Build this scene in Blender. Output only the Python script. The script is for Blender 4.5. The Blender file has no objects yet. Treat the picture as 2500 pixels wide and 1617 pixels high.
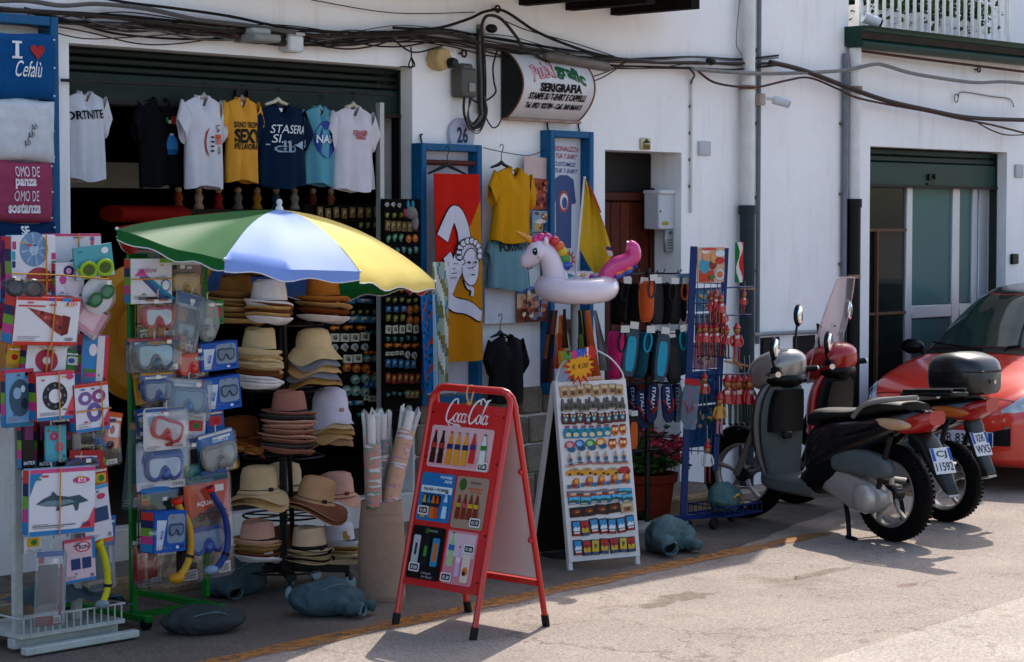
import bpy, math, random
from mathutils import Vector, Matrix, Euler, noise
R_ = math.radians
random.seed(7)
scene = bpy.context.scene
col = scene.collection
# ---------------------------------------------------------------- camera, sky, sun, exposure
FPX, CX, CY, HZ = 5330.0, 1250.0, 808.5, 545.0          # focal length and centre in photograph pixels
PITCH = math.atan((CY - HZ) / FPX); WANG = R_(43.078)    # tilt down; angle between view axis and facade
CAM = Vector((-10.694, -10.0, 2.0))
cd = bpy.data.cameras.new('camera'); cd.lens = 36 * FPX / 2500; cd.sensor_width = 36; cd.clip_end = 3000; cd.clip_start = .1
cam = bpy.data.objects.new('camera', cd); col.objects.link(cam)
cam.location = CAM; cam.rotation_euler = (math.pi/2 - PITCH, 0, WANG - math.pi/2); scene.camera = cam
SUN = Vector((.80, .425, 1)).normalized()                # towards the sun
SEL = math.asin(SUN.z); SAZ = math.atan2(SUN.x, SUN.y)
w = bpy.data.worlds.new('World'); scene.world = w; w.use_nodes = True
nt = w.node_tree; bg = nt.nodes['Background']
sky = nt.nodes.new('ShaderNodeTexSky'); sky.sky_type = 'NISHITA'; sky.sun_disc = False
sky.sun_elevation = SEL; sky.sun_rotation = SAZ; sky.air_density = 1.0; sky.dust_density = 2.2; sky.ozone_density = 1.0
nt.links.new(sky.outputs[0], bg.inputs[0]); bg.inputs[1].default_value = .15
sl = bpy.data.lights.new('sun', 'SUN'); sl.energy = 2.9; sl.angle = R_(.53); sl.color = (1, .94, .86)
so = bpy.data.objects.new('sun', sl); col.objects.link(so); so.rotation_euler = SUN.to_track_quat('Z', 'Y').to_euler(); so.location = (0, 0, 12)
vs = scene.view_settings; vs.view_transform = 'Standard'; vs.look = 'None'; vs.exposure = .97; vs.gamma = 1
scene.render.engine = 'CYCLES'; cy = scene.cycles; cy.use_denoising = True; cy.max_bounces = 8; cy.transparent_max_bounces = 24; cy.sample_clamp_indirect = 6
# ---------------------------------------------------------------- pixel helpers (a pixel is a direction; the plane or ground gives the distance)
_F = Vector((math.cos(WANG), math.sin(WANG), 0)); _R = Vector((math.sin(WANG), -math.cos(WANG), 0))
def ray(px, py):
    x = (px - CX) / FPX; y = -(py - CY) / FPX; c, s = math.cos(PITCH), math.sin(PITCH)
    return _R * x + _F * (c + y * s) + Vector((0, 0, 1)) * (-s + y * c)
def W(px, py, off=0.0):
    d = ray(px, py); return CAM + d * ((-off - CAM.y) / d.y)       # on the upright plane off metres in front of the wall
def G(px, py, z=0.0):
    d = ray(px, py); return CAM + d * ((z - CAM.z) / d.z)          # on the ground
def PX(px, py, X):
    d = ray(px, py); return CAM + d * ((X - CAM.x) / d.x)          # on the upright plane across the wall at X
# ---------------------------------------------------------------- materials
def lin(c): return c / 12.92 if c <= .04045 else ((c + .055) / 1.055) ** 2.4
def hx(h):
    h = h.lstrip('#'); return tuple(lin(int(h[i:i+2], 16) / 255) for i in (0, 2, 4))
_mats = {}
def mat(h, rough=.6, var=.1, sc=25, bump=0, metal=0, coat=0, spec=None, key='', emit=0, bsc=None, dist=.002):
    k = (h, rough, var, sc, bump, metal, coat, key, emit)
    if k in _mats: return _mats[k]
    m = bpy.data.materials.new('m_' + h.strip('#') + key); m.use_nodes = True; n = m.node_tree; b = n.nodes['Principled BSDF']
    c = tuple(x**1.28 for x in hx(h)); b.inputs['Roughness'].default_value = rough; b.inputs['Metallic'].default_value = metal; b.inputs['Specular IOR Level'].default_value = (.5 if metal or coat else (.1 if rough > .7 else .22)) if spec is None else spec
    if coat: b.inputs['Coat Weight'].default_value = coat; b.inputs['Coat Roughness'].default_value = .06
    b.inputs['Base Color'].default_value = (*c, 1)
    if emit: b.inputs['Emission Color'].default_value = (*c, 1); b.inputs['Emission Strength'].default_value = emit
    if var or bump:
        tc = n.nodes.new('ShaderNodeTexCoord'); nz = n.nodes.new('ShaderNodeTexNoise'); nz.inputs['Scale'].default_value = sc; nz.inputs['Detail'].default_value = 6; nz.inputs['Roughness'].default_value = .65
        n.links.new(tc.outputs['Object'], nz.inputs['Vector'])
        if var:
            rp = n.nodes.new('ShaderNodeValToRGB'); rp.color_ramp.elements[0].position = .28; rp.color_ramp.elements[1].position = .72
            rp.color_ramp.elements[0].color = (*[max(0, x * (1 - var)) for x in c], 1); rp.color_ramp.elements[1].color = (*[min(1, x * (1 + var)) for x in c], 1)
            n.links.new(nz.outputs[0], rp.inputs[0]); n.links.new(rp.outputs[0], b.inputs['Base Color'])
        if bump:
            n2 = n.nodes.new('ShaderNodeTexNoise'); n2.inputs['Scale'].default_value = bsc or sc * 6; n2.inputs['Detail'].default_value = 4
            bp = n.nodes.new('ShaderNodeBump'); bp.inputs['Strength'].default_value = bump; bp.inputs['Distance'].default_value = dist
            n.links.new(tc.outputs['Object'], n2.inputs['Vector']); n.links.new(n2.outputs[0], bp.inputs['Height']); n.links.new(bp.outputs[0], b.inputs['Normal'])
    _mats[k] = m; return m
def clear(h='#ffffff', op=.12, rough=.08, key='clear', gl=.16):
    k = (h, op, rough, key)
    if k in _mats: return _mats[k]
    m = bpy.data.materials.new('m_' + key); m.use_nodes = True; n = m.node_tree; n.nodes.clear()
    o = n.nodes.new('ShaderNodeOutputMaterial'); t = n.nodes.new('ShaderNodeBsdfTransparent'); p = n.nodes.new('ShaderNodeBsdfPrincipled')
    p.inputs['Base Color'].default_value = (*hx(h), 1); p.inputs['Roughness'].default_value = rough
    if op < .1: p = n.nodes.new('ShaderNodeBsdfGlossy'); p.inputs['Roughness'].default_value = rough
    fr = n.nodes.new('ShaderNodeFresnel'); fr.inputs[0].default_value = 1.45
    ad = n.nodes.new('ShaderNodeMath'); ad.operation = 'MULTIPLY_ADD'; ad.inputs[1].default_value = .28 if op < .1 else .7; ad.inputs[2].default_value = op; ad.use_clamp = True
    mx = n.nodes.new('ShaderNodeMixShader'); n.links.new(fr.outputs[0], ad.inputs[0]); n.links.new(ad.outputs[0], mx.inputs[0])
    n.links.new(t.outputs[0], mx.inputs[1]); n.links.new(p.outputs[0], mx.inputs[2]); n.links.new(mx.outputs[0], o.inputs[0])
    _mats[k] = m; return m
# ---------------------------------------------------------------- mesh builder
def frame(d):
    d = d.normalized(); u = Vector((0, 0, 1)) if abs(d.z) < .9 else Vector((1, 0, 0)); a = d.cross(u).normalized(); return a, d.cross(a).normalized()
def crom(pts, n=6, closed=False):
    P = [Vector(p) for p in pts]; out = []; L = len(P)
    rng = range(L if closed else L - 1)
    for i in rng:
        if closed: p0, p1, p2, p3 = P[i-1], P[i], P[(i+1) % L], P[(i+2) % L]
        else: p0, p1, p2, p3 = P[max(i-1, 0)], P[i], P[i+1], P[min(i+2, L-1)]
        for k in range(n):
            t = k / n; out.append(.5 * ((2*p1) + (p2-p0)*t + (2*p0-5*p1+4*p2-p3)*t*t + (3*p1-p0-3*p2+p3)*t**3))
    if not closed: out.append(P[-1])
    return out
class MB:
    def __init__(s): s.v = []; s.f = []; s.m = []; s.k = 0; s.M = None
    def add(s, vs, fs):
        o = len(s.v)
        for p in vs:
            p = Vector(p); s.v.append(s.M @ p if s.M else p)
        for f in fs: s.f.append([o + i for i in f]); s.m.append(s.k)
        return s
    def box(s, c, d, rz=0, bev=0, rot=None):
        c = Vector(c); hx_, hy, hz = [q / 2 for q in d]; Q = (Euler(rot).to_matrix() if rot else Matrix.Rotation(rz, 3, 'Z'))
        if not bev:
            vs = [Vector((x*hx_, y*hy, z*hz)) for z in (-1, 1) for x, y in ((-1, -1), (1, -1), (1, 1), (-1, 1))]
            fs = [(3, 2, 1, 0), (4, 5, 6, 7), (0, 1, 5, 4), (1, 2, 6, 5), (2, 3, 7, 6), (3, 0, 4, 7)]
        else:
            b = min(bev, hx_*.9, hy*.9, hz*.9); vs = []
            def ring(ix, iy, z): return [Vector(q + (z,)) for q in ((-ix+b, -iy), (ix-b, -iy), (ix, -iy+b), (ix, iy-b), (ix-b, iy), (-ix+b, iy), (-ix, iy-b), (-ix, -iy+b))]
            def inset(ix, iy, z): return [Vector((max(-ix+b, min(ix-b, q.x)), max(-iy+b, min(iy-b, q.y)), z)) for q in ring(ix, iy, z)]
            rs = [inset(hx_, hy, -hz), ring(hx_, hy, -hz+b), ring(hx_, hy, hz-b), inset(hx_, hy, hz)]
            for r in rs: vs += r
            fs = [list(range(7, -1, -1)), list(range(24, 32))]
            for i in range(3):
                for j in range(8): fs.append((i*8+j, i*8+(j+1) % 8, i*8+8+(j+1) % 8, i*8+8+j))
        return s.add([c + Q @ p for p in vs], fs)
    def tube(s, pts, r, n=8, closed=False, caps=True, flat=None):
        P = [Vector(p) for p in pts]; L = len(P); rs = r if isinstance(r, (list, tuple)) else [r] * L
        vs = []; fs = []; a = None
        for i, p in enumerate(P):
            d = (P[(i+1) % L] - P[i-1]) if closed else (P[min(i+1, L-1)] - P[max(i-1, 0)])
            if d.length < 1e-9: d = Vector((0, 0, 1))
            d.normalize()
            if a is None: a, b = frame(d)
            else:
                a = (a - d * a.dot(d));
                if a.length < 1e-6: a, b = frame(d)
                a.normalize(); b = d.cross(a)
            for j in range(n):
                t = 2*math.pi*j/n; q = a*math.cos(t)*rs[i] + b*math.sin(t)*rs[i]
                if flat: q = Vector((q.x*flat[0], q.y*flat[1], q.z*flat[2]))
                vs.append(p + q)
        for i in range(L if closed else L-1):
            for j in range(n):
                k = (i+1) % L; fs.append((i*n+j, i*n+(j+1) % n, k*n+(j+1) % n, k*n+j))
        if caps and not closed: fs += [list(range(n-1, -1, -1)), list(range((L-1)*n, L*n))]
        return s.add(vs, fs)
    def cyl(s, p0, p1, r0, r1=None, n=12, caps=True): return s.tube([p0, p1], [r0, r0 if r1 is None else r1], n, caps=caps)
    def lathe(s, prof, n=24, c=(0, 0, 0), sx=1, sy=1, fn=None, axis='z', caps=True):
        vs = []; fs = []; c = Vector(c)
        for r, z in prof:
            for j in range(n):
                t = 2*math.pi*j/n; p = Vector((r*math.cos(t)*sx, r*math.sin(t)*sy, z))
                if fn: p = fn(p, t, r, z)
                if axis == 'x': p = Vector((p.z, p.x, p.y))
                elif axis == 'y': p = Vector((p.y, p.z, p.x))
                vs.append(c + p)
        for i in range(len(prof)-1):
            for j in range(n): fs.append((i*n+j, i*n+(j+1) % n, (i+1)*n+(j+1) % n, (i+1)*n+j))
        if caps:
            if prof[0][0] > 1e-5: fs.append(list(range(n-1, -1, -1)))
            if prof[-1][0] > 1e-5: fs.append(list(range((len(prof)-1)*n, len(prof)*n)))
        return s.add(vs, fs)
    def loft(s, rings, caps=True, closed=False):
        n = len(rings[0]); vs = [p for r in rings for p in r]; fs = []
        for i in range(len(rings) - (0 if closed else 1)):
            k = (i+1) % len(rings)
            for j in range(n): fs.append((i*n+j, i*n+(j+1) % n, k*n+(j+1) % n, k*n+j))
        if caps and not closed: fs += [list(range(n-1, -1, -1)), list(range((len(rings)-1)*n, len(rings)*n))]
        return s.add(vs, fs)
    def sheet(s, rows):
        n = len(rows[0]); vs = [p for r in rows for p in r]; fs = []
        for i in range(len(rows)-1):
            for j in range(n-1): fs.append((i*n+j, i*n+j+1, (i+1)*n+j+1, (i+1)*n+j))
        return s.add(vs, fs)
    def slab(s, rows, t):                        # sheet with thickness along +y
        n = len(rows[0]); mrows = len(rows); a = [Vector(p) for r in rows for p in r]; b = [p + Vector((0, t, 0)) for p in a]; N = len(a); fs = []
        for i in range(mrows-1):
            for j in range(n-1):
                q = (i*n+j, i*n+j+1, (i+1)*n+j+1, (i+1)*n+j); fs.append(q); fs.append([N+x for x in reversed(q)])
        ed = list(range(n)) + [i*n+n-1 for i in range(1, mrows)] + [(mrows-1)*n+j for j in range(n-2, -1, -1)] + [i*n for i in range(mrows-2, 0, -1)]
        for i in range(len(ed)): x, y = ed[i], ed[(i+1) % len(ed)]; fs.append((y, x, N+x, N+y))
        return s.add(a + b, fs)
    def prism(s, poly, y0, y1):                  # polygon in x,z extruded along y (front = y0)
        n = len(poly); vs = [Vector((p[0], y0, p[1])) for p in poly] + [Vector((p[0], y1, p[1])) for p in poly]
        fs = [list(range(n)), list(range(2*n-1, n-1, -1))] + [((i+1) % n, i, n+i, n+(i+1) % n) for i in range(n)]
        return s.add(vs, fs)
    def ball(s, c, r, nu=12, nv=8, fn=None):
        r = Vector(r) if not isinstance(r, (int, float)) else Vector((r, r, r)); c = Vector(c); vs = [c + Vector((0, 0, -r.z))]; fs = []
        for i in range(1, nv):
            p = -math.pi/2 + math.pi*i/nv
            for j in range(nu):
                t = 2*math.pi*j/nu; vs.append(c + Vector((r.x*math.cos(p)*math.cos(t), r.y*math.cos(p)*math.sin(t), r.z*math.sin(p))))
        vs.append(c + Vector((0, 0, r.z)))
        for j in range(nu): fs.append((0, 1+(j+1) % nu, 1+j)); fs.append((len(vs)-1, len(vs)-1-nu+j, len(vs)-1-nu+(j+1) % nu))
        for i in range(nv-2):
            for j in range(nu): fs.append((1+i*nu+j, 1+i*nu+(j+1) % nu, 1+(i+1)*nu+(j+1) % nu, 1+(i+1)*nu+j))
        if fn: vs = [fn(v) for v in vs]
        return s.add(vs, fs)
    def flat(s, poly, y=0):                      # flat print in x,z facing -y
        return s.add([Vector((p[0], y, p[1])) for p in poly], [list(range(len(poly)))])
    def mesh(s, mats, name='m', ang=38, smooth=True):
        me = bpy.data.meshes.new(name); me.from_pydata([tuple(p) for p in s.v], [], s.f)
        for m in (mats if isinstance(mats, (list, tuple)) else [mats]): me.materials.append(m)
        if len(me.materials) > 1: me.polygons.foreach_set('material_index', s.m)
        if smooth:
            me.polygons.foreach_set('use_smooth', [True] * len(me.polygons)); me.update()
            if ang: me.set_sharp_from_angle(angle=R_(ang))
        me.update(); return me
    def obj(s, name, mats, parent=None, loc=(0, 0, 0), rot=(0, 0, 0), ang=38, smooth=True, fix=False):
        me = s.mesh(mats, name, ang, smooth)
        return O(name, me, parent, loc, rot)
def O(name, me, parent=None, loc=(0, 0, 0), rot=(0, 0, 0), scale=(1, 1, 1)):
    o = bpy.data.objects.new(name, me); col.objects.link(o); o.location = loc; o.rotation_euler = rot; o.scale = scale
    if parent: o.parent = parent
    return o
def tag(o, label, cat, group=None):
    o['label'] = label; o['category'] = cat
    if group: o['group'] = group
    return o
def T(name, label, cat, loc=(0, 0, 0), rot=(0, 0, 0), group=None): return tag(O(name, None, None, loc, rot), label, cat, group)
def struct(o): o['kind'] = 'structure'; return o
def stuff(o): o['kind'] = 'stuff'; return o
# ---------------------------------------------------------------- flat shapes for prints
def ell(cx, cz, rx, rz, n=24, a0=0, a1=360): return [(cx + rx*math.cos(R_(a0 + (a1-a0)*i/(n if a1-a0 >= 360 else n-1))), cz + rz*math.sin(R_(a0 + (a1-a0)*i/(n if a1-a0 >= 360 else n-1)))) for i in range(n)]
def rect(x0, z0, x1, z1): return [(x0, z0), (x1, z0), (x1, z1), (x0, z1)]
def star(cx, cz, r0, r1, n, sx=1): return [(cx + sx*(r0 if i % 2 == 0 else r1)*math.cos(math.pi*i/n + .3), cz + (r0 if i % 2 == 0 else r1)*math.sin(math.pi*i/n + .3)) for i in range(2*n)]
def rrect(x0, z0, x1, z1, r, n=4):
    out = []
    for cx, cz, a in ((x1-r, z1-r, 0), (x0+r, z1-r, 90), (x0+r, z0+r, 180), (x1-r, z0+r, 270)):
        out += [(cx + r*math.cos(R_(a+90*i/n)), cz + r*math.sin(R_(a+90*i/n))) for i in range(n+1)]
    return out
_txt = {}
def text_mesh(body, h, width=None, bold=0, shear=0, m=None, sq=1):
    k = (body, bold, shear)
    if k not in _txt:
        cu = bpy.data.curves.new('t', 'FONT'); cu.body = body; cu.align_x = 'CENTER'; cu.offset = bold; cu.shear = shear; cu.resolution_u = 3
        ob = bpy.data.objects.new('t', cu); col.objects.link(ob)
        me = bpy.data.meshes.new_from_object(ob.evaluated_get(bpy.context.evaluated_depsgraph_get()))
        vs = [v.co.copy() for v in me.vertices]; fs = [list(p.vertices) for p in me.polygons]
        bpy.data.objects.remove(ob); bpy.data.curves.remove(cu); bpy.data.meshes.remove(me)
        xs = [v.x for v in vs]; ys = [v.y for v in vs]; cx = (min(xs)+max(xs))/2; cyy = (min(ys)+max(ys))/2
        _txt[k] = ([((v.x-cx), (v.y-cyy)) for v in vs], fs, max(xs)-min(xs), max(ys)-min(ys))
    vs, fs, tw, th = _txt[k]; sz = h / th; sx = (width / tw) if width else sz*sq
    return [(x*sx, z*sz) for x, z in vs], fs
def letter(parent, body, c, h, hexc, width=None, y=-.003, bold=0, shear=0, wrap=None, name='lettering', rot=0, map2=None, rough=.6):
    vs, fs = text_mesh(body, h, width, bold, shear); b = MB(); cr, sr = math.cos(rot), math.sin(rot); pts = []
    for x, z in vs:
        X, Z = c[0] + x*cr - z*sr, c[1] + x*sr + z*cr
        if map2: X, Z = map2(X, Z)
        pts.append(Vector((X, (wrap(X, Z) if wrap else 0) + y, Z)))
    b.add(pts, fs); return b.obj(name, mat(hexc, rough, 0), parent, smooth=False)
def prints(parent, lst, wrap=None, y=-.002, name='print', rough=.5, dy=.0006):
    """lst: (hex, polygon) drawn in order, later ones a hair in front"""
    b = MB(); ms = []
    for i, (h, poly) in enumerate(lst):
        if h not in ms: ms.append(h)
        b.k = ms.index(h)
        b.add([Vector((p[0], (wrap(p[0], p[1]) if wrap else 0) + y - dy*i, p[1])) for p in poly], [list(range(len(poly)))])
    return b.obj(name, [mat(h, rough, .04) for h in ms], parent, smooth=False)
def ringpoly(b, cx, cz, r0, r1, rz=1, y=0, n=24):
    vs = []; fs = []
    for j in range(n):
        t = 2*math.pi*j/n
        for r in (r0, r1): vs.append(Vector((cx + r*math.cos(t), y, cz + r*rz*math.sin(t))))
    for j in range(n): k = (j+1) % n; fs.append((2*j, 2*k, 2*k+1, 2*j+1))
    return b.add(vs, fs)
# ================================================================ THE SETTING
def asphalt(h1, h2, key, dark=0.0):
    m = bpy.data.materials.new('m_' + key); m.use_nodes = True; n = m.node_tree; b = n.nodes['Principled BSDF']; L = n.links.new
    b.inputs['Roughness'].default_value = .9; b.inputs['Specular IOR Level'].default_value = .25
    tc = n.nodes.new('ShaderNodeTexCoord')
    def nz(sc, det=5, ro=.6):
        x = n.nodes.new('ShaderNodeTexNoise'); x.inputs['Scale'].default_value = sc; x.inputs['Detail'].default_value = det; x.inputs['Roughness'].default_value = ro; L(tc.outputs['Object'], x.inputs['Vector']); return x
    def ramp(src, p0, c0, p1, c1):
        r = n.nodes.new('ShaderNodeValToRGB'); r.color_ramp.elements[0].position = p0; r.color_ramp.elements[1].position = p1
        r.color_ramp.elements[0].color = (*c0, 1); r.color_ramp.elements[1].color = (*c1, 1); L(src, r.inputs[0]); return r.outputs[0]
    def mul(a, c, f=1):
        x = n.nodes.new('ShaderNodeMixRGB'); x.blend_type = 'MULTIPLY'; x.inputs[0].default_value = f; L(a, x.inputs[1]); L(c, x.inputs[2]); return x.outputs[0]
    base = ramp(nz(1.3, 6, .6).outputs[0], .35, hx(h1), .68, hx(h2))
    vo = n.nodes.new('ShaderNodeTexVoronoi'); vo.inputs['Scale'].default_value = 130; L(tc.outputs['Object'], vo.inputs['Vector'])
    agg = ramp(vo.outputs['Color'], .1, (.62, .6, .58), .8, (1.2, 1.17, 1.12))
    grit = ramp(nz(55, 8, .75).outputs[0], .36, (.6, .58, .56), .6, (1.1, 1.1, 1.1))
    stain = ramp(nz(.75, 8, .62).outputs[0], .30, (.62, .58, .53), .41, (1, 1, 1))
    stain2 = ramp(nz(2.7, 4, .5).outputs[0], .27, (.66, .6, .55), .33, (1, 1, 1))
    v2 = n.nodes.new('ShaderNodeTexVoronoi'); v2.feature = 'DISTANCE_TO_EDGE'; v2.inputs['Scale'].default_value = .8
    wn = nz(3, 6, .7); vm = n.nodes.new('ShaderNodeVectorMath'); vm.operation = 'MULTIPLY_ADD'; L(wn.outputs['Color'], vm.inputs[0]); vm.inputs[1].default_value = (.7, .7, 0); L(tc.outputs['Object'], vm.inputs[2]); L(vm.outputs[0], v2.inputs['Vector'])
    crack = ramp(v2.outputs['Distance'], .0, (.5, .48, .45), .008, (1, 1, 1))
    c = mul(mul(mul(mul(base, agg, .9), grit, .7), stain, .95), mul(crack, stain2, .9), .95)
    L(c, b.inputs['Base Color'])
    bp = n.nodes.new('ShaderNodeBump'); bp.inputs['Strength'].default_value = .55; bp.inputs['Distance'].default_value = .006; L(vo.outputs['Distance'], bp.inputs['Height']); L(bp.outputs[0], b.inputs['Normal'])
    return m
def plaster(h, key, stain=.12):
    m = bpy.data.materials.new('m_' + key); m.use_nodes = True; n = m.node_tree; b = n.nodes['Principled BSDF']; L = n.links.new
    b.inputs['Roughness'].default_value = .85; tc = n.nodes.new('ShaderNodeTexCoord'); c = hx(h)
    def nz(sc, det, v=None):
        x = n.nodes.new('ShaderNodeTexNoise'); x.inputs['Scale'].default_value = sc; x.inputs['Detail'].default_value = det; x.inputs['Roughness'].default_value = .65; L(v or tc.outputs['Object'], x.inputs['Vector']); return x
    mp = n.nodes.new('ShaderNodeMapping'); mp.inputs['Scale'].default_value = (3.5, 3.5, .45); L(tc.outputs['Object'], mp.inputs[0])
    def ramp(src, p0, c0, p1, c1):
        r = n.nodes.new('ShaderNodeValToRGB'); r.color_ramp.elements[0].position = p0; r.color_ramp.elements[1].position = p1
        r.color_ramp.elements[0].color = (*c0, 1); r.color_ramp.elements[1].color = (*c1, 1); L(src, r.inputs[0]); return r.outputs[0]
    a = ramp(nz(1.1, 8).outputs[0], .3, [x*(1-stain) for x in c], .65, c)
    s = ramp(nz(2.2, 7, mp.outputs[0]).outputs[0], .28, (.80, .77, .73), .46, (1, 1, 1))
    d = ramp(nz(14, 6).outputs[0], .27, (.78, .76, .74), .38, (1, 1, 1))
    def mul(a, c, f):
        x = n.nodes.new('ShaderNodeMixRGB'); x.blend_type = 'MULTIPLY'; x.inputs[0].default_value = f; L(a, x.inputs[1]); L(c, x.inputs[2]); return x.outputs[0]
    L(mul(mul(a, s, .6), d, .35), b.inputs['Base Color'])
    n1 = nz(35, 6); n2 = nz(4, 4); ad = n.nodes.new('ShaderNodeMath'); ad.operation = 'MULTIPLY_ADD'; L(n2.outputs[0], ad.inputs[0]); ad.inputs[1].default_value = 3; L(n1.outputs[0], ad.inputs[2])
    bp = n.nodes.new('ShaderNodeBump'); bp.inputs['Strength'].default_value = .5; bp.inputs['Distance'].default_value = .006; L(ad.outputs[0], bp.inputs['Height']); L(bp.outputs[0], b.inputs['Normal'])
    return m
ROAD = asphalt('#93887f', '#a6998f', 'road'); ROAD2 = asphalt('#a69c92', '#b5aba1', 'road_light'); PAVE = asphalt('#6f675e', '#857b70', 'pavement')
PLASTER = plaster("#f1efed", "plaster", .08); PLASTER2 = plaster('#efeeed', 'plaster_right', .08)
b = MB(); b.add([(-400, -400, 0), (400, -400, 0), (400, 400, 0), (-400, 400, 0)], [(0, 1, 2, 3)]); struct(b.obj('road', ROAD, smooth=False))
b = MB(); pts = [G(2520, 1452), G(1990, 1620)]; d = (pts[0]-pts[1]).normalized(); A, B = pts[1]-d*12, pts[0]+d*25
nl = 14; vs = []
for i in range(nl):
    p = A.lerp(B, i/(nl-1)); q = p + Vector((0, random.uniform(-.06, .06), 0)); vs += [(q.x, q.y, .004), (q.x+3, q.y-7, .004)]
b.add(vs, [(2*i+1, 2*i+3, 2*i+2, 2*i) for i in range(nl-1)]); struct(b.obj('road_patch', ROAD2, smooth=False))
# strip between kerb and yellow line, asphalt colour darkened to deepen the building's shade
b = MB(); rows = []
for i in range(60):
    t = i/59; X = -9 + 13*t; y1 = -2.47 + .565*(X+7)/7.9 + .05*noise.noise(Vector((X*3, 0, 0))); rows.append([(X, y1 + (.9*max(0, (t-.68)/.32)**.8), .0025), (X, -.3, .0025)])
b.sheet(rows); struct(b.obj('road_shade_strip', asphalt('#5a524b', '#70675f', 'road_shade'), smooth=False))
# worn yellow line, painted
def worn(h, key, op=1.0):
    m = mat(h, .8, .2, 18, key=key); n = m.node_tree; L = n.links.new; b = n.nodes['Principled BSDF']; o = n.nodes['Material Output']
    tc = n.nodes.new('ShaderNodeTexCoord'); z = n.nodes.new('ShaderNodeTexNoise'); z.inputs['Scale'].default_value = 16; z.inputs['Detail'].default_value = 9; z.inputs['Roughness'].default_value = .7; L(tc.outputs['Object'], z.inputs['Vector'])
    r = n.nodes.new('ShaderNodeValToRGB'); r.color_ramp.elements[0].position = .33; r.color_ramp.elements[1].position = .56; L(z.outputs[0], r.inputs[0])
    t = n.nodes.new('ShaderNodeBsdfTransparent'); x = n.nodes.new('ShaderNodeMixShader'); mu = n.nodes.new('ShaderNodeMath'); mu.operation = 'MULTIPLY'; mu.inputs[1].default_value = op; L(r.outputs[0], mu.inputs[0]); L(mu.outputs[0], x.inputs[0]); L(t.outputs[0], x.inputs[1]); L(b.outputs[0], x.inputs[2]); L(x.outputs[0], o.inputs[0]); return m
b = MB(); rows = []
for i in range(40):
    t = i/39; x = -7 + 7.9*t; y = -2.47 + .565*t; wd = .072 + .014*math.sin(i*1.7); rows.append([(x, y-wd, .004), (x, y+wd, .004)])
b.sheet([[Vector(p) + Vector((0, 0, .002)) for p in r] for r in rows]); struct(b.obj('yellow_line', worn('#bd8a52', 'yline', .8), smooth=False))
# spills and patches on the asphalt, each with its own outline
road = bpy.data.objects['road']
def stain(px, py, rx, ry, h, seed):
    m = worn(h, 'stain%d' % seed, .42); c = G(px, py); rn = random.Random(seed); b = MB(); b.add([(c.x + rx*math.cos(a)*(1+.35*noise.noise(Vector((math.cos(a)*1.5, math.sin(a)*1.5, seed)))+.25*noise.noise(Vector((math.cos(a)*7, math.sin(a)*7, seed)))), c.y + ry*math.sin(a)*(1+.45*noise.noise(Vector((math.cos(a)*2, math.sin(a)*2, seed+9)))+.3*noise.noise(Vector((math.cos(a)*8, math.sin(a)*8, seed+9)))), .0045) for a in [2*math.pi*k/90 for k in range(90)]], [list(range(90))]); b.obj('stain', m, road, smooth=False)
for i, (x, y, rx, ry, h) in enumerate(((1665, 1458, .22, .09, '#8a7a68'), (1600, 1478, .12, .06, '#887868'), (1995, 1402, .28, .05, '#8f7d68'), (2215, 1430, .10, .04, '#8f6f62'))): stain(x, y, rx, ry, h, 60+i)
# raised pavement with kerb stones
KY = -.60
b = MB(); b.box((-2.6, KY/2+.06, .05), (9.0, -KY-.12, .1)); pav = struct(b.obj('pavement', PAVE, smooth=False))
km = mat('#a89478', .9, .28, 9, .9, bsc=30, dist=.012)
x = -7.0
while x < 1.2:
    L = random.uniform(.75, .95); b = MB(); b.box((x+L/2, KY, .056+random.uniform(-.006, .006)), (L-.014, .12, .125), bev=.018); b.obj('kerb_stone', km, pav); x += L
# ---------------------------------------------------------------- shop building (tall, left) 
H1 = 5.4; XR = 3.93
sb = T('shop_building', 'tall white plastered shop building with wide open doorway and dark wooden door', 'building')
def wallbox(parent, x0, x1, z0, z1, m, y0=0.0, y1=.32, name='wall'):
    b = MB(); b.box(((x0+x1)/2, (y0+y1)/2, (z0+z1)/2), (x1-x0, y1-y0, z1-z0)); return b.obj(name, m, parent, smooth=False)
SX0, SX1, SZ = -3.56, -.93, 2.988
DX0, DX1, DZ = .954, 1.81, 2.513
# one front wall mesh with two openings
def facade(name, parent, xs, zs, holes, m, y0=0, y1=.32):
    b = MB()
    for i in range(len(xs)-1):
        for j in range(len(zs)-1):
            if any(a <= (xs[i]+xs[i+1])/2 <= c and d <= (zs[j]+zs[j+1])/2 <= e for a, c, d, e in holes): continue
            b.box(((xs[i]+xs[i+1])/2, (y0+y1)/2, (zs[j]+zs[j+1])/2), (xs[i+1]-xs[i], y1-y0, zs[j+1]-zs[j]))
    # drop internal faces
    seen = {}
    for k, f in enumerate(b.f):
        key = tuple(sorted(tuple(round(c, 4) for c in b.v[i]) for i in f)); seen.setdefault(key, []).append(k)
    dead = {k for v in seen.values() if len(v) > 1 for k in v}
    b.f = [f for k, f in enumerate(b.f) if k not in dead]; b.m = [0]*len(b.f)
    return b.obj(name, m, parent, smooth=False)
facade('wall', sb, [-9, SX0, SX1, DX0, DX1, XR], [-.1, DZ, SZ, H1], [(SX0, SX1, -1, SZ), (DX0, DX1, -1, DZ)], PLASTER)
wallbox(sb, XR-.3, XR, -.1, H1-.002, PLASTER, .322, 6, 'side_wall'); wallbox(sb, -9, XR-.302, H1-.2, H1+.02, mat('#b5aca0', .9), .33, 6, 'roof')
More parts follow.
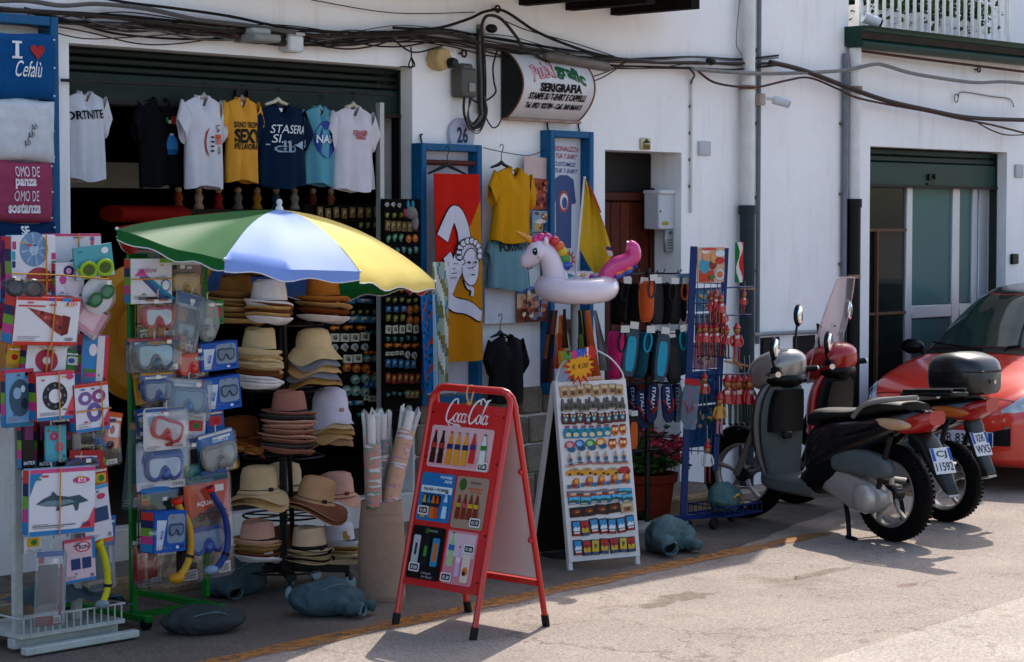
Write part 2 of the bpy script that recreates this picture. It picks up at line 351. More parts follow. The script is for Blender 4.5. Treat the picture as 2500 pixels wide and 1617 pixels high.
# interior of the shop
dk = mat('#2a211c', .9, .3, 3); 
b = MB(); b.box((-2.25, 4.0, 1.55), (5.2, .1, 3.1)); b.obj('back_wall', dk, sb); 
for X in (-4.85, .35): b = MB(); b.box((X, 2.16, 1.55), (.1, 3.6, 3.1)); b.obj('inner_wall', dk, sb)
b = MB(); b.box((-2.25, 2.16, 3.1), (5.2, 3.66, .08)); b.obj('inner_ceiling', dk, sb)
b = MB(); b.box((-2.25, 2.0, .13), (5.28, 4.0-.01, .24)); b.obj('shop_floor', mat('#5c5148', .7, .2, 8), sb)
b = MB(); b.box((-2.245, .02, .15), (SX1-SX0-.006, .14, .26), bev=.008); b.obj('threshold', mat('#d8d2ca', .8, .15, 9, .4), sb)
# stone plinth
pm = mat('#8c8375', .95, .35, 7, 1.0, bsc=25, dist=.015); pm2 = mat('#9a9184', .95, .35, 7, 1.0, bsc=25, dist=.015)
x = SX1 + .02
for lvl in range(4):
    x = SX1 + .01; z0 = .1 + lvl*.2
    while x < DX0 - .05:
        L = min(random.uniform(.22, .42), DX0 - .01 - x); b = MB(); b.box((x+L/2, .0, z0+.1), (L-.012, .07+random.uniform(0, .02), .19+random.uniform(-.012, .004)), bev=.015); b.obj('plinth_stone', random.choice((pm, pm2)), sb); x += L
# balcony joists at the top
wd = mat('#2b2420', .85, .3, 12, .5)
for X in (.02, .49, .965):
    b = MB(); b.box((X+.09, -.36, 3.53), (.09, .72, .15)); b.obj('joist', wd, sb)
b = MB(); b.box((-.6, -.36, 3.655), (4.4, .72, .09)); b.obj('balcony_slab', mat('#c9c2b8', .9, .15, 6), sb)
# wooden door, made of planks, recessed
dw = [mat(h, .55, .35, 14, .5, bsc=60) for h in ('#6a3018', '#76371c', '#5e2a12')]
dy = .27
b = MB(); b.box(((DX0+DX1)/2, dy+.05, (DZ+.1)/2), (DX1-DX0-.002, .03, DZ-.1)); door = b.obj('door', dw[2], sb)
nx = 7
for i in range(nx):
    wdt = (DX1-DX0-.10)/nx; b = MB(); b.box((DX0+.05+wdt*(i+.5), dy+.01, .12+(DZ-.36-.12)/2), (wdt-.007, .035, DZ-.36-.12), bev=.005); b.obj('plank', dw[i % 3], door)
b = MB(); b.box(((DX0+DX1)/2, dy-.005, DZ-.32), (DX1-DX0-.004, .05, .06), bev=.006); b.box((DX0+.025, dy, (DZ-.35)/2+.1), (.045, .05, DZ-.36), bev=.006); b.box((DX1-.025, dy, (DZ-.35)/2+.1), (.045, .05, DZ-.36), bev=.006); b.obj('door_frame', dw[2], door)
b = MB(); b.box(((DX0+DX1)/2, dy+.02, DZ-.145), (DX1-DX0-.02, .02, .28)); b.obj('transom_panel', mat('#1d1512', .5), door)
b = MB(); b.ball((DX0+.12, dy-.05, 1.05), .025); b.cyl((DX0+.12, dy, 1.05), (DX0+.12, dy-.05, 1.05), .01); b.obj('knob', mat('#b08d4a', .3, 0, metal=1), door)
# ---------------------------------------------------------------- right building with terrace
rb = T('terrace_building', 'low white building with glazed shop door, green gutter and railed terrace', 'building')
OX0, OX1, OZ = 4.253, 6.396, 2.623
facade('wall', rb, [XR+.003, OX0, OX1, 11], [-.1, OZ, 3.42], [(OX0, OX1, -1, OZ)], PLASTER2, .001, .32)
wallbox(rb, XR+.004, 11, 3.421, 3.5, mat('#a9a29a', .9), .03, 5, 'terrace_floor'); wallbox(rb, 6.3, 11, 3.502, 6.2, PLASTER2, 1.45, 1.75, 'upper_wall')
for c, d in (((6.8, 2.9, 1.7), (5.6, .1, 3.4)), ((4.0, 1.6, 1.7), (.1, 2.4, 3.4)), ((9.55, 1.6, 1.7), (.1, 2.5, 3.4))): b = MB(); b.box(c, d); b.obj('inner_wall', mat('#4d5a58', .9, .1, 3), rb)
b = MB(); b.box((6.8, 1.6, .02), (5.6, 2.5, .1)); b.obj('shop_floor', mat('#6d675e', .7), rb)
# gutter (profiled, green)
gm = mat('#1f4c40', .45, .25, 6); gz = 3.44
prof = [(0, -.03), (-.04, -.05), (-.17, -.05), (-.19, -.02), (-.15, .03), (-.19, .10), (-.21, .12), (0, .12)]
b = MB(); rings = [[Vector((X, p[0]-.002, gz+p[1])) for p in prof] for X in (XR-.06, XR+1.2, XR+3, 11)]; b.loft(rings); b.obj('gutter', gm, rb, smooth=False)
b = MB(); b.box((XR+3.4, -.1855, gz+.045), (7.0, .004, .055)); b.obj('gutter_rust', mat('#4b4236', .8, .3, 7), rb)
# railing of the terrace
wm = mat('#e6e6e4', .45, .06)
rl = T('terrace_railing', 'white metal railing of upright bars round the terrace', 'railing', (XR, 0, 3.5))
rx0, rx1 = .22, 2.55; ry = .055
b = MB(); b.box(((rx0+rx1)/2, ry, .98), (rx1-rx0, .05, .03)); b.obj('top_rail', wm, rl); b = MB(); b.box(((rx0+rx1)/2, ry, .08), (rx1-rx0, .035, .02)); b.obj('bottom_rail', wm, rl)
b = MB(); b.box((0, 0, .53), (.022, .022, .88)); bar = b.mesh(wm, 'bar')
n = 21
for i in range(n): O('bar', bar, rl, (rx0+.03+(rx1-rx0-.06)*i/(n-1), ry, 0))
for X in (rx0, rx1): b = MB(); b.box((X, ry, .5), (.04, .04, 1.0)); b.obj('post', wm, rl)
# planters on the terrace with foliage
def leaves(name, mats, n, fn, size, parent=None, loc=(0, 0, 0), kind=False):
    b = MB()
    for i in range(n):
        p = Vector(fn()); d = Vector((random.gauss(0, 1), random.gauss(0, 1), random.gauss(.4, .8))).normalized(); a, c = frame(d); s = size*random.uniform(.6, 1.3); b.k = random.randrange(len(mats))
        b.add([p - a*s*.5, p + c*s*.35 + d*s*.1, p + a*s*.6 - d*s*.1, p - c*s*.35 + d*s*.1], [(0, 1, 2, 3)])
    o = b.obj(name, mats, parent, loc, smooth=False)
    return stuff(o) if kind else o
lf = [mat(h, .6, .2) for h in ('#2c4a1e', '#3c6128', '#1f3815', '#527a35')]
lbl = ['nearest to the gutter corner', 'second from the gutter corner', 'in the middle of the row', 'second from the far end', 'at the far end of the railing']
for i in range(5):
    px_ = T('planter', 'white trough planter with leafy plant behind terrace railing, ' + lbl[i], 'planter', (XR+.5+.46*i, .32, 3.5), group='planters on the terrace')
    b = MB(); b.lathe([(.17, 0), (.185, .2), (.2, .22), (.2, .28), (.17, .28)], 4, sy=.7, fn=lambda p, t, r, z: Matrix.Rotation(R_(45), 3, 'Z') @ p); b.obj('pot', mat('#d9dadb', .6, .06), px_, smooth=False)
    leaves('foliage', lf, 420, lambda: (random.gauss(0, .13), random.gauss(-.02, .09), .30 + abs(random.gauss(.1, .16)) - (.14 if random.random() < .25 else 0)), .055, px_)
# ---------------------------------------------------------------- shutters
def shutter(name, label, x0, x1, ztop, nsl, hsl, rail, y, h, htop=None):
    t = T(name, label, 'shutter', ((x0+x1)/2, y, ztop)); w_ = x1-x0-.01; m = mat(h, .45, .18, 5); m2 = mat(htop or h, .5, .25, 6)
    z = -.004
    for i in range(nsl):
        b = MB(); b.box((0, 0, z-hsl/2), (w_, .03, hsl-.006), bev=.009); b.obj('slat', m2, t); z -= hsl
    b = MB(); b.box((0, -.008, z-rail/2), (w_, .035, rail-.004), bev=.006); br = b.obj('bottom_rail', m, t)
    b = MB(); b.box((0, -.02, z-rail+.0), (w_+.0, .05, .022)); b.obj('rail_lip', mat('#3a2c24', .6, .3), br)
    zc = z-rail+.03
    b = MB(); b.box((.0, -.035, zc+.03), (.10, .02, .012)); b.box((-.045, -.035, zc+.055), (.012, .02, .05)); b.box((.045, -.035, zc+.055), (.012, .02, .05)); b.box((0, -.03, zc-.005), (.13, .02, .016)); b.obj('handle', mat('#40302a', .5, .3, metal=.6), t)
    for s in (-1, 1): b = MB(); b.box((s*(w_/2-.02+.024), 0, -ztop/2+.12), (.03, .07, ztop-.26)); b.obj('guide_rail', mat('#39413e', .4, .1, metal=.5), t)
shutter('roller_shutter', 'dark green roller shutter rolled up over the wide shop doorway', SX0, SX1, SZ-.002, 3, .045, .165, .14, '#17372e', '#14281f')
shutter('roller_shutter', 'green roller shutter rolled up above the glazed door', OX0, OX1, OZ-.002, 2, .055, .20, .13, '#1d4a3f', '#173a30')
# ---------------------------------------------------------------- glazed door of the right building
al = mat('#c9c9cc', .35, .05, metal=.4); gl = clear('#6d9490', .2, .05, 'glass_green'); gl2 = clear('#1c2826', .5, .04, 'glass_dark')
gd = T('glazed_door', 'aluminium glazed shop door with pale green panes', 'door', (OX0, .2, 0))
def gx(px): return W(px, 700, -.2).x - OX0
X = [gx(p) for p in (2112, 2206, 2216, 2318, 2333, 2362, 2372, 2400)]
ZT = 2.37
def post(x0, x1, z0, z1, nm='frame_member'): b = MB(); b.box(((x0+x1)/2, 0, (z0+z1)/2), (x1-x0, .05, z1-z0), bev=.006); b.obj(nm, al, gd)
post(X[1], X[2]+.03, .06, ZT); post(X[3], X[4]+.02, .06, ZT); post(X[5]+.03, X[6]+.05, .06, ZT)
zr = W(2270, 760, -.2).z; post(X[2]+.032, X[3]-.002, zr-.055, zr+.055, 'mid_rail'); post(X[4]+.022, X[5]+.028, zr-.055, zr+.055, 'mid_rail'); post(X[2]+.032, X[3]-.002, .06, .2, 'foot_rail')
def pane(x0, x1, z0, z1, m, nm='pane'): b = MB(); b.box(((x0+x1)/2, .0, (z0+z1)/2), (x1-x0, .006, z1-z0)); b.obj(nm, m, gd, smooth=False)
pane(X[2]+.034, X[3]-.004, .21, zr-.06, gl); pane(X[2]+.034, X[3]-.004, zr+.06, ZT, gl); pane(X[4]+.024, X[5]+.026, .06, zr-.06, gl); pane(X[4]+.024, X[5]+.026, zr+.06, ZT, gl); pane(.01, X[1]-.004, .06, ZT, gl2)
tb = mat('#7a5a42', .6, .2)
for z in (W(2160, 562, -.2).z, W(2160, 765, -.2).z): b = MB(); b.box((X[1]/2, -.02, z), (X[1]-.02, .03, .022)); b.obj('glazing_bar', tb, gd)
b = MB(); b.box((X[1]*.45, -.024, (W(2160, 562, -.2).z+.1)/2), (.022, .03, W(2160, 562, -.2).z-.1)); b.obj('glazing_bar', tb, gd)
post(X[6]+.07, OX1-OX0-.03, .06, ZT, 'side_panel')
# things dimly seen inside
b = MB(); b.box((0, 0, .38), (.7, .5, .05)); b.box((-.3, 0, .18), (.05, .4, .36)); b.box((.3, 0, .18), (.05, .4, .36)); tag(b.obj('table', mat('#7a6a2c', .6), None, (5.0, .95, .07), (0, 0, .3)), 'yellowish low table seen through the green glass', 'table')
# ================================================================ THINGS FIXED TO THE WALL
grey = mat('#8f9396', .5, .12, 9); white_pl = mat('#d9d9d8', .55, .1, 12); black = mat('#191919', .5, .15)
def pipe(name, label, px, y0, ysplit, y1, r, off, h1, h2, cat='pipe'):
    a, s_, e = W(px[0], y0, off), W(px[1], ysplit, off), W(px[1], y1, off); x = s_.x
    t = T(name, label, cat, (x, -off, 0))
    zt = a.z; zs = s_.z; ze = max(e.z, .02)
    b = MB(); b.cyl((0, 0, zs-.03), (0, 0, zt), r, n=16); b.obj('upper_pipe', mat(h1, .5, .12, 6), t)
    b = MB(); b.cyl((0, 0, ze), (0, 0, zs), r*1.12, n=16); b.obj('lower_pipe', mat(h2, .5, .25, 9), t)
    b = MB(); b.cyl((0, 0, zs-.05), (0, 0, zs+.02), r*1.3, n=16); b.obj('collar', mat(h2, .5, .25, 9), t)
    for z in (zs+.9, zs+1.6, zs-.6):
        if ze < z < zt: b = MB(); b.cyl((0, 0, z-.015), (0, 0, z+.015), r*1.2, n=16); b.box((0, (off)/2, z), (.03, off, .02)); b.obj('bracket', mat('#a08470', .7, .3), t)
    return t
pipe('drainpipe', 'white drainpipe with dark grey lower half beside blue puppet rack', (1825, 1825), -60, 508, 1190, .052, .075, '#dcdad6', '#3b464c')
pipe('drainpipe', 'white drainpipe with black lower half under the gutter corner', (2085, 2085), 95, 492, 1150, .05, .07, '#dcdbd8', '#17181a')
def conduit(label, px, y0, y1, r, off, h):
    a, e = W(px, y0, off), W(px, y1, off); t = T('conduit', label, 'conduit', (e.x, -off, 0)); b = MB(); b.cyl((0, 0, max(e.z, .03)), (0, 0, a.z), r, n=10); b.obj('tube', mat(h, .5, .15, 9), t)
    for k in range(1, 5):
        z = a.z + (e.z-a.z)*k/5; b = MB(); b.box((0, off/2, z), (r*3, off, .02)); b.obj('clip', mat('#77706a', .6, .2), t)
conduit('grey conduit running down beside the drainpipe near the puppet rack', 1849, -60, 840, .018, .03, '#7d858c')
conduit('grey flat conduit beside the drainpipe under the gutter', 2058, 130, 985, .022, .035, '#868b92')
conduit('thin white conduit ending on the wall beside the wooden door', 1687, 195, 520, .010, .015, '#d6d4d0')
b = MB(); b.tube(crom([W(1840, 818, .04), W(1900, 814, .04), W(2060, 808, .04)]), .016); tag(b.obj('conduit', mat('#9a9c9e', .5, .1)), 'short horizontal grey conduit above the two black vent openings', 'conduit')
# vents (open black recesses with frame)
for (x0, y0, x1, y1), lb in (((1856, 825, 1901, 925), 'black meter hatch behind the scooter mirror'), ((1936, 821, 1988, 932), 'black meter hatch between the two scooters')):
    a, c = W(x0, y0, .002), W(x1, y1, .002); t = T('meter_hatch', lb, 'hatch', ((a.x+c.x)/2, 0, c.z)); ww, hh = c.x-a.x, a.z-c.z
    b = MB(); b.box((0, -.006, hh/2), (ww, .012, hh), bev=.004); b.obj('cover', mat('#15171a', .5, .2, 8), t); b = MB(); b.box((0, -.016, hh/2), (ww*.86, .008, hh*.9), bev=.003); b.obj('door', mat('#1b1d20', .4, .2, 8), t)
# mailbox, intercom, plates
def plate(name, label, cat, px, h, off=.0, d=.02, extra=None, rough=.5):
    x0, y0, x1, y1 = px; yc = (y0+y1)/2; a, c = W(x0, yc, off+d), W(x1, yc, off+d); z0, z1 = W((x0+x1)/2, y1, off+d).z, W((x0+x1)/2, y0, off+d).z
    t = T(name, label, cat, ((a.x+c.x)/2, -off-d, z0)); b = MB(); b.box((0, d/2, (z1-z0)/2), (c.x-a.x, d-.001, z1-z0), bev=min(.006, d*.3)); b.obj('body', mat(h, rough, .1, 9), t)
    if extra: extra(t, c.x-a.x, z1-z0)
    return t
def ex_mail(t, w_, h_):
    b = MB(); b.box((0, .06, h_+.015), (w_+.03, .17, .03), bev=.008); b.obj('lid', mat('#d5d6d8', .4, .05), t)
    prints(t, [('#b09a30', rect(-w_*.22, h_*.12, w_*.2, h_*.2)), ('#555555', ell(-w_*.32, h_*.5, .008, .008, 10))])
# mailbox sits on the door reveal
m0 = T('mailbox', 'pale grey metal mailbox on the door reveal', 'mailbox', (DX1-.115, .06, W(1620, 560, -.05).z))
b = MB(); b.box((.02, .07, .13), (.185, .14, .26), bev=.008); b.obj('body', mat('#c6c8cc', .4, .06), m0); b = MB(); b.box((.02, .065, .27), (.20, .17, .03), bev=.01); b.obj('lid', mat('#d5d6d8', .4, .05), m0)
prints(m0, [('#b09a30', rect(-.03, .03, .035, .055)), ('#4a4a4a', ell(-.055, .13, .009, .009, 10))], y=-.004)
m0 = T('intercom', 'grey intercom panel with number 103 on the door reveal', 'intercom', (DX1-.05, .05, W(1622, 615, -.05).z))
b = MB(); b.box((0, .03, .08), (.095, .03, .17), bev=.01); b.obj('body', mat('#9da3a0', .35, .1, metal=.5), m0); letter(m0, '103', (0, .138), .022, '#22282a', bold=.02, y=.010); prints(m0, [('#6d7672', rect(-.03, .02+.02*k, .03, .03+.02*k)) for k in range(4)], y=.012)
plate('wall_plate', 'small square grey cover plate right of the wooden door', 'plate', (1708, 345, 1737, 380), '#c2c4c8')
plate('wall_plate', 'small square grey cover plate at right edge of the photo', 'plate', (2481, 402, 2500, 434), '#bcbec2')
plate('key_box', 'small dark lock box on the wall right of the glazed door', 'lock', (2473, 620, 2488, 645), '#24282c', d=.03)
def ex_lamp(t, w_, h_): prints(t, [('#7a6420', rect(-w_*.35, .005, w_*.35, h_*.45)), ('#3a3020', [(-w_*.4, h_*.5), (0, h_*.95), (w_*.4, h_*.6), (0, h_*.55)])])
plate('wall_tile', 'little cream tile with house motif above the wooden door', 'tile', (1566, 337, 1590, 366), '#cfc4a8', extra=ex_lamp)
# house number 26
n26 = W(1126, 330, .02); t = T('house_number', 'arched house number tile reading 26 above blue frame', 'sign', n26)
b = MB(); b.prism([(-.10, -.09), (.10, -.09), (.115, .01)] + ell(0, .01, .115, .10, 12, 0, 180) + [(-.115, .01)], -.01, .018); b.obj('tile', mat('#b9bccb', .4, .15, 12), t); letter(t, '26', (0, .0), .105, '#3a486a', .10, y=-.013, bold=.03)
# junction boxes, meter box, flood light
p = W(1084, 144, .1); t = T('junction_box', 'round beige junction box with black plug under the cables', 'junction box', p)
b = MB(); b.lathe([(.06, .0), (.072, .01), (.078, .05), (.07, .1)], 8, axis='y', c=(0, -.01, 0)); b.obj('body', mat('#c4ab7c', .6, .15), t)
b = MB(); b.lathe([(.0, -.03), (.028, -.03), (.035, 0), (.035, .05)], 8, axis='y', c=(.045, -.03, -.025)); b.obj('plug', mat('#20302f', .5), t)
p = W(1141, 195, .09); t = T('meter_box', 'grey plastic meter box hanging from cable bundle', 'meter box', p)
b = MB(); b.box((0, .03, -.02), (.15, .10, .19), bev=.012); b.box((0, .035, .08), (.115, .085, .05), bev=.015); b.obj('body', mat('#67655f', .45, .1), t); b = MB(); b.box((.02, -.024, -.05), (.06, .01, .06), bev=.004); b.obj('window', mat('#9a9a92', .2, .1), t)
p = W(627, 95, .1); t = T('flood_light', 'flat grey wall lamp under the cables above the shutter', 'lamp', p)
b = MB(); b.box((0, 0, 0), (.20, .22, .045), bev=.012); b.obj('housing', mat('#9a9b98', .5, .15), t); b = MB(); b.box((.0, .02, .04), (.14, .15, .04), bev=.012); b.obj('cap', mat('#b6b6b2', .5, .1), t); b = MB(); b.cyl((-.12, .02, .0), (-.16, .06, .02), .02); b.obj('gland', mat('#6b4038', .6), t)
p = W(712, 108, .05); t = T('sensor_box', 'small white sensor box on the wall beside the flat lamp', 'box', p); b = MB(); b.box((0, 0, 0), (.12, .1, .10), bev=.012); b.obj('body', white_pl, t); b = MB(); b.box((0, 0, .058), (.13, .11, .02), bev=.006); b.obj('cap', mat('#c2c0bb', .5, .1), t)
p = W(1868, 243, .1); t = T('security_camera', 'white bullet security camera on bracket beside drainpipe', 'camera', p)
b = MB(); b.box((-.02, .05, .0), (.07, .1, .09), bev=.01); b.obj('bracket', mat('#b5aba0', .6, .25), t); b = MB(); b.cyl((.06, -.03, .0), (.14, -.12, -.035), .033, n=14); b.obj('body', mat('#d4d5d6', .4, .05), t); b = MB(); b.cyl((.02, .0, .01), (.07, -.05, .0), .012); b.obj('arm', white_pl, t); b = MB(); b.cyl((.139, -.119, -.035), (.143, -.123, -.037), .024, n=14); b.obj('lens', black, t)
p = W(2122, 48, .05); t = T('security_camera', 'small white camera on the gutter corner by the railing', 'camera', p)
b = MB(); b.cyl((-.05, .02, .02), (.06, -.05, -.03), .045, n=14); b.obj('body', mat('#d4d5d6', .4, .05), t); b = MB(); b.cyl((.06, -.05, -.03), (.072, -.058, -.036), .046, n=14); b.obj('lens', black, t); b = MB(); b.cyl((-.05, .02, .03), (-.07, .03, .16), .012); b.obj('arm', white_pl, t)
# curved sign box
x0, x1 = W(1222, 200).x, W(1413, 200, .2).x + .16; zb, zt = W(1240, 288, .05).z, W(1240, 126, .05).z
SH = zt-zb; SW_ = x1-x0; t = T('sign_box', 'curved white shop sign advertising screen printing on shirts and caps', 'sign', (x0+SW_/2, -.03, zb))
def bulge(z): u = max(0, min(1, z/SH)); return -.02 - .155*math.sin(math.pi*u)**.8
b = MB(); N = 14; rows = [[Vector((-SW_/2, bulge(SH*i/N), SH*i/N)), Vector((SW_/2, bulge(SH*i/N), SH*i/N))] for i in range(N+1)]
b.sheet(rows); b.obj('face', mat('#d8d5d6', .4, .07, 7), t)
b = MB()
for s in (-1, 1): b.prism([(bulge(SH*i/N), SH*i/N) for i in range(N+1)] + [(0.02, SH), (.02, 0)], 0, .012)
ends = []
for s, nm in ((-1, '#26302c'), (1, '#8c8a86')):
    b = MB(); b.M = Matrix.Translation((s*(SW_/2+.002), 0, 0)) @ Matrix.Rotation(R_(90), 4, 'Z'); b.prism([(bulge(SH*i/N), SH*i/N) for i in range(N+1)] + [(.02, SH), (.02, 0)], -.003, .003); b.obj('end_panel', mat(nm, .6, .2), t)
b = MB(); b.box((0, -.02, -.008), (SW_+.01, .06, .016)); b.obj('bottom_trim', mat('#a68d80', .6, .35, 12), t)
for s in (-1, 1): b = MB(); b.tube([(s*(SW_/2), bulge(SH*i/N)-.002, SH*i/N) for i in range(N+1)], .006, 6); b.obj('edge_trim', mat('#8a5f45', .7, .4, 20), t)
wr = lambda X, Z: bulge(Z)
def arc(X, Z): return X, Z - .0 - .55*(X)**2/SW_ - .05*X
letter(t, 'Publi', (-.135, .325), .11, '#a83a50', .24, -.004, .04, .0, wr, map2=arc); letter(t, 'Publi', (-.135, .325), .104, '#e0b0b4', .23, -.0065, .005, .0, wr, map2=arc); letter(t, 'grafic', (.13, .325), .12, '#187044', .28, -.004, .045, .0, wr, map2=arc)
letter(t, 'SERIGRAFIA', (.02, .205), .06, '#0c0c0c', .42, -.004, .06, 0, wr); letter(t, 'STAMPE SU T-SHIRT E CAPPELLI', (0, .145), .045, '#0c0c0c', .57, -.004, .05, .25, wr); letter(t, 'Tel. 0921 922784 - Cell. 360 866413', (0, .085), .038, '#0c0c0c', .56, -.004, .045, .1, wr)
# ---------------------------------------------------------------- cables
cm = {'k': mat('#2b2825', .6, .2), 'g': mat('#6f6d69', .6, .2), 'b': mat('#4b4038', .6, .25), 'l': mat('#8d8b88', .6, .15), 'r': mat('#5e3a2e', .6, .2)}
def cable(label, pts, r, c, off=.06, sag=0, grp='cables along the facade', n=5):
    P = crom([W(q[0], q[1], off + (q[2] if len(q) > 2 else 0)) for q in pts], n); b = MB(); b.tube(P, r, 6); tag(b.obj('cable', cm[c]), label, 'cable', grp)
B0 = [(-60, 22), (120, 38), (300, 52), (520, 72), (640, 82), (800, 95), (960, 88), (1080, 84), (1180, 105), (1300, 128), (1420, 142), (1500, 150), (1600, 155), (1700, 153), (1800, 155), (1900, 152)]
dn = ['uppermost', 'second from the top', 'third from the top', 'fourth from the top', 'fifth from the top', 'lowest']
for i in range(6):
    dy_ = -16 + 6.5*i; random.seed(20+i)
    pts = [(x, y + dy_*(.5 + .5*abs(math.sin(x*.004+i))) + random.uniform(-5, 5), .012*(i % 3)) for x, y in B0]
    cable('long dark cable of the main bundle across the facade, %s strand' % dn[i], pts, (.009, .006, .011, .006, .008, .005)[i], 'kgbgkb'[i], .05)
cable('thick grey twisted cable falling right from the drainpipe to the frame edge', [(1880, 152), (1960, 172), (2060, 210), (2160, 245), (2260, 268), (2370, 288), (2520, 294)], .020, 'b', .13)
cable('thick pale grey cable waving across the right building below the gutter', [(1690, 168), (1760, 175), (1860, 180), (1960, 178), (2060, 172), (2130, 158), (2160, 160), (2220, 178), (2300, 192), (2380, 202), (2450, 200), (2520, 206)], .016, 'l', .13)
cable('thin brown cable looping below the twisted cable at right', [(1700, 170), (1740, 200), (1800, 212), (1850, 213), (1920, 197), (1975, 190), (2040, 215), (2090, 238), (2170, 256), (2260, 272), (2340, 290), (2420, 305), (2520, 330)], .009, 'r', .13)
cable('thin cable branching down at the right edge of the photo', [(2380, 296), (2420, 318), (2460, 330), (2520, 328)], .006, 'b', .12)
cable('rusty rod running along below the green gutter', [(2098, 124), (2200, 138), (2350, 157), (2520, 178)], .012, 'r', .1)
cable('thick conduit cable sloping from the top left corner down to the lamp', [(-60, 5), (60, 2), (150, 14), (240, 10), (360, 22), (480, 48), (600, 62), (720, 80)], .014, 'g', .1)
cable('dark cable arching from the top left edge across to the shop lamp', [(180, -20), (300, 5), (420, 20), (560, 40), (700, 68), (860, 80), (1000, 78)], .009, 'k', .08)
cable('thin cable slung in a loop below the bundle over the pier', [(60, 20), (150, 45), (260, 78), (350, 90), (460, 96), (560, 92), (620, 76)], .007, 'k', .05)
cable('thin loose cable drooping above the left end of the shutter', [(-20, 35), (100, 58), (220, 80), (330, 106), (420, 108), (520, 94), (600, 70)], .0045, 'b', .05)
cable('thin yellowish cable crossing the top of the blue frame', [(-20, 45), (90, 68), (200, 94), (300, 92), (420, 84), (560, 72)], .004, 'b', .1)
cable('thin straight wire high on the facade above the bundle', [(760, 0), (960, 32), (1160, 30)], .0035, 'k', .04)
cable('black cable rising to the high hook above the sign', [(960, 68), (1060, 70), (1140, 48), (1180, 30), (1215, 24), (1240, 32), (1275, 55), (1305, 75), (1360, 100), (1440, 128), (1520, 145)], .010, 'k', .07)
cable('black cable hanging in an arch in front of the sign', [(1172, 88), (1180, 50), (1195, 38), (1225, 48), (1262, 92), (1275, 115), (1300, 130), (1340, 155)], .011, 'b', .12)
cable('thin wire slanting from the high hook down to the right', [(1220, 46), (1290, 75), (1400, 105), (1500, 138)], .004, 'b', .06)
for i, (a, c) in enumerate(((0, 'first'), (7, 'second'), (13, 'third'), (18, 'fourth'))):
    cable('cable dropping from the bundle past the meter box, %s from the left' % c, [(1166+a*.6, 70), (1165+a, 130), (1168+a, 200), (1170+a*.8, 260), (1172+a*.5, 280+a), (1150, 306+a*.6), (1136, 290), (1132, 262), (1134, 238)], (.007, .009, .008, .006)[i], 'kgkb'[i], .07+.004*i)
cable('loose loop of cable hanging left of the sign', [(1218, 112), (1204, 160), (1206, 200), (1210, 225), (1190, 244), (1165, 250), (1150, 240)], .006, 'k', .05)
cable('thin cable curling from the shaft under the sign corner', [(1180, 250), (1184, 280), (1200, 310), (1215, 308), (1225, 288)], .005, 'b', .05)
cable('thin cable drooping from the bundle to the round junction box', [(940, 78), (990, 120), (1020, 128), (1060, 118), (1080, 112)], .006, 'b', .06)
cable('coil of thin cable hanging beside the shutter corner', [(1003, 115), (1004, 140), (998, 158), (1002, 166), (1008, 158), (1004, 140), (1012, 162), (985, 163), (976, 164)], .005, 'k', .05)
cable('pair of thin wires sagging under the grey pipe to the right of the sign', [(1330, 150), (1400, 182), (1440, 188), (1490, 172), (1525, 150)], .0045, 'r', .1)
cable('thin wire sagging lowest to the right of the sign', [(1400, 188), (1430, 201), (1470, 190), (1510, 165), (1530, 150)], .0045, 'b', .1)
cable('thin washing line strung between the two blue frames', [(1180, 361), (1230, 372), (1290, 380), (1330, 366)], .003, 'k', .05)
cable('cluster wire dropping to the thin white conduit', [(1680, 165), (1695, 182), (1690, 195), (1687, 205)], .008, 'g', .04)
cable('thin wire down the drainpipe at the top', [(1808, -20), (1800, 60), (1798, 110), (1808, 128), (1815, 150)], .004, 'l', .05)
b = MB(); P = [W(1330, 137, .15), W(1345, 139, .15), W(1480, 164, .15), W(1486, 165, .15)]; b.tube(P, [.02, .034, .034, .02], 14); tag(b.obj('cable_sleeve', mat('#7c746b', .5, .2, 9)), 'thick grey cable sleeve lying over the top of the sign', 'cable sleeve')
b = MB(); b.tube([W(1172, 60, .02), W(1174, 140, .02), W(1175, 280, .02)], .022, 8); tag(b.obj('cable_trunking', mat('#8b8680', .6, .2)), 'upright cable trunking from the bundle down beside the meter box', 'trunking')
for q, lb in (((1215, 22), 'black hook high above the sign'), ((1133, 131), 'black ring hook above the meter box'), ((2390, 170), 'black ring hook below the rusty rod')):
    p = W(*q, .03); b = MB(); b.tube([p + Vector((math.cos(a*.7)*.022, 0, math.sin(a*.7)*.022)) for a in range(9)], .007, 6, closed=True); b.cyl(p + Vector((-.02, .03, 0)), p + Vector((-.02, 0, 0)), .006); tag(b.obj('hook', black), lb, 'hook')
for q, lb in (((640, 82), 'left'), ((1200, 70), 'middle'), ((1735, 150), 'right')):
    p = W(*q, .07); b = MB(); b.ball(p, (.05, .03, .03), 9, 6); tag(b.obj('cable_clamp', black), 'black tape lump on the cable bundle, %s one of three' % lb, 'clamp')
sname = ['first', 'second', 'third', 'fourth', 'fifth', 'sixth', 'seventh', 'eighth', 'ninth', 'tenth', 'eleventh', 'twelfth'] + ['%s last' % q for q in ('twelfth', 'eleventh', 'tenth', 'ninth', 'eighth', 'seventh', 'sixth', 'fifth', 'fourth', 'third', 'second', 'very')]
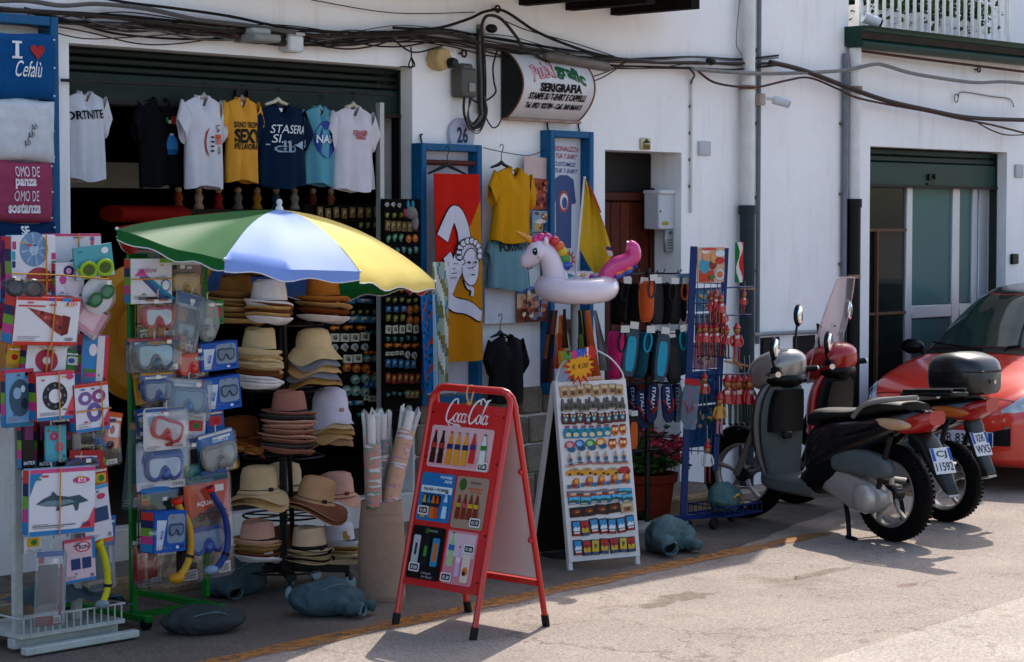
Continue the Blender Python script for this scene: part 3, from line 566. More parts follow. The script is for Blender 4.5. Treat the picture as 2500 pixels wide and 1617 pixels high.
for i in range(24):
    rn = random.Random(90+i); x0 = rn.uniform(-60, 900); x1 = x0+rn.uniform(450, 900); ph = rn.uniform(0, 6); am = rn.uniform(8, 24); sg = rn.choice((-1, 1, 1))
    def by(x):
        for (xa, ya), (xb, yb) in zip(B0, B0[1:]):
            if xa <= x <= xb: return ya+(yb-ya)*(x-xa)/(xb-xa)
        return B0[-1][1]
    cable('thin tangled wire around the main bundle, %s counted from the left' % sname[i], [(x0+(x1-x0)*k/9, by(min(1890, x0+(x1-x0)*k/9)) + sg*am*math.sin(math.pi*k/9) + 9*math.sin(k*1.3+ph), .03*rn.random()) for k in range(10)], rn.choice((.003, .004, .005, .006)), rn.choice('kgbkb'), .05)
for i in range(5):
    a = 5*i; cable('thin wire hanging in a loop under the meter box, %s from inside' % sname[i], [(1146+a*.3, 240), (1144-a*.2, 280+a*.4), (1152, 300+a), (1172, 300+a*1.1), (1184+a*.3, 275), (1182, 235)], .004, 'kgkbg'[i], .075+.004*i)
p = W(2335, 240, .03); b = MB(); b.tube(crom([p + Vector((.03*math.cos(a), 0, .035*math.sin(a))) for a in [k*.8 for k in range(9)]] + [W(2350, 225, .02), W(2420, 236, .02), W(2465, 242, .02), W(2475, 262, .02)], 3), .005, 6); tag(b.obj('wire_loop', cm['l']), 'small coil of pale wire on the wall above the glazed door', 'wire')
# ================================================================ SHIRTS, FRAMES, TOWELS
def cloth(h, var=.07): return mat(h, .85, var, 14, .35, bsc=90, key='cloth', dist=.003)
SG = 'shirts hung in the shop doorway'
def shirt(label, cx, yt, yb, bw, off, h, group=None, yaw=0, sleeve=.30, seed=0, roll=0, neck=.30, name='t_shirt', trim=None, sl_drop=1.0):
    yc = (yt+yb)/2; sx = W(cx+.5, yc, off).x - W(cx-.5, yc, off).x; a0 = bw*sx/2; zt, zb = W(cx, yt, off).z, W(cx, yb, off).z; L = zt-zb
    t = T(name, label, 't-shirt', (W(cx, yc, off).x, -off, zb), (0, roll, yaw), group)
    rn = random.Random(seed); ph = [rn.uniform(0, 6.28) for _ in range(6)]; amp = .032
    def aw(v): return a0*(1.0 - .05*math.sin(math.pi*min(1, v*1.3)) + .04*v)
    def bd(v): return .010 + .055*min(1, v*4)**.6
    def fold(x, v, side): return amp*v*(math.sin(x/a0*5 + ph[0] + v*1.2 + side) + .55*math.sin(x/a0*11 + ph[1] - v*2)) * .55
    nk = a0*neck
    def ztop(x, front):
        if abs(x) > nk: return L - .30*(abs(x)-nk) * (1 + .5*((abs(x)-nk)/a0))
        return L - ((.075 if front else .025)*(L/.55))*(1-(x/nk)**2)
    def frontY(x, z):
        v = max(0, min(1, (L-z)/L)); u = max(-1, min(1, x/aw(v))); return -bd(v)*math.sqrt(max(.02, 1-u*u)) + fold(x, v, 0)
    NR, NT = 16, 40; rings = []
    for i in range(NR+1):
        v = i/NR; ring = []
        for j in range(NT):
            th = 2*math.pi*j/NT; x = aw(v)*math.cos(th); fr = math.sin(th) < 0; y = bd(v)*math.sin(th)
            y = frontY(x, L*(1-v)) if fr else y + fold(x, v, 2)
            z0 = ztop(x, fr); zbm = .012*math.sin(x/a0*3+ph[2]) ; ring.append(Vector((x, y, z0 + (zbm-z0)*v)))
        rings.append(ring)
    m = cloth(h); b = MB(); b.loft(rings, caps=False); b.obj('body', m, t, ang=60)
    for s in (-1, 1):
        rings = []; Ls = a0*sleeve*2*.5
        for i in range(6):
            v = i/5; cxx = s*(a0*.90 + (Ls)*v); cz = L - .30*(a0-nk) - .075*(L/.55) - v*.11*(L/.55)*sl_drop; rv = (.088-.012*v)*(L/.55); rings.append([Vector((cxx + s*.35*rv*math.sin(th), .030*math.cos(th)*(1+.3*math.sin(3*th+ph[3])), cz + rv*math.sin(th))) for th in [2*math.pi*k/16 for k in range(16)]])
        b = MB(); b.loft(rings, caps=False); b.obj('sleeve', m, t, ang=60)
    pts = []
    for j in range(20):
        th = 2*math.pi*j/20; x = nk*1.04*math.cos(th); fr = math.sin(th) < 0; pts.append(Vector((x, (-.016 if fr else .012), ztop(x*.97, fr)+.002)))
    b = MB(); b.tube(pts, .009, 6, closed=True); b.obj('collar', cloth(trim or h, .1), t)
    b = MB(); b.box((0, .005, L-.035*(L/.55)), (.028, .002, .022)); b.obj('neck_label', mat('#e8e6e2', .7, 0), t)
    t['L'] = L; return t, a0, L, frontY
def hanger(label, cx, yt, wpx, off, h, group='hangers', hookh=.07, roll=0):
    p = W(cx, yt, off); w_ = wpx*(W(cx+1, yt, off).x-W(cx, yt, off).x)/2; t = T('hanger', label, 'hanger', p, (0, roll, 0), group)
    b = MB(); b.tube([(-w_, 0, -w_*.32), (-w_*.25, 0, -.012), (0, 0, .004), (w_*.25, 0, -.012), (w_, 0, -w_*.32)], [.007, .012, .014, .012, .007], 8); b.obj('arms', mat(h, .4, .1), t)
    b = MB(); b.tube(crom([(0, 0, 0), (0, 0, hookh*.45), (.006, 0, hookh*.6), (.018, 0, hookh*.8), (.012, 0, hookh), (-.008, 0, hookh*.98), (-.014, 0, hookh*.85)], 4), .003, 6); b.obj('hook', mat('#3a3a3a', .3, 0, metal=.8), t)
HW = 'white plastic hanger top above the '
# row in the shop doorway
t, a, L, fy = shirt('pale grey t-shirt with black FORTNITE lettering at left door edge', 208, 226, 440, 92, -.05, '#cfd0d4', SG, .0, seed=1)
letter(t, 'ORTNITE', (-.03, L*.74), .05, '#22221f', .22, -.006, .03, 0, fy, rot=.08)
t, a, L, fy = shirt('black t-shirt with small blue scooter print hanging deep in the doorway', 388, 240, 455, 104, -.12, '#1d1d21', SG, .1, seed=2)
prints(t, [('#3c9a5c', rect(-.01, L*.72, .01, L*.78)), ('#e6e6e6', rect(.012, L*.71, .04, L*.75)), ('#c83a3a', ell(.065, L*.75, .03, .025))], fy, -.006); prints(t, [('#4a90c0', ell(.04, L*.47, .05, .06)), ('#2d6a96', rect(0, L*.36, .08, L*.42)), ('#bfd7e6', rect(.03, L*.56, .06, L*.60))], fy, -.006)
t, a, L, fy = shirt('white t-shirt with sideways red mask print and column of letters', 497, 236, 458, 92, .02, '#d6d3d6', SG, .06, seed=3, roll=-.02)
prints(t, [('#a8262a', [(.0, L*.66), (-.03, L*.60), (-.045, L*.5), (-.035, L*.40), (.0, L*.33), (-.02, L*.42), (-.028, L*.5), (-.018, L*.58)]), ('#d2632c', rect(.035, L*.53, .085, L*.58)), ('#d08a84', rect(.035, L*.47, .09, L*.525))] + [('#2a2a2c', ell(.012, L*(.40+.05*k), .010, .006, 8)) for k in range(4)], fy, -.006)
for k, s in enumerate(('LA', 'CASA DE', 'PAPEL')): letter(t, s, (.06, L*(.64-.12*k)), .03, ('#3a3a3c', '#c06a3a', '#3a3a3c')[k], .045, -.008, .02, 0, fy, rot=-math.pi/2)
t, a, L, fy = shirt('yellow t-shirt with black slogan SEXY hanging in the doorway', 590, 241, 444, 72, .03, '#dda64a', SG, -.05, seed=4)
letter(t, 'SONO TROPPO', (0, L*.68), .035, '#1c1a16', a*1.62, -.006, .03, 0, fy); letter(t, 'SEXY', (0, L*.545), .085, '#1c1a16', a*1.62, -.006, .045, 0, fy); letter(t, 'PER LAVORARE', (0, L*.42), .035, '#1c1a16', a*1.62, -.006, .03, 0, fy)
t, a, L, fy = shirt('navy t-shirt reading STASERA SI with trumpet drawing', 687, 256, 458, 112, .04, '#14304a', SG, 0, seed=5)
letter(t, 'STASERA', (.015, L*.70), .05, '#dfe4e8', .28, -.006, .0, .2, fy); letter(t, 'SI...', (-.06, L*.585), .05, '#dfe4e8', .11, -.006, .0, .2, fy)
prints(t, [('#9fb4c4', rect(-.15, L*.505, .06, L*.52)), ('#9fb4c4', [(.05, L*.50), (.13, L*.57), (.13, L*.46), (.05, L*.51)]), ('#9fb4c4', rrect(-.10, L*.42, .05, L*.50, .03)), ('#14304a', rrect(-.085, L*.44, .035, L*.485, .02)), ('#9fb4c4', rect(-.04, L*.42, -.025, L*.56)), ('#9fb4c4', rect(-.01, L*.42, .005, L*.56)), ('#cfdbe4', ell(.165, L*.5, .012, .01, 10)), ('#cfdbe4', rect(.172, L*.5, .177, L*.6))], fy, -.006)
t, a, L, fy = shirt('light blue t-shirt with round space agency badge reading NASA', 780, 262, 452, 72, .0, '#6fa7b4', SG, 0, seed=6)
prints(t, [('#25509a', ell(0, L*.58, .085, .115)), ('#c23d3d', [(-.08, L*.42), (.02, L*.55), (.11, L*.70), (.115, L*.72), (.03, L*.6), (-.07, L*.44)])], fy, -.006); letter(t, 'NASA', (0, L*.585), .05, '#e6eaf0', .15, -.010, .02, 0, fy)
t, a, L, fy = shirt('white t-shirt with small red STRANGER THINGS lettering, rightmost in the doorway', 862, 262, 466, 92, .05, '#d5d0d4', SG, 0, seed=7)
letter(t, 'STRANGER', (0, L*.69), .03, '#b8333c', .11, -.006, .03, 0, fy); letter(t, 'THINGS', (0, L*.635), .028, '#b8333c', .08, -.006, .03, 0, fy)
for cx, yt, w_, off, lb, c in ((497, 232, 30, .02, 'white shirt with the red mask', '#b9b4ac'), (590, 238, 26, .03, 'yellow slogan shirt', '#a89a8a'), (678, 244, 60, .04, 'navy trumpet shirt', '#cfc6b2'), (862, 254, 34, .05, 'white shirt with small red lettering', '#c9c0a8'), (780, 262, 30, .0, 'light blue badge shirt', '#8ab0b8')):
    hanger(HW + lb, cx, yt, w_, off, c)
b = MB(); b.cyl(W(150, 196, .03), W(960, 232, .03), .009, n=8); tag(b.obj('hanging_rail', mat('#3a3a3a', .5)), 'dark hanging rail behind the shirts under the shutter', 'rail')
# white shelf board inside, dimly visible
b = MB(); b.box((-2.9, 1.2, 2.30), (1.9, .03, .16)); tag(b.obj('wall_board', mat('#b6b2a4', .8, .1)), 'pale horizontal board inside behind the black shirt', 'board')
b = MB(); b.box((-2.2, 1.0, 2.78), (2.2, .04, .12)); tag(b.obj('cornice_board', mat('#7d8a84', .8, .1)), 'grey green board high inside the shop', 'board')
# ---------------------------------------------------------------- blue ladder-like wooden frames
BL = mat('#1c6a92', .55, .14, 14, .4); BL2 = mat('#174a72', .55, .14, 14)
def bframe(label, px, off, d=.10, w_=.045, rungs=(), back=None, lean=0):
    x0, y0, x1, y1 = px; xm = (x0+x1)/2; z0, z1 = W(xm, y1, off).z, W(xm, y0, off).z; X0, X1 = W(x0, y0, off).x, W(x1, (y0+y1)/2, off).x; t = T('ladder_rack', label, 'frame', ((X0+X1)/2, -off, z0)); ww, hh = X1-X0, z1-z0
    for s in (-1, 1): b = MB(); b.box((s*(ww/2-w_/2), d/2, hh/2), (w_, d, hh), bev=.004); b.obj('stile', BL, t)
    b = MB(); b.box((0, d/2, hh-w_/2), (ww-2*w_-.002, d-.004, w_), bev=.004); b.obj('top_rail', BL, t); b = MB(); b.box((0, d/2, w_/2), (ww-2*w_-.002, d-.004, w_), bev=.004); b.obj('bottom_rail', BL, t)
    for z in rungs: b = MB(); b.cyl((-ww/2+w_, d*.4, z), (ww/2-w_, d*.4, z), .016, n=10); b.obj('rung', mat('#5c2a22', .6, .2), t)
    if back: b = MB(); b.box((0, d-.012, hh/2), (ww-2*w_-.004, .006, hh-2*w_-.004)); b.obj('backing', mat(back, .7, .08), t)
    for s in (-1, 1): b = MB(); b.tube(crom([(s*ww*.36, d-.02, hh), (s*ww*.36, d-.01, hh+.05), (s*ww*.36+.014, d-.01, hh+.06)], 3), .006, 6); b.obj('hook', black, t)
    return t, ww, hh
fr2, fw, fh = bframe('tall blue wooden frame holding the red and yellow flag towel', (1030, 352, 1178, 985), .10, rungs=(), back='#c9c9d2'); 
zr_ = fh-.12; b = MB(); b.cyl((-fw/2+.045, .03, zr_), (fw/2-.045, .03, zr_), .018, n=10); b.obj('rung', mat('#6a3328', .6, .2), fr2)
for z in (fh*.55, fh*.33):
    b = MB(); b.cyl((fw/2-.1, .03, z), (fw/2-.04, .03, z), .018, n=10); b.obj('peg', BL, fr2)
fr3, pw, ph_ = bframe('tall blue wooden frame with the customise your shirt poster', (1345, 320, 1450, 960), .10, back='#c6c8d0')
ps = T('poster', 'tall white poster offering customised shirts with heart and sun', 'poster', (fr3.location.x, -.1+.086, fr3.location.z)); yy = -.002
b = MB(); b.box((0, -.001, ph_/2), (pw-.10, .002, ph_-.10)); b.obj('sheet', mat('#d0d2d8', .6, .05), ps)
iw = pw-.12
for k, s in enumerate(('PERSONALIZZA', 'LA TUA T-SHIRT')): letter(ps, s, (0, ph_-.12-.05*k), .034, '#b8455a', iw*(.92-.06*k), -.005, .01, .25, rot=-.03)
for k, s in enumerate(('CUSTOMIZE', 'YOUR T-SHIRT')): letter(ps, s, (.01, ph_-.225-.045*k), .03, '#5560a0', iw*(.7+.12*k), -.005, .01, .25, rot=-.03)
zc = ph_-.55
prints(ps, [('#53628e', [(-.10, zc+.22), (-.04, zc+.25), (.04, zc+.25), (.10, zc+.22), (.125, zc+.06), (.085, zc+.05), (.08, zc+.12), (.075, zc-.25), (-.075, zc-.25), (-.08, zc+.12), (-.09, zc+.06), (-.125, zc+.06)]), ('#c85a4a', ell(0, zc+.07, .05, .075)), ('#dfe0e4', ell(0, zc+.07, .04, .055)), ('#4a6a9a', ell(.005, zc+.06, .028, .04))], y=-.006)
zc = ph_-.90
hp = lambda cx, cz, s: [(cx + s*16*math.sin(q)**3/16, cz + s*(13*math.cos(q)-5*math.cos(2*q)-2*math.cos(3*q)-math.cos(4*q))/16) for q in [2*math.pi*k/24 for k in range(24)]]
prints(ps, [('#c8453f', hp(-.085, zc-.01, .04)), ('#d0604c', star(.05, zc+.02, .075, .04, 11)), ('#e6c0b0', ell(.05, zc+.02, .03, .03))], y=-.006)
for k, ch in enumerate('CEFALU'): letter(ps, ch, (-.12+.05*k, zc-.13), .06, ('#d0704a', '#7a62b0', '#c04a5a', '#c8a23a', '#4f9a5c', '#4a6ab0')[k], None, -.006, .01)
prints(ps, [('#7a9a86', ell(0, zc-.27, .15, .03, 20, 0, 180)), ('#8a8e92', ell(0, zc-.5, .14, .12)), ('#b08068', rrect(-.12, zc-.62, .13, zc-.42, .03)), ('#6a4a48', ell(.06, zc-.44, .06, .05)), ('#d0b0a8', ell(-.05, zc-.47, .05, .04))], y=-.006)
# left column frame with printed cushions/shirts
fr1, lw, lh = bframe('tall blue frame at the left edge holding folded printed shirts', (-170, 30, 148, 1010), .12, d=.14, w_=.05, back='#154464')
def folded(label, px, h, off=.17, seed=0):
    x0, y0, x1, y1 = px; xm, ym = (x0+x1)/2, (y0+y1)/2; X0, X1 = W(x0, ym, off).x, W(x1, ym, off).x; z0, z1 = W(xm, y1, off).z, W(xm, y0, off).z; t = T('folded_shirt', label, 'shirt', ((X0+X1)/2, -off, z0), group='folded shirts in the left frame'); w_, hh = X1-X0, z1-z0
    rn = random.Random(seed); p = [rn.uniform(0, 6) for _ in range(4)]
    def fy(x, z):
        u, v = 2*x/w_, 2*z/hh-1; e = (1-min(1, abs(u))**6)*(1-min(1, abs(v))**6); return -.035*e**.5 + .004*math.sin(9*u+p[0]+3*v) + .003*math.sin(14*v+p[1]+2*u)*e
    N = 14; b = MB(); b.slab([[Vector((w_*(i/N-.5), fy(w_*(i/N-.5), hh*j/N), hh*j/N + .006*math.sin(i*.8+p[2])*(1 if j in (0, N) else 0))) for i in range(N+1)] for j in range(N, -1, -1)], .03); b.obj('cloth', cloth(h, .12), t, ang=60)
    for v in (.07, .5, .93): b = MB(); b.ball((w_*.47, fy(w_*.45, hh*v)-.004, hh*v), .006, 8, 5); b.obj('pin', mat('#dcdcdc', .3, 0), t)
    return t, w_, hh, fy
xo = .155
t, w_, hh, fy = folded('blue folded shirt printed I heart Cefalu', (-140, 78, 134, 240), '#1b5f90', seed=1)
letter(t, 'I', (xo-.075, hh*.74), .085, '#e2e6ea', .022, -.006, .0, 0, fy); prints(t, [('#e2e6ea', rect(xo-.105, hh*.74+.034, xo-.045, hh*.74+.046)), ('#e2e6ea', rect(xo-.105, hh*.74-.046, xo-.045, hh*.74-.034))], fy, -.006); prints(t, [('#b02a30', hp(xo+.055, hh*.735, .045))], fy, -.008); letter(t, 'Cefalù', (xo+.0, hh*.46), .085, '#dfe4ea', .17, -.006, .005, .35, fy)
t, w_, hh, fy = folded('white folded shirt between the blue and the pink one', (-140, 240, 132, 392), '#cfd2d6', seed=2)
[letter(t, 'Ah', (xo+.03-.02*k, hh*(.55-.13*k)), .035, '#3a4038', .045, -.006, 0, .3, fy, rot=.5) for k in range(3)]
t, w_, hh, fy = folded('dusty pink folded shirt lettered OMO DE PANZA OMO DE SOSTANZA', (-140, 393, 128, 543), '#a85570', seed=3)
for k, (s, bo, wd2) in enumerate((('OMO DE', 0, .155), ('panza', .04, .14), ('OMO DE', 0, .155), ('sostanza', .04, .20))): letter(t, s, (xo+(0, -.01, -.005, -.02)[k], hh*(.83-.2*k)), .055, '#e6dfe4', wd2, -.006, bo, 0, fy)
t, w_, hh, fy = folded('dark blue folded shirt lettered SE VUOI behind the boxes', (-140, 545, 136, 700), '#173e62', seed=4)
letter(t, 'SE', (xo-.02, hh*.88), .05, '#e2e6ea', .055, -.006, .03, 0, fy); letter(t, 'VUOI', (xo-.02, hh*.70), .05, '#e2e6ea', .10, -.006, .03, 0, fy)
t, w_, hh, fy = folded('wine pink folded shirt half hidden behind the boxes', (-140, 702, 130, 800), '#a04566', seed=5)
t, w_, hh, fy = folded('tan folded shirt at the bottom of the left frame', (-140, 802, 130, 975), '#c9985c', seed=6)
# ---------------------------------------------------------------- flag towel (red over yellow, three legs and a face)
def towel(name, label, px, off, fnc, mats, cat='towel', amp=.02, lean=.0, seed=0, nx=18, ny=30, taper=0):
    x0, y0, x1, y1 = px; xm, ym = (x0+x1)/2, (y0+y1)/2; X0, X1 = W(x0, ym, off).x, W(x1, ym, off).x; z0, z1 = W(xm, y1, off).z, W(xm, y0, off).z; t = T(name, label, cat, ((X0+X1)/2, -off, z0)); w_, hh = X1-X0, z1-z0
    rn = random.Random(seed); p = [rn.uniform(0, 6) for _ in range(4)]
    def fy(x, z):
        v = 1-z/hh; return amp*(.25+.75*v)*(math.sin(x/w_*8+p[0]+v) + .5*math.sin(x/w_*15+p[1]-2*v)) - .015
    b = MB(); rows = [[Vector((w_*(i/nx-.5)*(1-taper*(1-j/ny)) + lean*(1-j/ny), fy(w_*(i/nx-.5), hh*j/ny), hh*j/ny)) for i in range(nx+1)] for j in range(ny, -1, -1)]
    b.slab(rows, .006)
    k = 0
    for j in range(ny):
        for i in range(nx): b.m[k] = b.m[k+1] = fnc((i+.5)/nx, 1-(j+.5)/ny); k += 2
    b.obj('cloth', mats, t, ang=60); return t, w_, hh, fy
t, w_, hh, fy = towel('flag_towel', 'red and yellow flag towel with winged head and bent white legs', (1056, 425, 1166, 884), .17, lambda u, v: 0 if u*.75+(.86-v)*1.3 < .75 else 1, [cloth('#c8301f'), cloth('#c68a1e')], amp=.014, seed=3, lean=.04, nx=44, ny=70)
ol = '#1e1a1a'; wh = '#d5d0d8'; lx = lambda u, v: (w_*(u-.5) + .04*(1-v), hh*v)
def leg(pts, wpx):
    P = crom([Vector((q[0], 0, q[1])) for q in pts], 5); n = len(P); out1 = []; out2 = []
    for i, p in enumerate(P):
        d = (P[min(i+1, n-1)] - P[max(i-1, 0)]).normalized(); nn = Vector((-d.z, 0, d.x)); ww = wpx[0] + (wpx[1]-wpx[0])*i/(n-1); out1.append((p + nn*ww, p - nn*ww))
    return out1
def strip(b, pairs, y, grow=0):
    vs = []
    for a, c in pairs:
        d = (a-c).normalized()*grow
        for q in (a+d, c-d):
            x, z = q.x, q.z
            vs.append(Vector((x, fy(x-.04*(1-z/hh), z) + y, z)))
    b.add(vs, [(2*i, 2*i+2, 2*i+3, 2*i+1) for i in range(len(pairs)-1)])
legs = [leg([lx(.12, .66), lx(.30, .76), lx(.45, .79), lx(.58, .72), lx(.62, .64), lx(.60, .56)], (.052, .046)), leg([lx(.55, .56), lx(.30, .42), lx(.16, .36), lx(.35, .31), lx(.62, .29), lx(.85, .25), lx(.95, .24)], (.058, .034)), leg([lx(.62, .44), lx(.66, .40), lx(.74, .385), lx(.72, .35)], (.016, .012)), leg([lx(.2, .57), lx(.3, .5), lx(.22, .42)], (.04, .05))]
b = MB(); 
for l in legs: strip(b, l, -.006, .008)
b.obj('outline', mat(ol, .8, 0), t, smooth=False); b = MB()
for i, l in enumerate(legs): strip(b, l, -.009-.001*i)
b.obj('legs_print', mat(wh, .8, .04), t, smooth=False)
cxy = lx(.66, .53); wf = lambda X, Z: fy(X-.04*(1-Z/hh), Z)
hair = [(ol, ell(cxy[0]+.01, cxy[1]+.06, .115, .10)), (wh, ell(cxy[0]+.01, cxy[1]+.06, .109, .094)), (ol, ell(cxy[0]+.025, cxy[1]-.03, .075, .125)), (wh, ell(cxy[0]+.025, cxy[1]-.03, .070, .118))]
for k in range(11): a_ = 225-24*k; hair += [(ol, ell(cxy[0]+.01+.085*math.cos(R_(a_)), cxy[1]+.06+.08*math.sin(R_(a_)), .026, .024, 12)), (wh, ell(cxy[0]+.01+.085*math.cos(R_(a_)), cxy[1]+.06+.08*math.sin(R_(a_)), .020, .018, 12))]
hair += [(ol, ell(cxy[0]-.005, cxy[1]+.0, .013, .008, 10)), (ol, ell(cxy[0]+.05, cxy[1]+.0, .013, .008, 10)), (ol, rect(cxy[0]+.022, cxy[1]-.05, cxy[0]+.026, cxy[1])), (ol, ell(cxy[0]+.025, cxy[1]-.08, .018, .005, 10))]
prints(t, hair, wf, -.014)
for k in range(4): prints(t, [(ol, rect(cxy[0]-.16+.012*k, cxy[1]-.10+.03*k, cxy[0]-.09+.01*k, cxy[1]-.095+.03*k))], wf, -.016, 'wing_line')
hanger('black hanger holding the flag towel', 1092, 404, 92, .16, '#1c1c1e', hookh=.12)
# beach towels hanging in the shop corner beside the flag
def stripes(u, v): return 0 if (int(v*9+u*2) % 3) else 1
towel('beach_towel', 'blue patterned beach towel hanging beside the flag frame', (1022, 720, 1062, 960), .30, lambda u, v: (1 if .35 < v < .37 or .55 < v < .58 or abs(u-.78) < .06 else 2 if math.sin(u*17+v*31)*math.sin(v*43-u*9) > .55 else 3 if math.sin(u*11-v*23) > .85 else 0), [cloth('#2577ae'), cloth('#a8c0c8'), cloth('#1c5a70'), cloth('#b8523a')], seed=4, amp=.03)
towel('beach_towel', 'pale green and tan beach towel between blue towel and flag', (1052, 640, 1092, 955), .24, lambda u, v: (2 if math.sin(u*9+v*13) > .6 else 1 if math.sin(v*29+u*5) > .3 else 3 if math.sin(u*14-v*17) > .8 else 0), [cloth('#a8b6a4'), cloth('#8f8a58'), cloth('#dcd8d0'), cloth('#4a86a4')], seed=5, amp=.02)
# ---------------------------------------------------------------- shirts and prints between the frames
WG = 'shirts hung between the blue frames'
t, a, L, fy = shirt('yellow t-shirt on a dark hanger between the blue frames', 1246, 410, 592, 90, .14, '#cf9a1c', WG, .05, seed=11, roll=.06, trim='#b58818')
hanger('dark green hanger with the yellow t-shirt', 1224, 398, 50, .14, '#16322f', hookh=.12)
t, a, L, fy = shirt('grey blue t-shirt lettered FORTNITE below the yellow t-shirt', 1242, 575, 706, 96, .10, '#7d9da4', WG, .0, seed=12, sleeve=.12)
letter(t, 'FORTNITE', (.0, L*.80), .06, '#1f2422', .27, -.007, .03, 0, fy, rot=.06);
t, a, L, fy = shirt('dark charcoal t-shirt on hanger above the stone plinth', 1236, 820, 985, 74, .13, '#2b2c2d', WG, -.05, seed=13, sl_drop=1.2)
hanger('dark green hanger with the charcoal t-shirt', 1221, 812, 44, .13, '#14302c', hookh=.12)
def card(name, label, px, h, off, prs=None, cat='print', d=.006, roll=0, group=None, extra=None):
    x0, y0, x1, y1 = px; xm, ym = (x0+x1)/2, (y0+y1)/2; X0, X1 = W(x0, ym, off).x, W(x1, ym, off).x; z0, z1 = W(xm, y1, off).z, W(xm, y0, off).z; w_, hh = X1-X0, z1-z0
    t = T(name, label, cat, ((X0+X1)/2, -off, (z0+z1)/2), (0, roll, 0), group); b = MB(); b.box((0, d/2, 0), (w_, d, hh)); b.obj('sheet', mat(h, .4, .08, 12), t)
    if prs: prints(t, [(c, [(p[0]*w_, p[1]*hh) for p in poly]) for c, poly in prs], y=-.0015)
    return t, w_, hh
def scenepr(seed, pal, n=26):
    rn = random.Random(seed); out = []
    for i in range(n):
        x, z = rn.uniform(-.38, .38), rn.uniform(-.4, .4); out.append((rn.choice(pal), [(x+rn.uniform(.05, .12)*math.cos(a)*(.6+.4*rn.random()), z+rn.uniform(.04, .10)*math.sin(a)) for a in [k*1.05 for k in range(6)]]))
    return [(c, [(max(-.49, min(.49, p[0])), max(-.49, min(.49, p[1]))) for p in poly]) for c, poly in out]
PG = 'prints on the wall between the frames'
card('paper_sheet', 'blank pinkish card pinned top right between the frames', (1280, 384, 1348, 436), '#cdb8b2', .06, group=PG, roll=.05)
card('picture_print', 'reddish brown picture print hanging below the blank card', (1299, 438, 1349, 512), '#b05a44', .06, scenepr(1, ['#c9705a', '#8a3a2c', '#d08a70', '#5a2a28']), group=PG, roll=.03)
card('picture_print', 'small seaside picture print with orange sun beside the poster', (1300, 515, 1346, 566), '#93a9b8', .07, [('#c9a86a', rect(-.4, -.45, .4, -.1)), ('#4a6a9a', rect(.05, -.46, .44, -.05)), ('#d8843a', ell(.25, .28, .12, .12, 12)), ('#d9d2c4', [(-.45, -.05), (-.1, .15), (.2, 0), (.1, -.2)])] + scenepr(8, ['#b5654a', '#e0d0a8', '#3a5a7a'], 10), group=PG)
card('picture_print', 'blue view picture print partly behind the unicorn head', (1300, 570, 1345, 640), '#7896b4', .06, scenepr(3, ['#8aa4c0', '#4a6a8a', '#c8b090', '#a05a40']), group=PG)
card('picture_print', 'large town view print below the grey blue shirt', (1262, 700, 1342, 786), '#a86a4a', .07, [('#6a88b8', rect(-.5, .3, .5, .5)), ('#d8b898', rect(-.5, -.1, .5, .3)), ('#8a4a34', rect(-.5, -.5, .5, -.15))] + scenepr(5, ['#e0c8b0', '#b06040', '#7a8ab0', '#5a3a30', '#d09070'], 40), group=PG)
card('paper_sheet', 'plain white sheet with black caption below the grey blue shirt', (1184, 690, 1262, 790), '#cfd0d6', .05, [('#2a2a2c', rect(-.48, .38, .48, .42))], group=PG)
# wire brackets
for i, (x, y0, y1) in enumerate(((1287, 704, 784), (1322, 704, 780), (1330, 545, 572))):
    b = MB(); b.tube([W(x, y0, .09), W(x-4, y1, .09), W(x+28, y1-2, .09)], .004, 6); tag(b.obj('wire_holder', black), 'thin black wire holder in front of the %s' % ('town view print, left one', 'town view print, right one', 'seaside print')[i], 'holder')
# ================================================================ HAT STAND, HATS, PARASOL
def straw(h, var=.14, sc=60):
    k = ('straw', h)
    if k in _mats: return _mats[k]
    m = mat(h, .8, var, 9, key='straw'); m = m.copy(); n = m.node_tree; L_ = n.links.new; b = n.nodes['Principled BSDF']; tc = n.nodes.new('ShaderNodeTexCoord')
    wv = n.nodes.new('ShaderNodeTexWave'); wv.inputs['Scale'].default_value = sc; wv.inputs['Distortion'].default_value = 2; wv.bands_direction = 'Z'; L_(tc.outputs['Object'], wv.inputs['Vector'])
    w2 = n.nodes.new('ShaderNodeTexWave'); w2.inputs['Scale'].default_value = sc; w2.inputs['Distortion'].default_value = 2; w2.bands_direction = 'DIAGONAL'; L_(tc.outputs['Object'], w2.inputs['Vector'])
    ad = n.nodes.new('ShaderNodeMath'); ad.operation = 'ADD'; L_(wv.outputs[0], ad.inputs[0]); L_(w2.outputs[0], ad.inputs[1])
    bp = n.nodes.new('ShaderNodeBump'); bp.inputs['Strength'].default_value = .5; bp.inputs['Distance'].default_value = .003; L_(ad.outputs[0], bp.inputs['Height']); L_(bp.outputs[0], b.inputs['Normal'])
    _mats[k] = m; return m
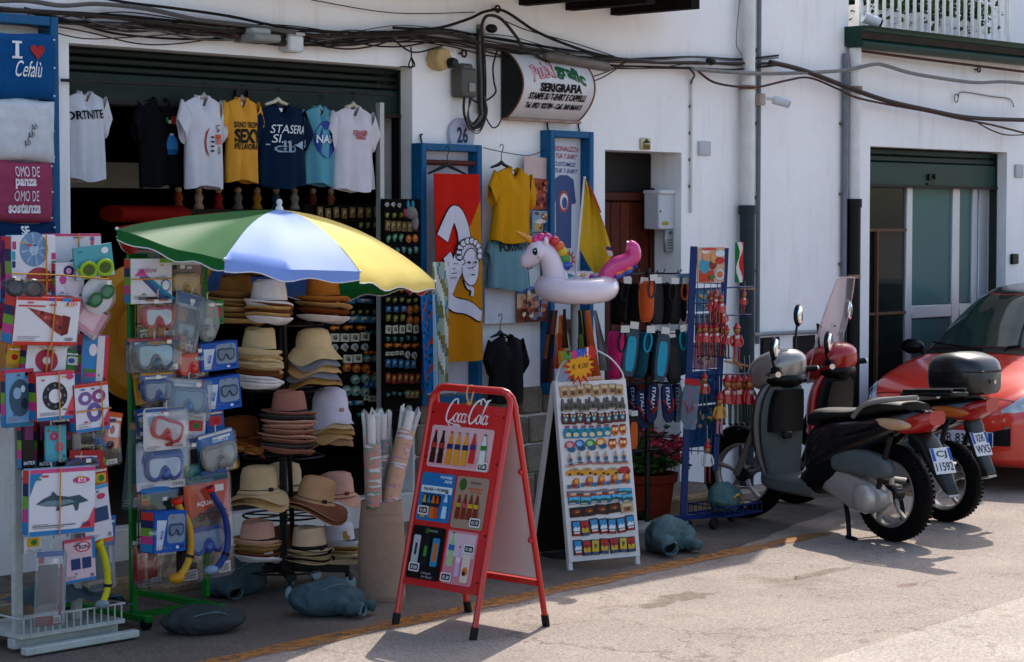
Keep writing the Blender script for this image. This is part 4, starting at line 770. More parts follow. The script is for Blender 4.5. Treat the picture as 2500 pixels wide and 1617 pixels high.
def hat_mesh(kind, h, rb=.145, hc=.115, brimh=None, rc=.088):
    """kind: trilby / floppy / wide / boater ; origin at brim level"""
    k = ('hat', kind, h, rb, hc, brimh, rc)
    if k in _mats: return _mats[k]
    b = MB()
    if kind == 'trilby':
        prof = [(rc*.05, hc*.93), (rc*.45, hc*.95), (rc*.72, hc*1.0), (rc*.84, hc*.93), (rc*.92, hc*.6), (rc, .012), (rc*1.03, 0), (rb*.85, -.004), (rb, .010), (rb*1.004, .006), (rb*.85, -.009), (rc*1.0, -.006)]
        def fn(p, t, r, z):
            if z > hc*.5: p.z -= .030*max(0, 1-abs(p.y)/(rc*.55))*(1 if r < rc*.8 else .3); p.y *= 1 - .18*(z/hc)*max(0, -math.cos(t))
            if r > rc*1.2: p.z += .024*max(0, math.cos(t+math.pi))**2 + .012*abs(math.sin(t))**2 - .018*max(0, math.cos(t))**2
            return p
    elif kind == 'floppy':
        prof = [(rc*.05, hc), (rc*.5, hc*.98), (rc*.85, hc*.85), (rc*1.0, hc*.5), (rc*1.04, .01), (rc*1.2, -.012), (rb*.9, -.045), (rb, -.062), (rb*.99, -.066), (rb*.88, -.05), (rc*1.15, -.018)]
        def fn(p, t, r, z):
            if r > rc*1.15: p.z += .014*math.sin(3*t+.6) + .008*math.sin(5*t)
            return p
    elif kind == 'wide':
        prof = [(rc*.05, hc), (rc*.55, hc*.99), (rc*.88, hc*.9), (rc, hc*.6), (rc*1.03, .01), (rc*1.2, -.004), (rb*.7, -.012), (rb*.95, -.03), (rb, -.036), (rb*.99, -.040), (rb*.7, -.018), (rc*1.1, -.01)]
        def fn(p, t, r, z):
            if r > rc*1.3: p.z += (r/rb)**2*(.022*math.sin(2*t+.9) + .010*math.sin(3*t+2))
            return p
    else:
        prof = [(rc*.05, hc*.97), (rc*.6, hc*.99), (rc*.85, hc*.93), (rc*.93, hc*.6), (rc, .01), (rc*1.05, 0), (rb*.9, .0), (rb, .008), (rb*1.003, .004), (rb*.9, -.005), (rc, -.005)]
        def fn(p, t, r, z):
            if z > hc*.5: p.z -= .028*max(0, 1-abs(p.y)/(rc*.5))*(1 if r < rc*.8 else .3)
            if r > rc*1.2: p.z += .010*math.cos(2*t)
            return p
    prof = [(r, z) for r, z in prof]
    b.lathe(prof, 30, sx=1.14, fn=fn, caps=False)
    # sweatband hides the inside
    me = b.mesh([straw(h)] if not brimh else [straw(h), straw(brimh)], 'hat', 60)
    if brimh:
        for p in me.polygons: p.material_index = 1 if all((me.vertices[v].co.x/1.14)**2 + me.vertices[v].co.y**2 > (rc*1.01)**2 and me.vertices[v].co.z < hc*.3 for v in p.vertices) and int(math.hypot(p.center.x/1.14, p.center.y)*160) % 2 == 0 else 0
    _mats[k] = me; return me
def band_mesh(h, hb=.024, rc=.088):
    k = ('band', h, hb)
    if k in _mats: return _mats[k]
    b = MB(); b.lathe([(rc*1.02, .005), (rc*1.035, .008), (rc*.995+.002, hb), (rc*.985, hb+.002)], 30, sx=1.14, caps=False); b.box((0, -rc*1.06, hb*.55), (.03, .012, hb*.9), bev=.003)
    me = b.mesh(mat(h, .7, .1), 'band'); _mats[k] = me; return me
HG = 'hats stacked on the hat stand'
ordn = ['top', 'second', 'third', 'fourth', 'fifth', 'sixth', 'seventh', 'eighth', 'ninth', 'tenth', 'eleventh', 'twelfth']
def stack(where, cx, ybot, brim, off, kind, cols, gap, band=None, hc=.115, yaw=0, brimh=None, tilt=(0, 0), seed=0, edge=None):
    """cx = stack centre px, ybot = lowest brim px, brim = brim width in px, gap in px between brims; cols top to bottom"""
    p0 = W(cx, ybot, off); ppm = FPX/((p0-CAM).dot(_F)*math.cos(PITCH)); rb = brim/ppm/2/1.1; rn = random.Random(seed); n = len(cols)
    for i, (h, nm) in enumerate(cols):
        z = p0.z + (.065 if kind == 'floppy' else .03 if kind == 'wide' else .004) + (n-1-i)*gap/ppm; me = hat_mesh(kind, h, rb*rn.uniform(.97, 1.03), hc if i == 0 else hc*.9, brimh, .088 if i == 0 else .079)
        lab = '%s %s hat, %s' % (nm, {'trilby': 'trilby', 'floppy': 'floppy', 'wide': 'wide-brimmed', 'boater': 'panama'}[kind], (('top of ' if i == 0 else ordn[i] + ' from top of ') if n > 1 else 'single on ') + where)
        t = T('hat', lab, 'hat', (p0.x + rn.uniform(-.006, .006), p0.y + rn.uniform(-.006, .006), z), (tilt[0] + rn.uniform(-.04, .04), tilt[1] + rn.uniform(-.04, .04), yaw + (rn.uniform(-.25, .25) if i == 0 else rn.uniform(-.5, .5))), HG)
        O('felt' if False else 'hat_body', me, t)
        if band and i == 0: O('hat_band', band_mesh(band if isinstance(band, str) else band[i % len(band)]), t)
TAN, CRM, ROSE, GRY, ORG, WHT, BRN, PNK = ('#ad8a58', 'tan'), ('#d2bf9c', 'cream'), ('#a87c6e', 'rose brown'), ('#8a8b90', 'grey'), ('#c58e52', 'orange tan'), ('#e2e0e2', 'white'), ('#7a5236', 'brown'), ('#cda592', 'pink')
LT = ('#c6a577', 'light tan'); ST = ('#c6ae8a', 'straw')
Y0 = 1.18
stack('the stack touching the parasol', 596, 664, 150, Y0+.1, 'trilby', [BRN, ORG, TAN], 10, '#2a1f18', seed=1)
stack('left stack just under the parasol', 572, 786, 150, Y0-.02, 'trilby', [TAN, LT, TAN, LT, TAN, LT], 11.5, '#3e4a2a', seed=2, hc=.12)
stack('middle stack just under the parasol', 656, 786, 122, Y0+.22, 'trilby', [WHT, BRN, LT, BRN, LT, WHT], 8, ['#5c3a34', '#2a2422'], seed=3, hc=.13)
stack('right stack just under the parasol', 790, 783, 138, Y0+.02, 'trilby', [ORG, LT, ('#8f5530', 'red brown'), WHT], 16, '#3a2a22', seed=4, hc=.135)
stack('the tall cream stack in the second row', 632, 945, 120, Y0+.08, 'trilby', [CRM, CRM, LT, CRM, CRM, CRM, LT, BRN, BRN, WHT, WHT, WHT], 7.4, '#1f2a22', seed=5, hc=.135)
stack('the floppy stack in the second row', 765, 938, 142, Y0+.05, 'floppy', [CRM, GRY, LT, ('#8d8e92', 'pale grey'), TAN], 15, None, seed=6, hc=.105)
stack('shaded pile behind diving cards', 590, 1104, 118, Y0-.12, 'wide', [('#7a4a22', 'dark orange woven'), ORG, ('#8a5a34', 'brown')], 15, None, seed=7, hc=.1)
stack('the tall rose stack in the third row', 703, 1104, 140, Y0+.14, 'trilby', [ROSE, ('#55565a', 'charcoal'), PNK, PNK, ('#b58c78', 'dusty pink'), PNK, ROSE, ('#5f5f60', 'dark grey'), ROSE], 11.5, '#3c2420', seed=8, hc=.125)
stack('the ribboned stack in the third row', 806, 1084, 118, Y0-.02, 'floppy', [('#cfcad4', 'lilac white'), ST, TAN, LT, ('#a88468', 'light brown')], 13, '#b58a80', seed=9, hc=.13)
stack('the fourth row behind the pole', 695, 1192, 110, Y0-.4, 'wide', [CRM], 10, None, seed=10)
stack('the beaded pile in the fourth row', 633, 1228, 150, Y0+.12, 'wide', [ST, LT], 15, '#2c2a24', seed=11, hc=.135)
stack('the fourth row behind the striped sun hat', 822, 1222, 120, Y0-.2, 'wide', [PNK], 10, '#8a3a24', seed=12, hc=.13)
stack('striped sun hat pile, fourth row', 768, 1248, 178, Y0+.14, 'wide', [('#c4a07c', 'light straw'), ('#c9aa88', 'pale straw')], 12, '#3a3830', brimh='#8a5f48', seed=13, hc=.13, tilt=(.10, .22))
stack('the pinkish stack in the bottom row', 628, 1368, 124, Y0+.05, 'trilby', [PNK, LT, TAN, ('#8a5a44', 'rusty'), WHT], 11, '#4a3328', seed=14, hc=.115)
stack('the bottom row at the back behind the pole', 708, 1345, 112, Y0-.35, 'wide', [BRN], 10, None, seed=15)
stack('dark-brimmed stack, bottom row', 755, 1372, 120, Y0+.2, 'boater', [('#c9b094', 'cream and black'), ('#cbb89c', 'pale'), CRM, ST], 10, '#141312', brimh='#241a18', seed=16, hc=.125)
stack('white and teal stack, bottom row', 826, 1362, 118, Y0-.03, 'trilby', [('#cfcbd0', 'white'), TAN, LT, CRM], 11, '#245a60', seed=17, hc=.12)
# the stand
hs = T('hat_stand', 'black revolving hat stand with round tiers on castors', 'hat stand', (*G(693, 1442).xy, 0))
bk = mat('#17130f', .5, .2, metal=.3); px0 = hs.location
b = MB(); b.cyl((0, 0, .14), (0, 0, W(693, 640, -px0.y).z), .022, n=12); b.obj('pole', bk, hs)
for yb in (672, 792, 950, 1112, 1258, 1388):
    z = W(693, yb, -px0.y).z; b = MB(); b.tube([(.22*math.cos(R_(a)), .22*math.sin(R_(a)), z) for a in range(0, 360, 15)], .006, 6, closed=True)
    b.obj('tier_ring', bk, hs)
    for k in range(6): a = R_(60*k); b = MB(); b.cyl((0, 0, z), (.22*math.cos(a), .22*math.sin(a), z), .005, n=6); b.obj('tier_spoke', bk, hs)
for k in range(5):
    a = R_(72*k+20); e = Vector((.36*math.cos(a), .36*math.sin(a), .12)); b = MB(); b.box((e.x/2, e.y/2, .125), (.36, .05, .035), rz=a); b.obj('foot', bk, hs)
    cs = MB(); cs.lathe([(.0, -.014), (.036, -.014), (.042, -.008), (.042, .008), (.036, .014), (0, .014)], 16, axis='y', c=(e.x, e.y, .045)); co = cs.obj('castor', mat('#9fb0b4', .4, .1), hs); b = MB(); b.box((e.x, e.y, .09), (.03, .045, .05), bev=.006); b.obj('castor_fork', mat('#5a5f60', .4, 0, metal=.7), co)
# ---------------------------------------------------------------- parasol
apx = W(682, 512, 1.28); t = T('parasol', 'green blue yellow and red parasol with white tip over the hats', 'parasol', apx, (0, 0, 0))
def at_(px, py, off): return W(px, py, off) - apx
# eight rib ends: pixel + distance from wall
ribs = [at_(285, 557, 1.40), at_(548, 632, 1.90), at_(878, 662, 1.98), at_(1062, 686, 1.58), at_(990, 690, 1.0), at_(790, 705, .62), at_(500, 690, .64), at_(318, 655, .9)]
pc = ['#1f7a3c', '#96b2ec', '#f4de86', '#c23226', '#1f7a3c', '#4a78c4', '#e2b62c', '#c23226']  # front blue and yellow panels lightened to look sunlit
cm_ = {h: None for h in pc}
def nylon(h):
    m = mat(h, .55, .05, 20, key='nylon'); m = m.copy(); n = m.node_tree; b_ = n.nodes['Principled BSDF']; o = n.nodes['Material Output']; tr = n.nodes.new('ShaderNodeBsdfTranslucent'); tr.inputs[0].default_value = (*hx(h), 1); mx = n.nodes.new('ShaderNodeMixShader'); mx.inputs[0].default_value = .28
    n.links.new(b_.outputs[0], mx.inputs[1]); n.links.new(tr.outputs[0], mx.inputs[2]); n.links.new(mx.outputs[0], o.inputs[0]); return m
for h in cm_: cm_[h] = nylon(h)
def rib(v, i):   # curved rib from apex to end
    e = ribs[i]; return Vector((e.x*v, e.y*v, e.z*(.18*v + .82*v**2.1)))
b = None
for i in range(8):
    j = (i+1) % 8; b = MB(); rows = []
    for k in range(11):
        v = k/10; row = []
        for q in range(17):
            u = q/16; p = rib(v, i).lerp(rib(v, j), u); sag = .07*math.sin(math.pi*u)*v; p = p*(1-sag*.6); p.z -= sag*.45; p.z += (.010*noise.noise(Vector((p.x*5, p.y*5, i))) + .004*math.sin(u*9+i)*math.sin(math.pi*u))*v; row.append(p)
        rows.append(row)
    rows.append([p*1.0 + Vector((0, 0, -.05 - .010*math.sin(math.pi*(q/16)*5+i))) for q, p in enumerate(rows[-1])])
    b.sheet(rows); pn = b.obj('panel', cm_[pc[i]], t, ang=50)
    b = MB(); b.tube([p + Vector((0, 0, -.001)) for p in rows[-1]], .003, 5); b.obj('hem', mat('#d8d8d8', .6, 0), pn)
    b = MB(); b.tube([rib(k/8, i) + Vector((0, 0, -.008)) for k in range(9)], .004, 5); b.ball(rib(1, i) + Vector((0, 0, -.003)), .009, 8, 5); b.obj('rib', mat('#cfcfcf', .4, 0, metal=.5), t)
b = MB(); b.lathe([(.022, -.01), (.02, .01), (.012, .02), (.016, .04), (.012, .052), (0, .056)], 14); b.obj('tip', mat('#d8d8d6', .4, .05), t)
b = MB(); b.cyl((0, 0, 0), (hs.location.x+.02-apx.x, hs.location.y-.06-apx.y, -apx.z+.15), .014, n=10); b.obj('pole', mat('#1a1612', .4, .1), t)
# ---------------------------------------------------------------- concrete bin with rolled mats
bp_ = G(932, 1462); bn = T('concrete_bin', 'tall round tapered concrete bin holding rolled beach mats', 'bin', bp_)
ppm = FPX/((bp_-CAM).dot(_F)); rb_ = 118/ppm/2; hb_ = W(932, 1222, -bp_.y).z
cmn = mat('#a58f7e', .9, .12, 40, .6, bsc=220, dist=.003)
b = MB(); b.lathe([(rb_*.97, 0), (rb_*1.0, .02), (rb_*1.0, .035), (rb_*.98, .04), (rb_*.99, hb_*.4), (rb_*.93, hb_*.78), (rb_*.945, hb_*.785), (rb_*.92, hb_*.79), (rb_*.89, hb_*.87), (rb_*.905, hb_*.875), (rb_*.88, hb_*.88), (rb_*.86, hb_), (rb_*.78, hb_), (rb_*.76, hb_-.1)], 40); b.obj('shell', cmn, bn)
b = MB(); b.lathe([(0, hb_-.09), (rb_*.765, hb_-.09)], 30); b.obj('inside', mat('#2a211b', .9), bn)
def striped(cols, name, sc=22):
    m = bpy.data.materials.new('m_'+name); m.use_nodes = True; n = m.node_tree; bs = n.nodes['Principled BSDF']; tc = n.nodes.new('ShaderNodeTexCoord'); mp = n.nodes.new('ShaderNodeMapping'); mp.inputs['Rotation'].default_value = (.25, .35, 0); mp.inputs['Scale'].default_value = (6, 6, sc*2.2)
    nz = n.nodes.new('ShaderNodeTexNoise'); nz.inputs['Scale'].default_value = 1.0; nz.inputs['Detail'].default_value = 3; rp = n.nodes.new('ShaderNodeValToRGB'); rp.color_ramp.interpolation = 'CONSTANT'
    for i, c in enumerate(cols):
        e = rp.color_ramp.elements[i] if i < 2 else rp.color_ramp.elements.new(.5); e.position = .36 + .30*i/len(cols) if i else 0; e.color = (*[x**1.2 for x in hx(c)], 1)
    L_ = n.links.new; L_(tc.outputs['Object'], mp.inputs[0]); L_(mp.outputs[0], nz.inputs['Vector']); L_(nz.outputs[0], rp.inputs[0]); L_(rp.outputs[0], bs.inputs['Base Color']); bs.inputs['Roughness'].default_value = .4; return m
film = clear('#dfe4e6', .16, .12, 'film')
def roll(label, pb, pt, off, r, m, white=.2):
    a, e = W(*pb, off), W(*pt, off); d = e-a; t = T('rolled_mat', label, 'mat', a, d.to_track_quat('Z', 'Y').to_euler(), 'rolled mats in the concrete bin'); L = d.length
    b = MB(); b.lathe([(0, -.03), (r, -.03), (r, L*(1-white)), (r*.95, L*(1-white)+.004), (0, L*(1-white)+.004)], 20); b.obj('roll', m, t)
    b = MB(); b.lathe([(r*.5, L*(1-white)), (r*.5, L), (r*.34, L), (r*.3, L-.05)], 16); b.obj('tube_end', mat('#d8d3d0', .6, .06), t)
    b = MB(); b.lathe([(r*1.06, -.02), (r*1.12, L*.4), (r*1.08, L*.8), (r*1.25, L*.98), (r*.9, L*1.03)], 14, fn=lambda p, th, rr, z: p*(1+.05*math.sin(5*th+z*20)), caps=False); b.obj('film_wrap', film, t)
roll('green and orange rolled mat in white wrap, leftmost in the bin', (912, 1226), (906, 1012), -bp_.y+.03, .042, striped(['#d8d6d2', '#2c7a5c', '#c8642a', '#2f6aa8', '#2c7a5c', '#d2b03a'], 'mat_a', 17), .34)
roll('red and teal striped rolled mat standing upright in the bin', (934, 1222), (936, 1012), -bp_.y-.05, .038, striped(['#d8d6d2', '#a8323a', '#2a6a6a', '#b8323a', '#d2b03a', '#7a2a4a'], 'mat_b', 21), .3)
roll('pink and orange striped rolled mat leaning right in the bin', (950, 1226), (1003, 1005), -bp_.y+.03, .046, striped(['#dcd8d2', '#b8486a', '#d2963a', '#2f6a9a', '#c4a23a', '#a8324a'], 'mat_c', 24), .22)
# ---------------------------------------------------------------- denim sand bags
DEN = mat('#56686e', .9, .28, 9, .7, bsc=140, dist=.004); DEN2 = mat('#4a4f50', .9, .25, 9, .7, bsc=140, dist=.004)
def bag(label, c, s, rz, m, seed, ends=(), name='sand_bag', tie=False):
    t = T(name, label, 'sandbag', c, (0, 0, rz), 'denim sandbags weighing down the stands'); b = MB()
    def fn(v):
        n_ = noise.noise(Vector((v.x*5+seed, v.y*5, v.z*5))); n2 = 1-abs(noise.noise(Vector((v.x*9+seed*3+v.z*6, v.y*16, v.z*8))))*2; n3 = 1-abs(noise.noise(Vector((v.x*22+seed, v.y*9+v.x*10, v.z*20))))*2; q = v*(1+.32*n_+.09*n2*abs(n2)+.022*n3); q.z *= 1-.25*(v.x/s[0])**2; z = q.z + s[2]*.82
        if z < .012: z = .012 - .0
        return Vector((q.x*.93, q.y*.93, z*.95))
    b.ball((0, 0, 0), s, 88, 56, fn); b.obj('sack', m, t, ang=70); b = MB(); b.tube([fn(Vector((s[0]*math.cos(a)*.55, s[1]*math.sin(a)*.98, s[2]*.8*abs(math.sin(a))))) + Vector((0, 0, .002)) for a in [math.pi*(1.05+.9*k/18) for k in range(19)]], .0035, 5); b.obj('seam', mat('#6f8488', .9, .2), t)
    for i, (ex, ey, ez, dx, dy2, r) in enumerate(ends):
        a = Vector((ex, ey, ez)); d = Vector((dx, dy2, 0)); b = MB(); P = crom([a-d*.3, a+d*.15+Vector((0, 0, .02)), a+d*.45+Vector((.015, 0, -.005)), a+d*.75+Vector((-.01, 0, .008)), a+d], 4); b.tube(P, [r*(1.35-.45*k/(len(P)-1)+.12*math.sin(k*2.1+seed)) for k in range(len(P))], 16, caps=False, flat=(1, 1, .8))
        for v in b.v: v.z = max(.008, v.z + .012*noise.noise(v*25)); v.x += .01*noise.noise(v*18+Vector((5, 0, 0)))
        lo = b.obj('trouser_leg', m, t, ang=70); b = MB(); b.tube([a+d*.90, a+d*1.02], [r*.95, r*1.0], 16, caps=False, flat=(1, 1, .8)); b.obj('cuff', mat('#93a1a0' if i == 0 else '#5b767c', .85, .25, 30), lo)
    if tie: b = MB(); b.tube(crom([(-.1, -s[1]*.9, .1), (-.05, -s[1]*1.02, .12), (0, -s[1], .08), (.06, -s[1]*.98, .02)], 4), .008, 6); b.obj('tie', mat('#c9a85a', .3, .1, metal=.4), t)
g = G(795, 1500); bag('blue denim trouser bag with two cuffs at the foot of the hat stand', g, (.19, .13, .105), -.2, DEN, 3, ((-.02, -.10, .05, .10, -.14, .04), (.06, -.08, .05, .12, -.10, .035)))
g = G(625, 1468); bag('dim denim bag behind the castors of the hat stand', g + Vector((.05, .25, 0)), (.22, .13, .12), .3, DEN, 8, ((-.14, -.05, .06, -.10, -.12, .045),))
g = G(500, 1546); bag('dark grey sack lying on the foot of the green rack', g, (.21, .12, .075), -.35, DEN2, 12)
g = G(1632, 1345); bag('green denim bag with cuffs lying beside the magnet board', g, (.19, .14, .12), .1, mat('#64787a', .9, .3, 9, .7, bsc=140, dist=.004), 17, ((-.15, -.06, .06, -.10, -.12, .05), (.0, -.11, .05, .03, -.10, .04)))
g = G(1785, 1285); bag('green denim bag tied with gold ribbon on the puppet rack foot', g + Vector((0, .05, .10)), (.17, .12, .105), .2, mat('#6a8482', .9, .3, 9, .7, bsc=140, dist=.004), 23, (), tie=True)
# ================================================================ LEFT WHITE RACK AND GREEN RACK WITH BEACH GOODS
def rframe(px, off):
    x0, y0, x1, y1 = px; xm, ym = (x0+x1)/2, (y0+y1)/2; X0, X1 = W(x0, ym, off).x, W(x1, ym, off).x; z0, z1 = W(xm, y1, off).z, W(xm, y0, off).z; return (X0+X1)/2, (z0+z1)/2, X1-X0, z1-z0
RG = 'boxed beach goods on the white rack'; GG = 'diving gear hung on the green rack'
tape = mat('#b8892e', .25, .1, metal=.5)
def sc(prs, w_, hh): return [(c, [(p[0]*w_, p[1]*hh) for p in poly]) for c, poly in prs]
def carton(label, px, off, h, side, prs=(), d=.06, roll=0, yaw=0, group=RG, bands=('#4aa0c4', '#d84a6a'), name='carton', txt=(), tapes=(), pitch=0):
    px = (px[0]-.04*(px[2]-px[0]), px[1]-.04*(px[3]-px[1]), px[2]+.04*(px[2]-px[0]), px[3]+.04*(px[3]-px[1])); cx, cz, w_, hh = rframe(px, off); t = T(name, label, 'box', (cx, -off, cz), (pitch, roll, yaw), group)
    b = MB(); b.box((0, d/2, 0), (w_, d, hh), bev=.003); b.obj('box_body', mat(side, .45, .08, 9), t)
    b = MB(); b.box((0, -.0008, 0), (w_-.004, .0016, hh-.004)); b.obj('front_panel', mat(h, .35, .05, 9), t)
    if bands: prs = [(bands[0], rect(-.49, -.49, .49, -.42)), (bands[1], rect(-.49, .43, .49, .49))] + list(prs)
    rn = random.Random(label); prs = list(prs)
    if w_ > .08:
        for k in range(3): z = -.40+.028*k+rn.uniform(0, .02); prs.append(('#8d8d94', rect(-.44, z, -.44+rn.uniform(.2, .5), z+.010)))
        for k in range(7): prs.append(('#26262a', rect(.30+.018*k, -.40, .306+.018*k+.004*rn.random(), -.33)))
        for k in range(rn.randint(2, 4)): x, z = rn.uniform(-.42, .3), rn.choice((-.3, .33, .37)); prs.append((rn.choice(('#c8485a', '#3a6aa8', '#d2a83a', '#4a8a5a', '#6a6a74')), rect(x, z, x+rn.uniform(.05, .12), z+.03)))
    if prs: prints(t, sc(prs, w_, hh), y=-.003, dy=.0002)
    # colour blocks on the left side
    b = MB(); ms = ('#c8402e', '#2a2f5c', '#7aa03a', '#c44a8c', '#2f86b4')
    for k in range(5): b.k = k; z1, z0 = hh*(.48-.19*k), hh*(.48-.19*(k+1)); b.add([(-w_/2-.0015, 0.003, z0), (-w_/2-.0015, d-.003, z0), (-w_/2-.0015, d-.003, z1), (-w_/2-.0015, .003, z1)], [(0, 1, 2, 3)])
    b.obj('side_print', [mat(c, .4, .08) for c in ms], t, smooth=False)
    for s_, x, z, h_, c in txt: letter(t, s_, (x*w_, z*hh), h_, c, y=-.011, bold=.02)
    for u, v, vert in tapes:
        b = MB(); (b.box((u*w_, -.014, 0), (.007, .002, hh*1.03)) if vert else b.box((0, -.014, v*hh), (w_*1.02, .002, .007))); b.obj('ribbon', tape, t)
    return t, w_, hh
def oo(cx, cz, rx, rz, c, hole=.45, hc='#d8d8dc'): return [(c, ell(cx, cz, rx, rz)), (hc, ell(cx, cz, rx*hole, rz*hole))]
def gog(parent, c, w_, h, lens, name='goggles', y=-.02, rot=0):
    m = mat(h, .3, .08); b = MB(); r = w_*.24
    M_ = Matrix.Translation((c[0], y, c[1])) @ Matrix.Rotation(rot, 4, 'Y')
    b.M = M_
    for s in (-1, 1): b.tube([(s*w_*.26 + r*math.cos(a), -.006, r*.8*math.sin(a)) for a in [2*math.pi*k/14 for k in range(14)]], w_*.05, 7, closed=True)
    b.tube([(-w_*.06, -.008, 0), (0, -.012, w_*.03), (w_*.06, -.008, 0)], w_*.03, 6); b.tube([(-w_*.5, .0, 0), (-w_*.56, .01, w_*.05)], w_*.05, 6); b.tube([(w_*.5, .0, 0), (w_*.56, .01, w_*.05)], w_*.05, 6)
    g_ = stuff_free = b.obj(name, m, parent)
    for s in (-1, 1): b = MB(); b.M = M_; b.prism(ell(s*w_*.26, 0, r, r*.8, 14), -.008, -.004); b.obj('lens', mat(lens, .12, 0), g_)
    return g_
def dmask(parent, c, w_, h, glass='#8fa8b4', y=-.03, rot=0, h_=.62, name='diving_mask', snout=True):
    m = mat(h, .3, .1, coat=.3); b = MB(); M_ = Matrix.Translation((c[0], y, c[1])) @ Matrix.Rotation(rot, 4, 'Y'); b.M = M_
    hh = w_*h_
    prof = [(-.5, .12), (-.46, .42), (-.25, .5), (0, .47), (.25, .5), (.46, .42), (.5, .12), (.46, -.22), (.3, -.40), (.16, -.30), (.09, -.05), (0, .06), (-.09, -.05), (-.16, -.30), (-.3, -.40), (-.46, -.22)]
    P = crom([Vector((x*w_, 0, z*hh)) for x, z in prof], 3, True); b.tube(P, w_*.05, 7, closed=True)
    Q = crom([Vector((x*w_*1.12, .025, z*hh*1.15)) for x, z in prof], 3, True); b.loft([P, Q], caps=False); mk = b.obj(name, m, parent)
    b = MB(); b.M = M_; b.prism([(p.x*.97, p.z*.97) for p in P], -.002, .004); b.obj('lens', mat(glass, .08, .05), mk, smooth=False)
    if snout: b = MB(); b.M = M_; b.ball((0, .0, -hh*.22), (w_*.12, .03, hh*.24), 10, 7); b.obj('nose_pocket', m, mk)
    return mk
def pouch(label, px, off, card_h, cardfrac=.3, prs=(), roll=0, d=.035, group=GG, inner=None, tint='#c8d0d4', op=.07, name='blister_pack', yaw=0, txt=(), oval=False, back='#8a9498'):
    px = (px[0]-.08*(px[2]-px[0]), px[1]-.06*(px[3]-px[1]), px[2]+.08*(px[2]-px[0]), px[3]+.06*(px[3]-px[1])); cx, cz, w_, hh = rframe(px, off); t = T(name, label, 'package', (cx, -off, cz), (0, roll, yaw), group)
    sh = (lambda s: ell(0, 0, w_/2*s, hh/2*s, 26)) if oval else (lambda s: rrect(-w_/2*s, -hh/2*s, w_/2*s, hh/2*s, min(w_, hh)*.10))
    if cardfrac >= 1: b = MB(); b.prism(sh(1), d*.6, d*.6+.003); b.obj('card', mat(card_h, .45, .1, 9), t, smooth=False)
    elif cardfrac > 0: b = MB(); b.box((0, d*.6, hh/2-hh*cardfrac/2), (w_*.98, .003, hh*cardfrac)); b.obj('card', mat(card_h, .45, .1, 9), t)
    b = MB(); f = sh(.93); n = len(f)
    b.loft([[Vector((p[0], d*.55, p[1])) for p in sh(1)], [Vector((p[0], -d*.2, p[1])) for p in sh(.97)], [Vector((p[0]*.97, -d*.45 + .004*math.sin(i*1.7), p[1]*.97)) for i, p in enumerate(f)]]); b.obj('blister', clear(tint, op*.45, .06, 'blister%.2f' % op), t, ang=50)
    rn = random.Random(label); hc = rn.choice(('#b83a3c', '#2f5fa0', '#d8d4d0', '#2a6a7a', '#c8a02e', '#3a3a40')); prs = list(prs) + [(hc, rect(-.46, .40, .46, .47)), ('#dcdad6', rect(rn.uniform(-.4, .1), .30, rn.uniform(.15, .4), .36)), ('#d8d6d2', rect(.18, -.46, .44, -.36))] + [('#2a2a2e', rect(.2+.03*k, -.45, .212+.03*k, -.38)) for k in range(7)] + [('#8a8a90', rect(-.44, -.46+.03*k, -.44+rn.uniform(.2, .5), -.45+.03*k)) for k in range(3)]
    if not oval: stuff(prints(t, sc(prs, w_, hh), y=d*.6-.003, dy=.0003))
    b = MB(); b.box((rn.uniform(-.25, .25)*w_, -d*.5-.003, .36*hh), (.028, .0015, .018)); b.obj('price_sticker', mat('#d8d4cc', .6, .05), t)
    for s_, x, z, h_, c in txt: letter(t, s_, (x*w_, z*hh), h_, c, y=-d*.5-.002, bold=.02)
    if inner: inner(t, w_, hh)
    b = MB(); b.tube([(0, d*.3, hh/2-.01), (0, d*.3, hh/2+.025), (.008, d*.3, hh/2+.03)], .003, 5); b.obj('hook', mat('#c9c9c6', .4, 0), t)
    return t
# ---------- white rack structure
wr_ = G(48, 1590); wrk = T('goods_rack', 'white metal goods rack with wire basket base at the left edge', 'rack', (wr_.x, wr_.y, 0)); RO = -wr_.y
wmt = mat('#b9bdb8', .45, .2, 12)
def bar(p, q, r, name, par, m=wmt): b = MB(); b.cyl(Vector(p)-par.location, Vector(q)-par.location, r, n=8); return b.obj(name, m, par)
for px_, nm in ((38, 'post'),):
    a = W(px_, 1560, RO+.0); e = W(px_, 640, RO); b = MB(); b.box(Vector(((a.x+e.x)/2, a.y, (a.z+e.z)/2)) - wrk.location, (.045, .04, e.z-a.z), bev=.006); b.obj('post', wmt, wrk)
a = W(188, 1560, RO-.05); b = MB(); b.box(Vector((a.x, a.y, .95)) - wrk.location, (.045, .04, 1.7), bev=.006); b.obj('post', wmt, wrk)
x0, x1 = W(20, 1590, RO).x, W(275, 1580, RO).x
for z in (.55, .68, .80, .93, 1.1, 1.25, 1.4, 1.55): bar((x0+.05, -RO+.05, z), (x1-.05, -RO+.05, z), .005, 'grid_wire', wrk)
for k in range(7): X_ = x0+.06+(x1-x0-.12)*k/6; bar((X_, -RO+.055, .5), (X_, -RO+.055, 1.6), .004, 'grid_wire', wrk)
b = MB(); b.box(Vector(((x0+x1)/2, -RO-.02, .045)) - wrk.location, (x1-x0, .06, .05), bev=.006); b.obj('base_beam', wmt, wrk); b = MB(); b.box(Vector(((x0+x1)/2, -RO+.42, .045)) - wrk.location, (x1-x0, .06, .05), bev=.006); b.obj('base_beam', wmt, wrk)
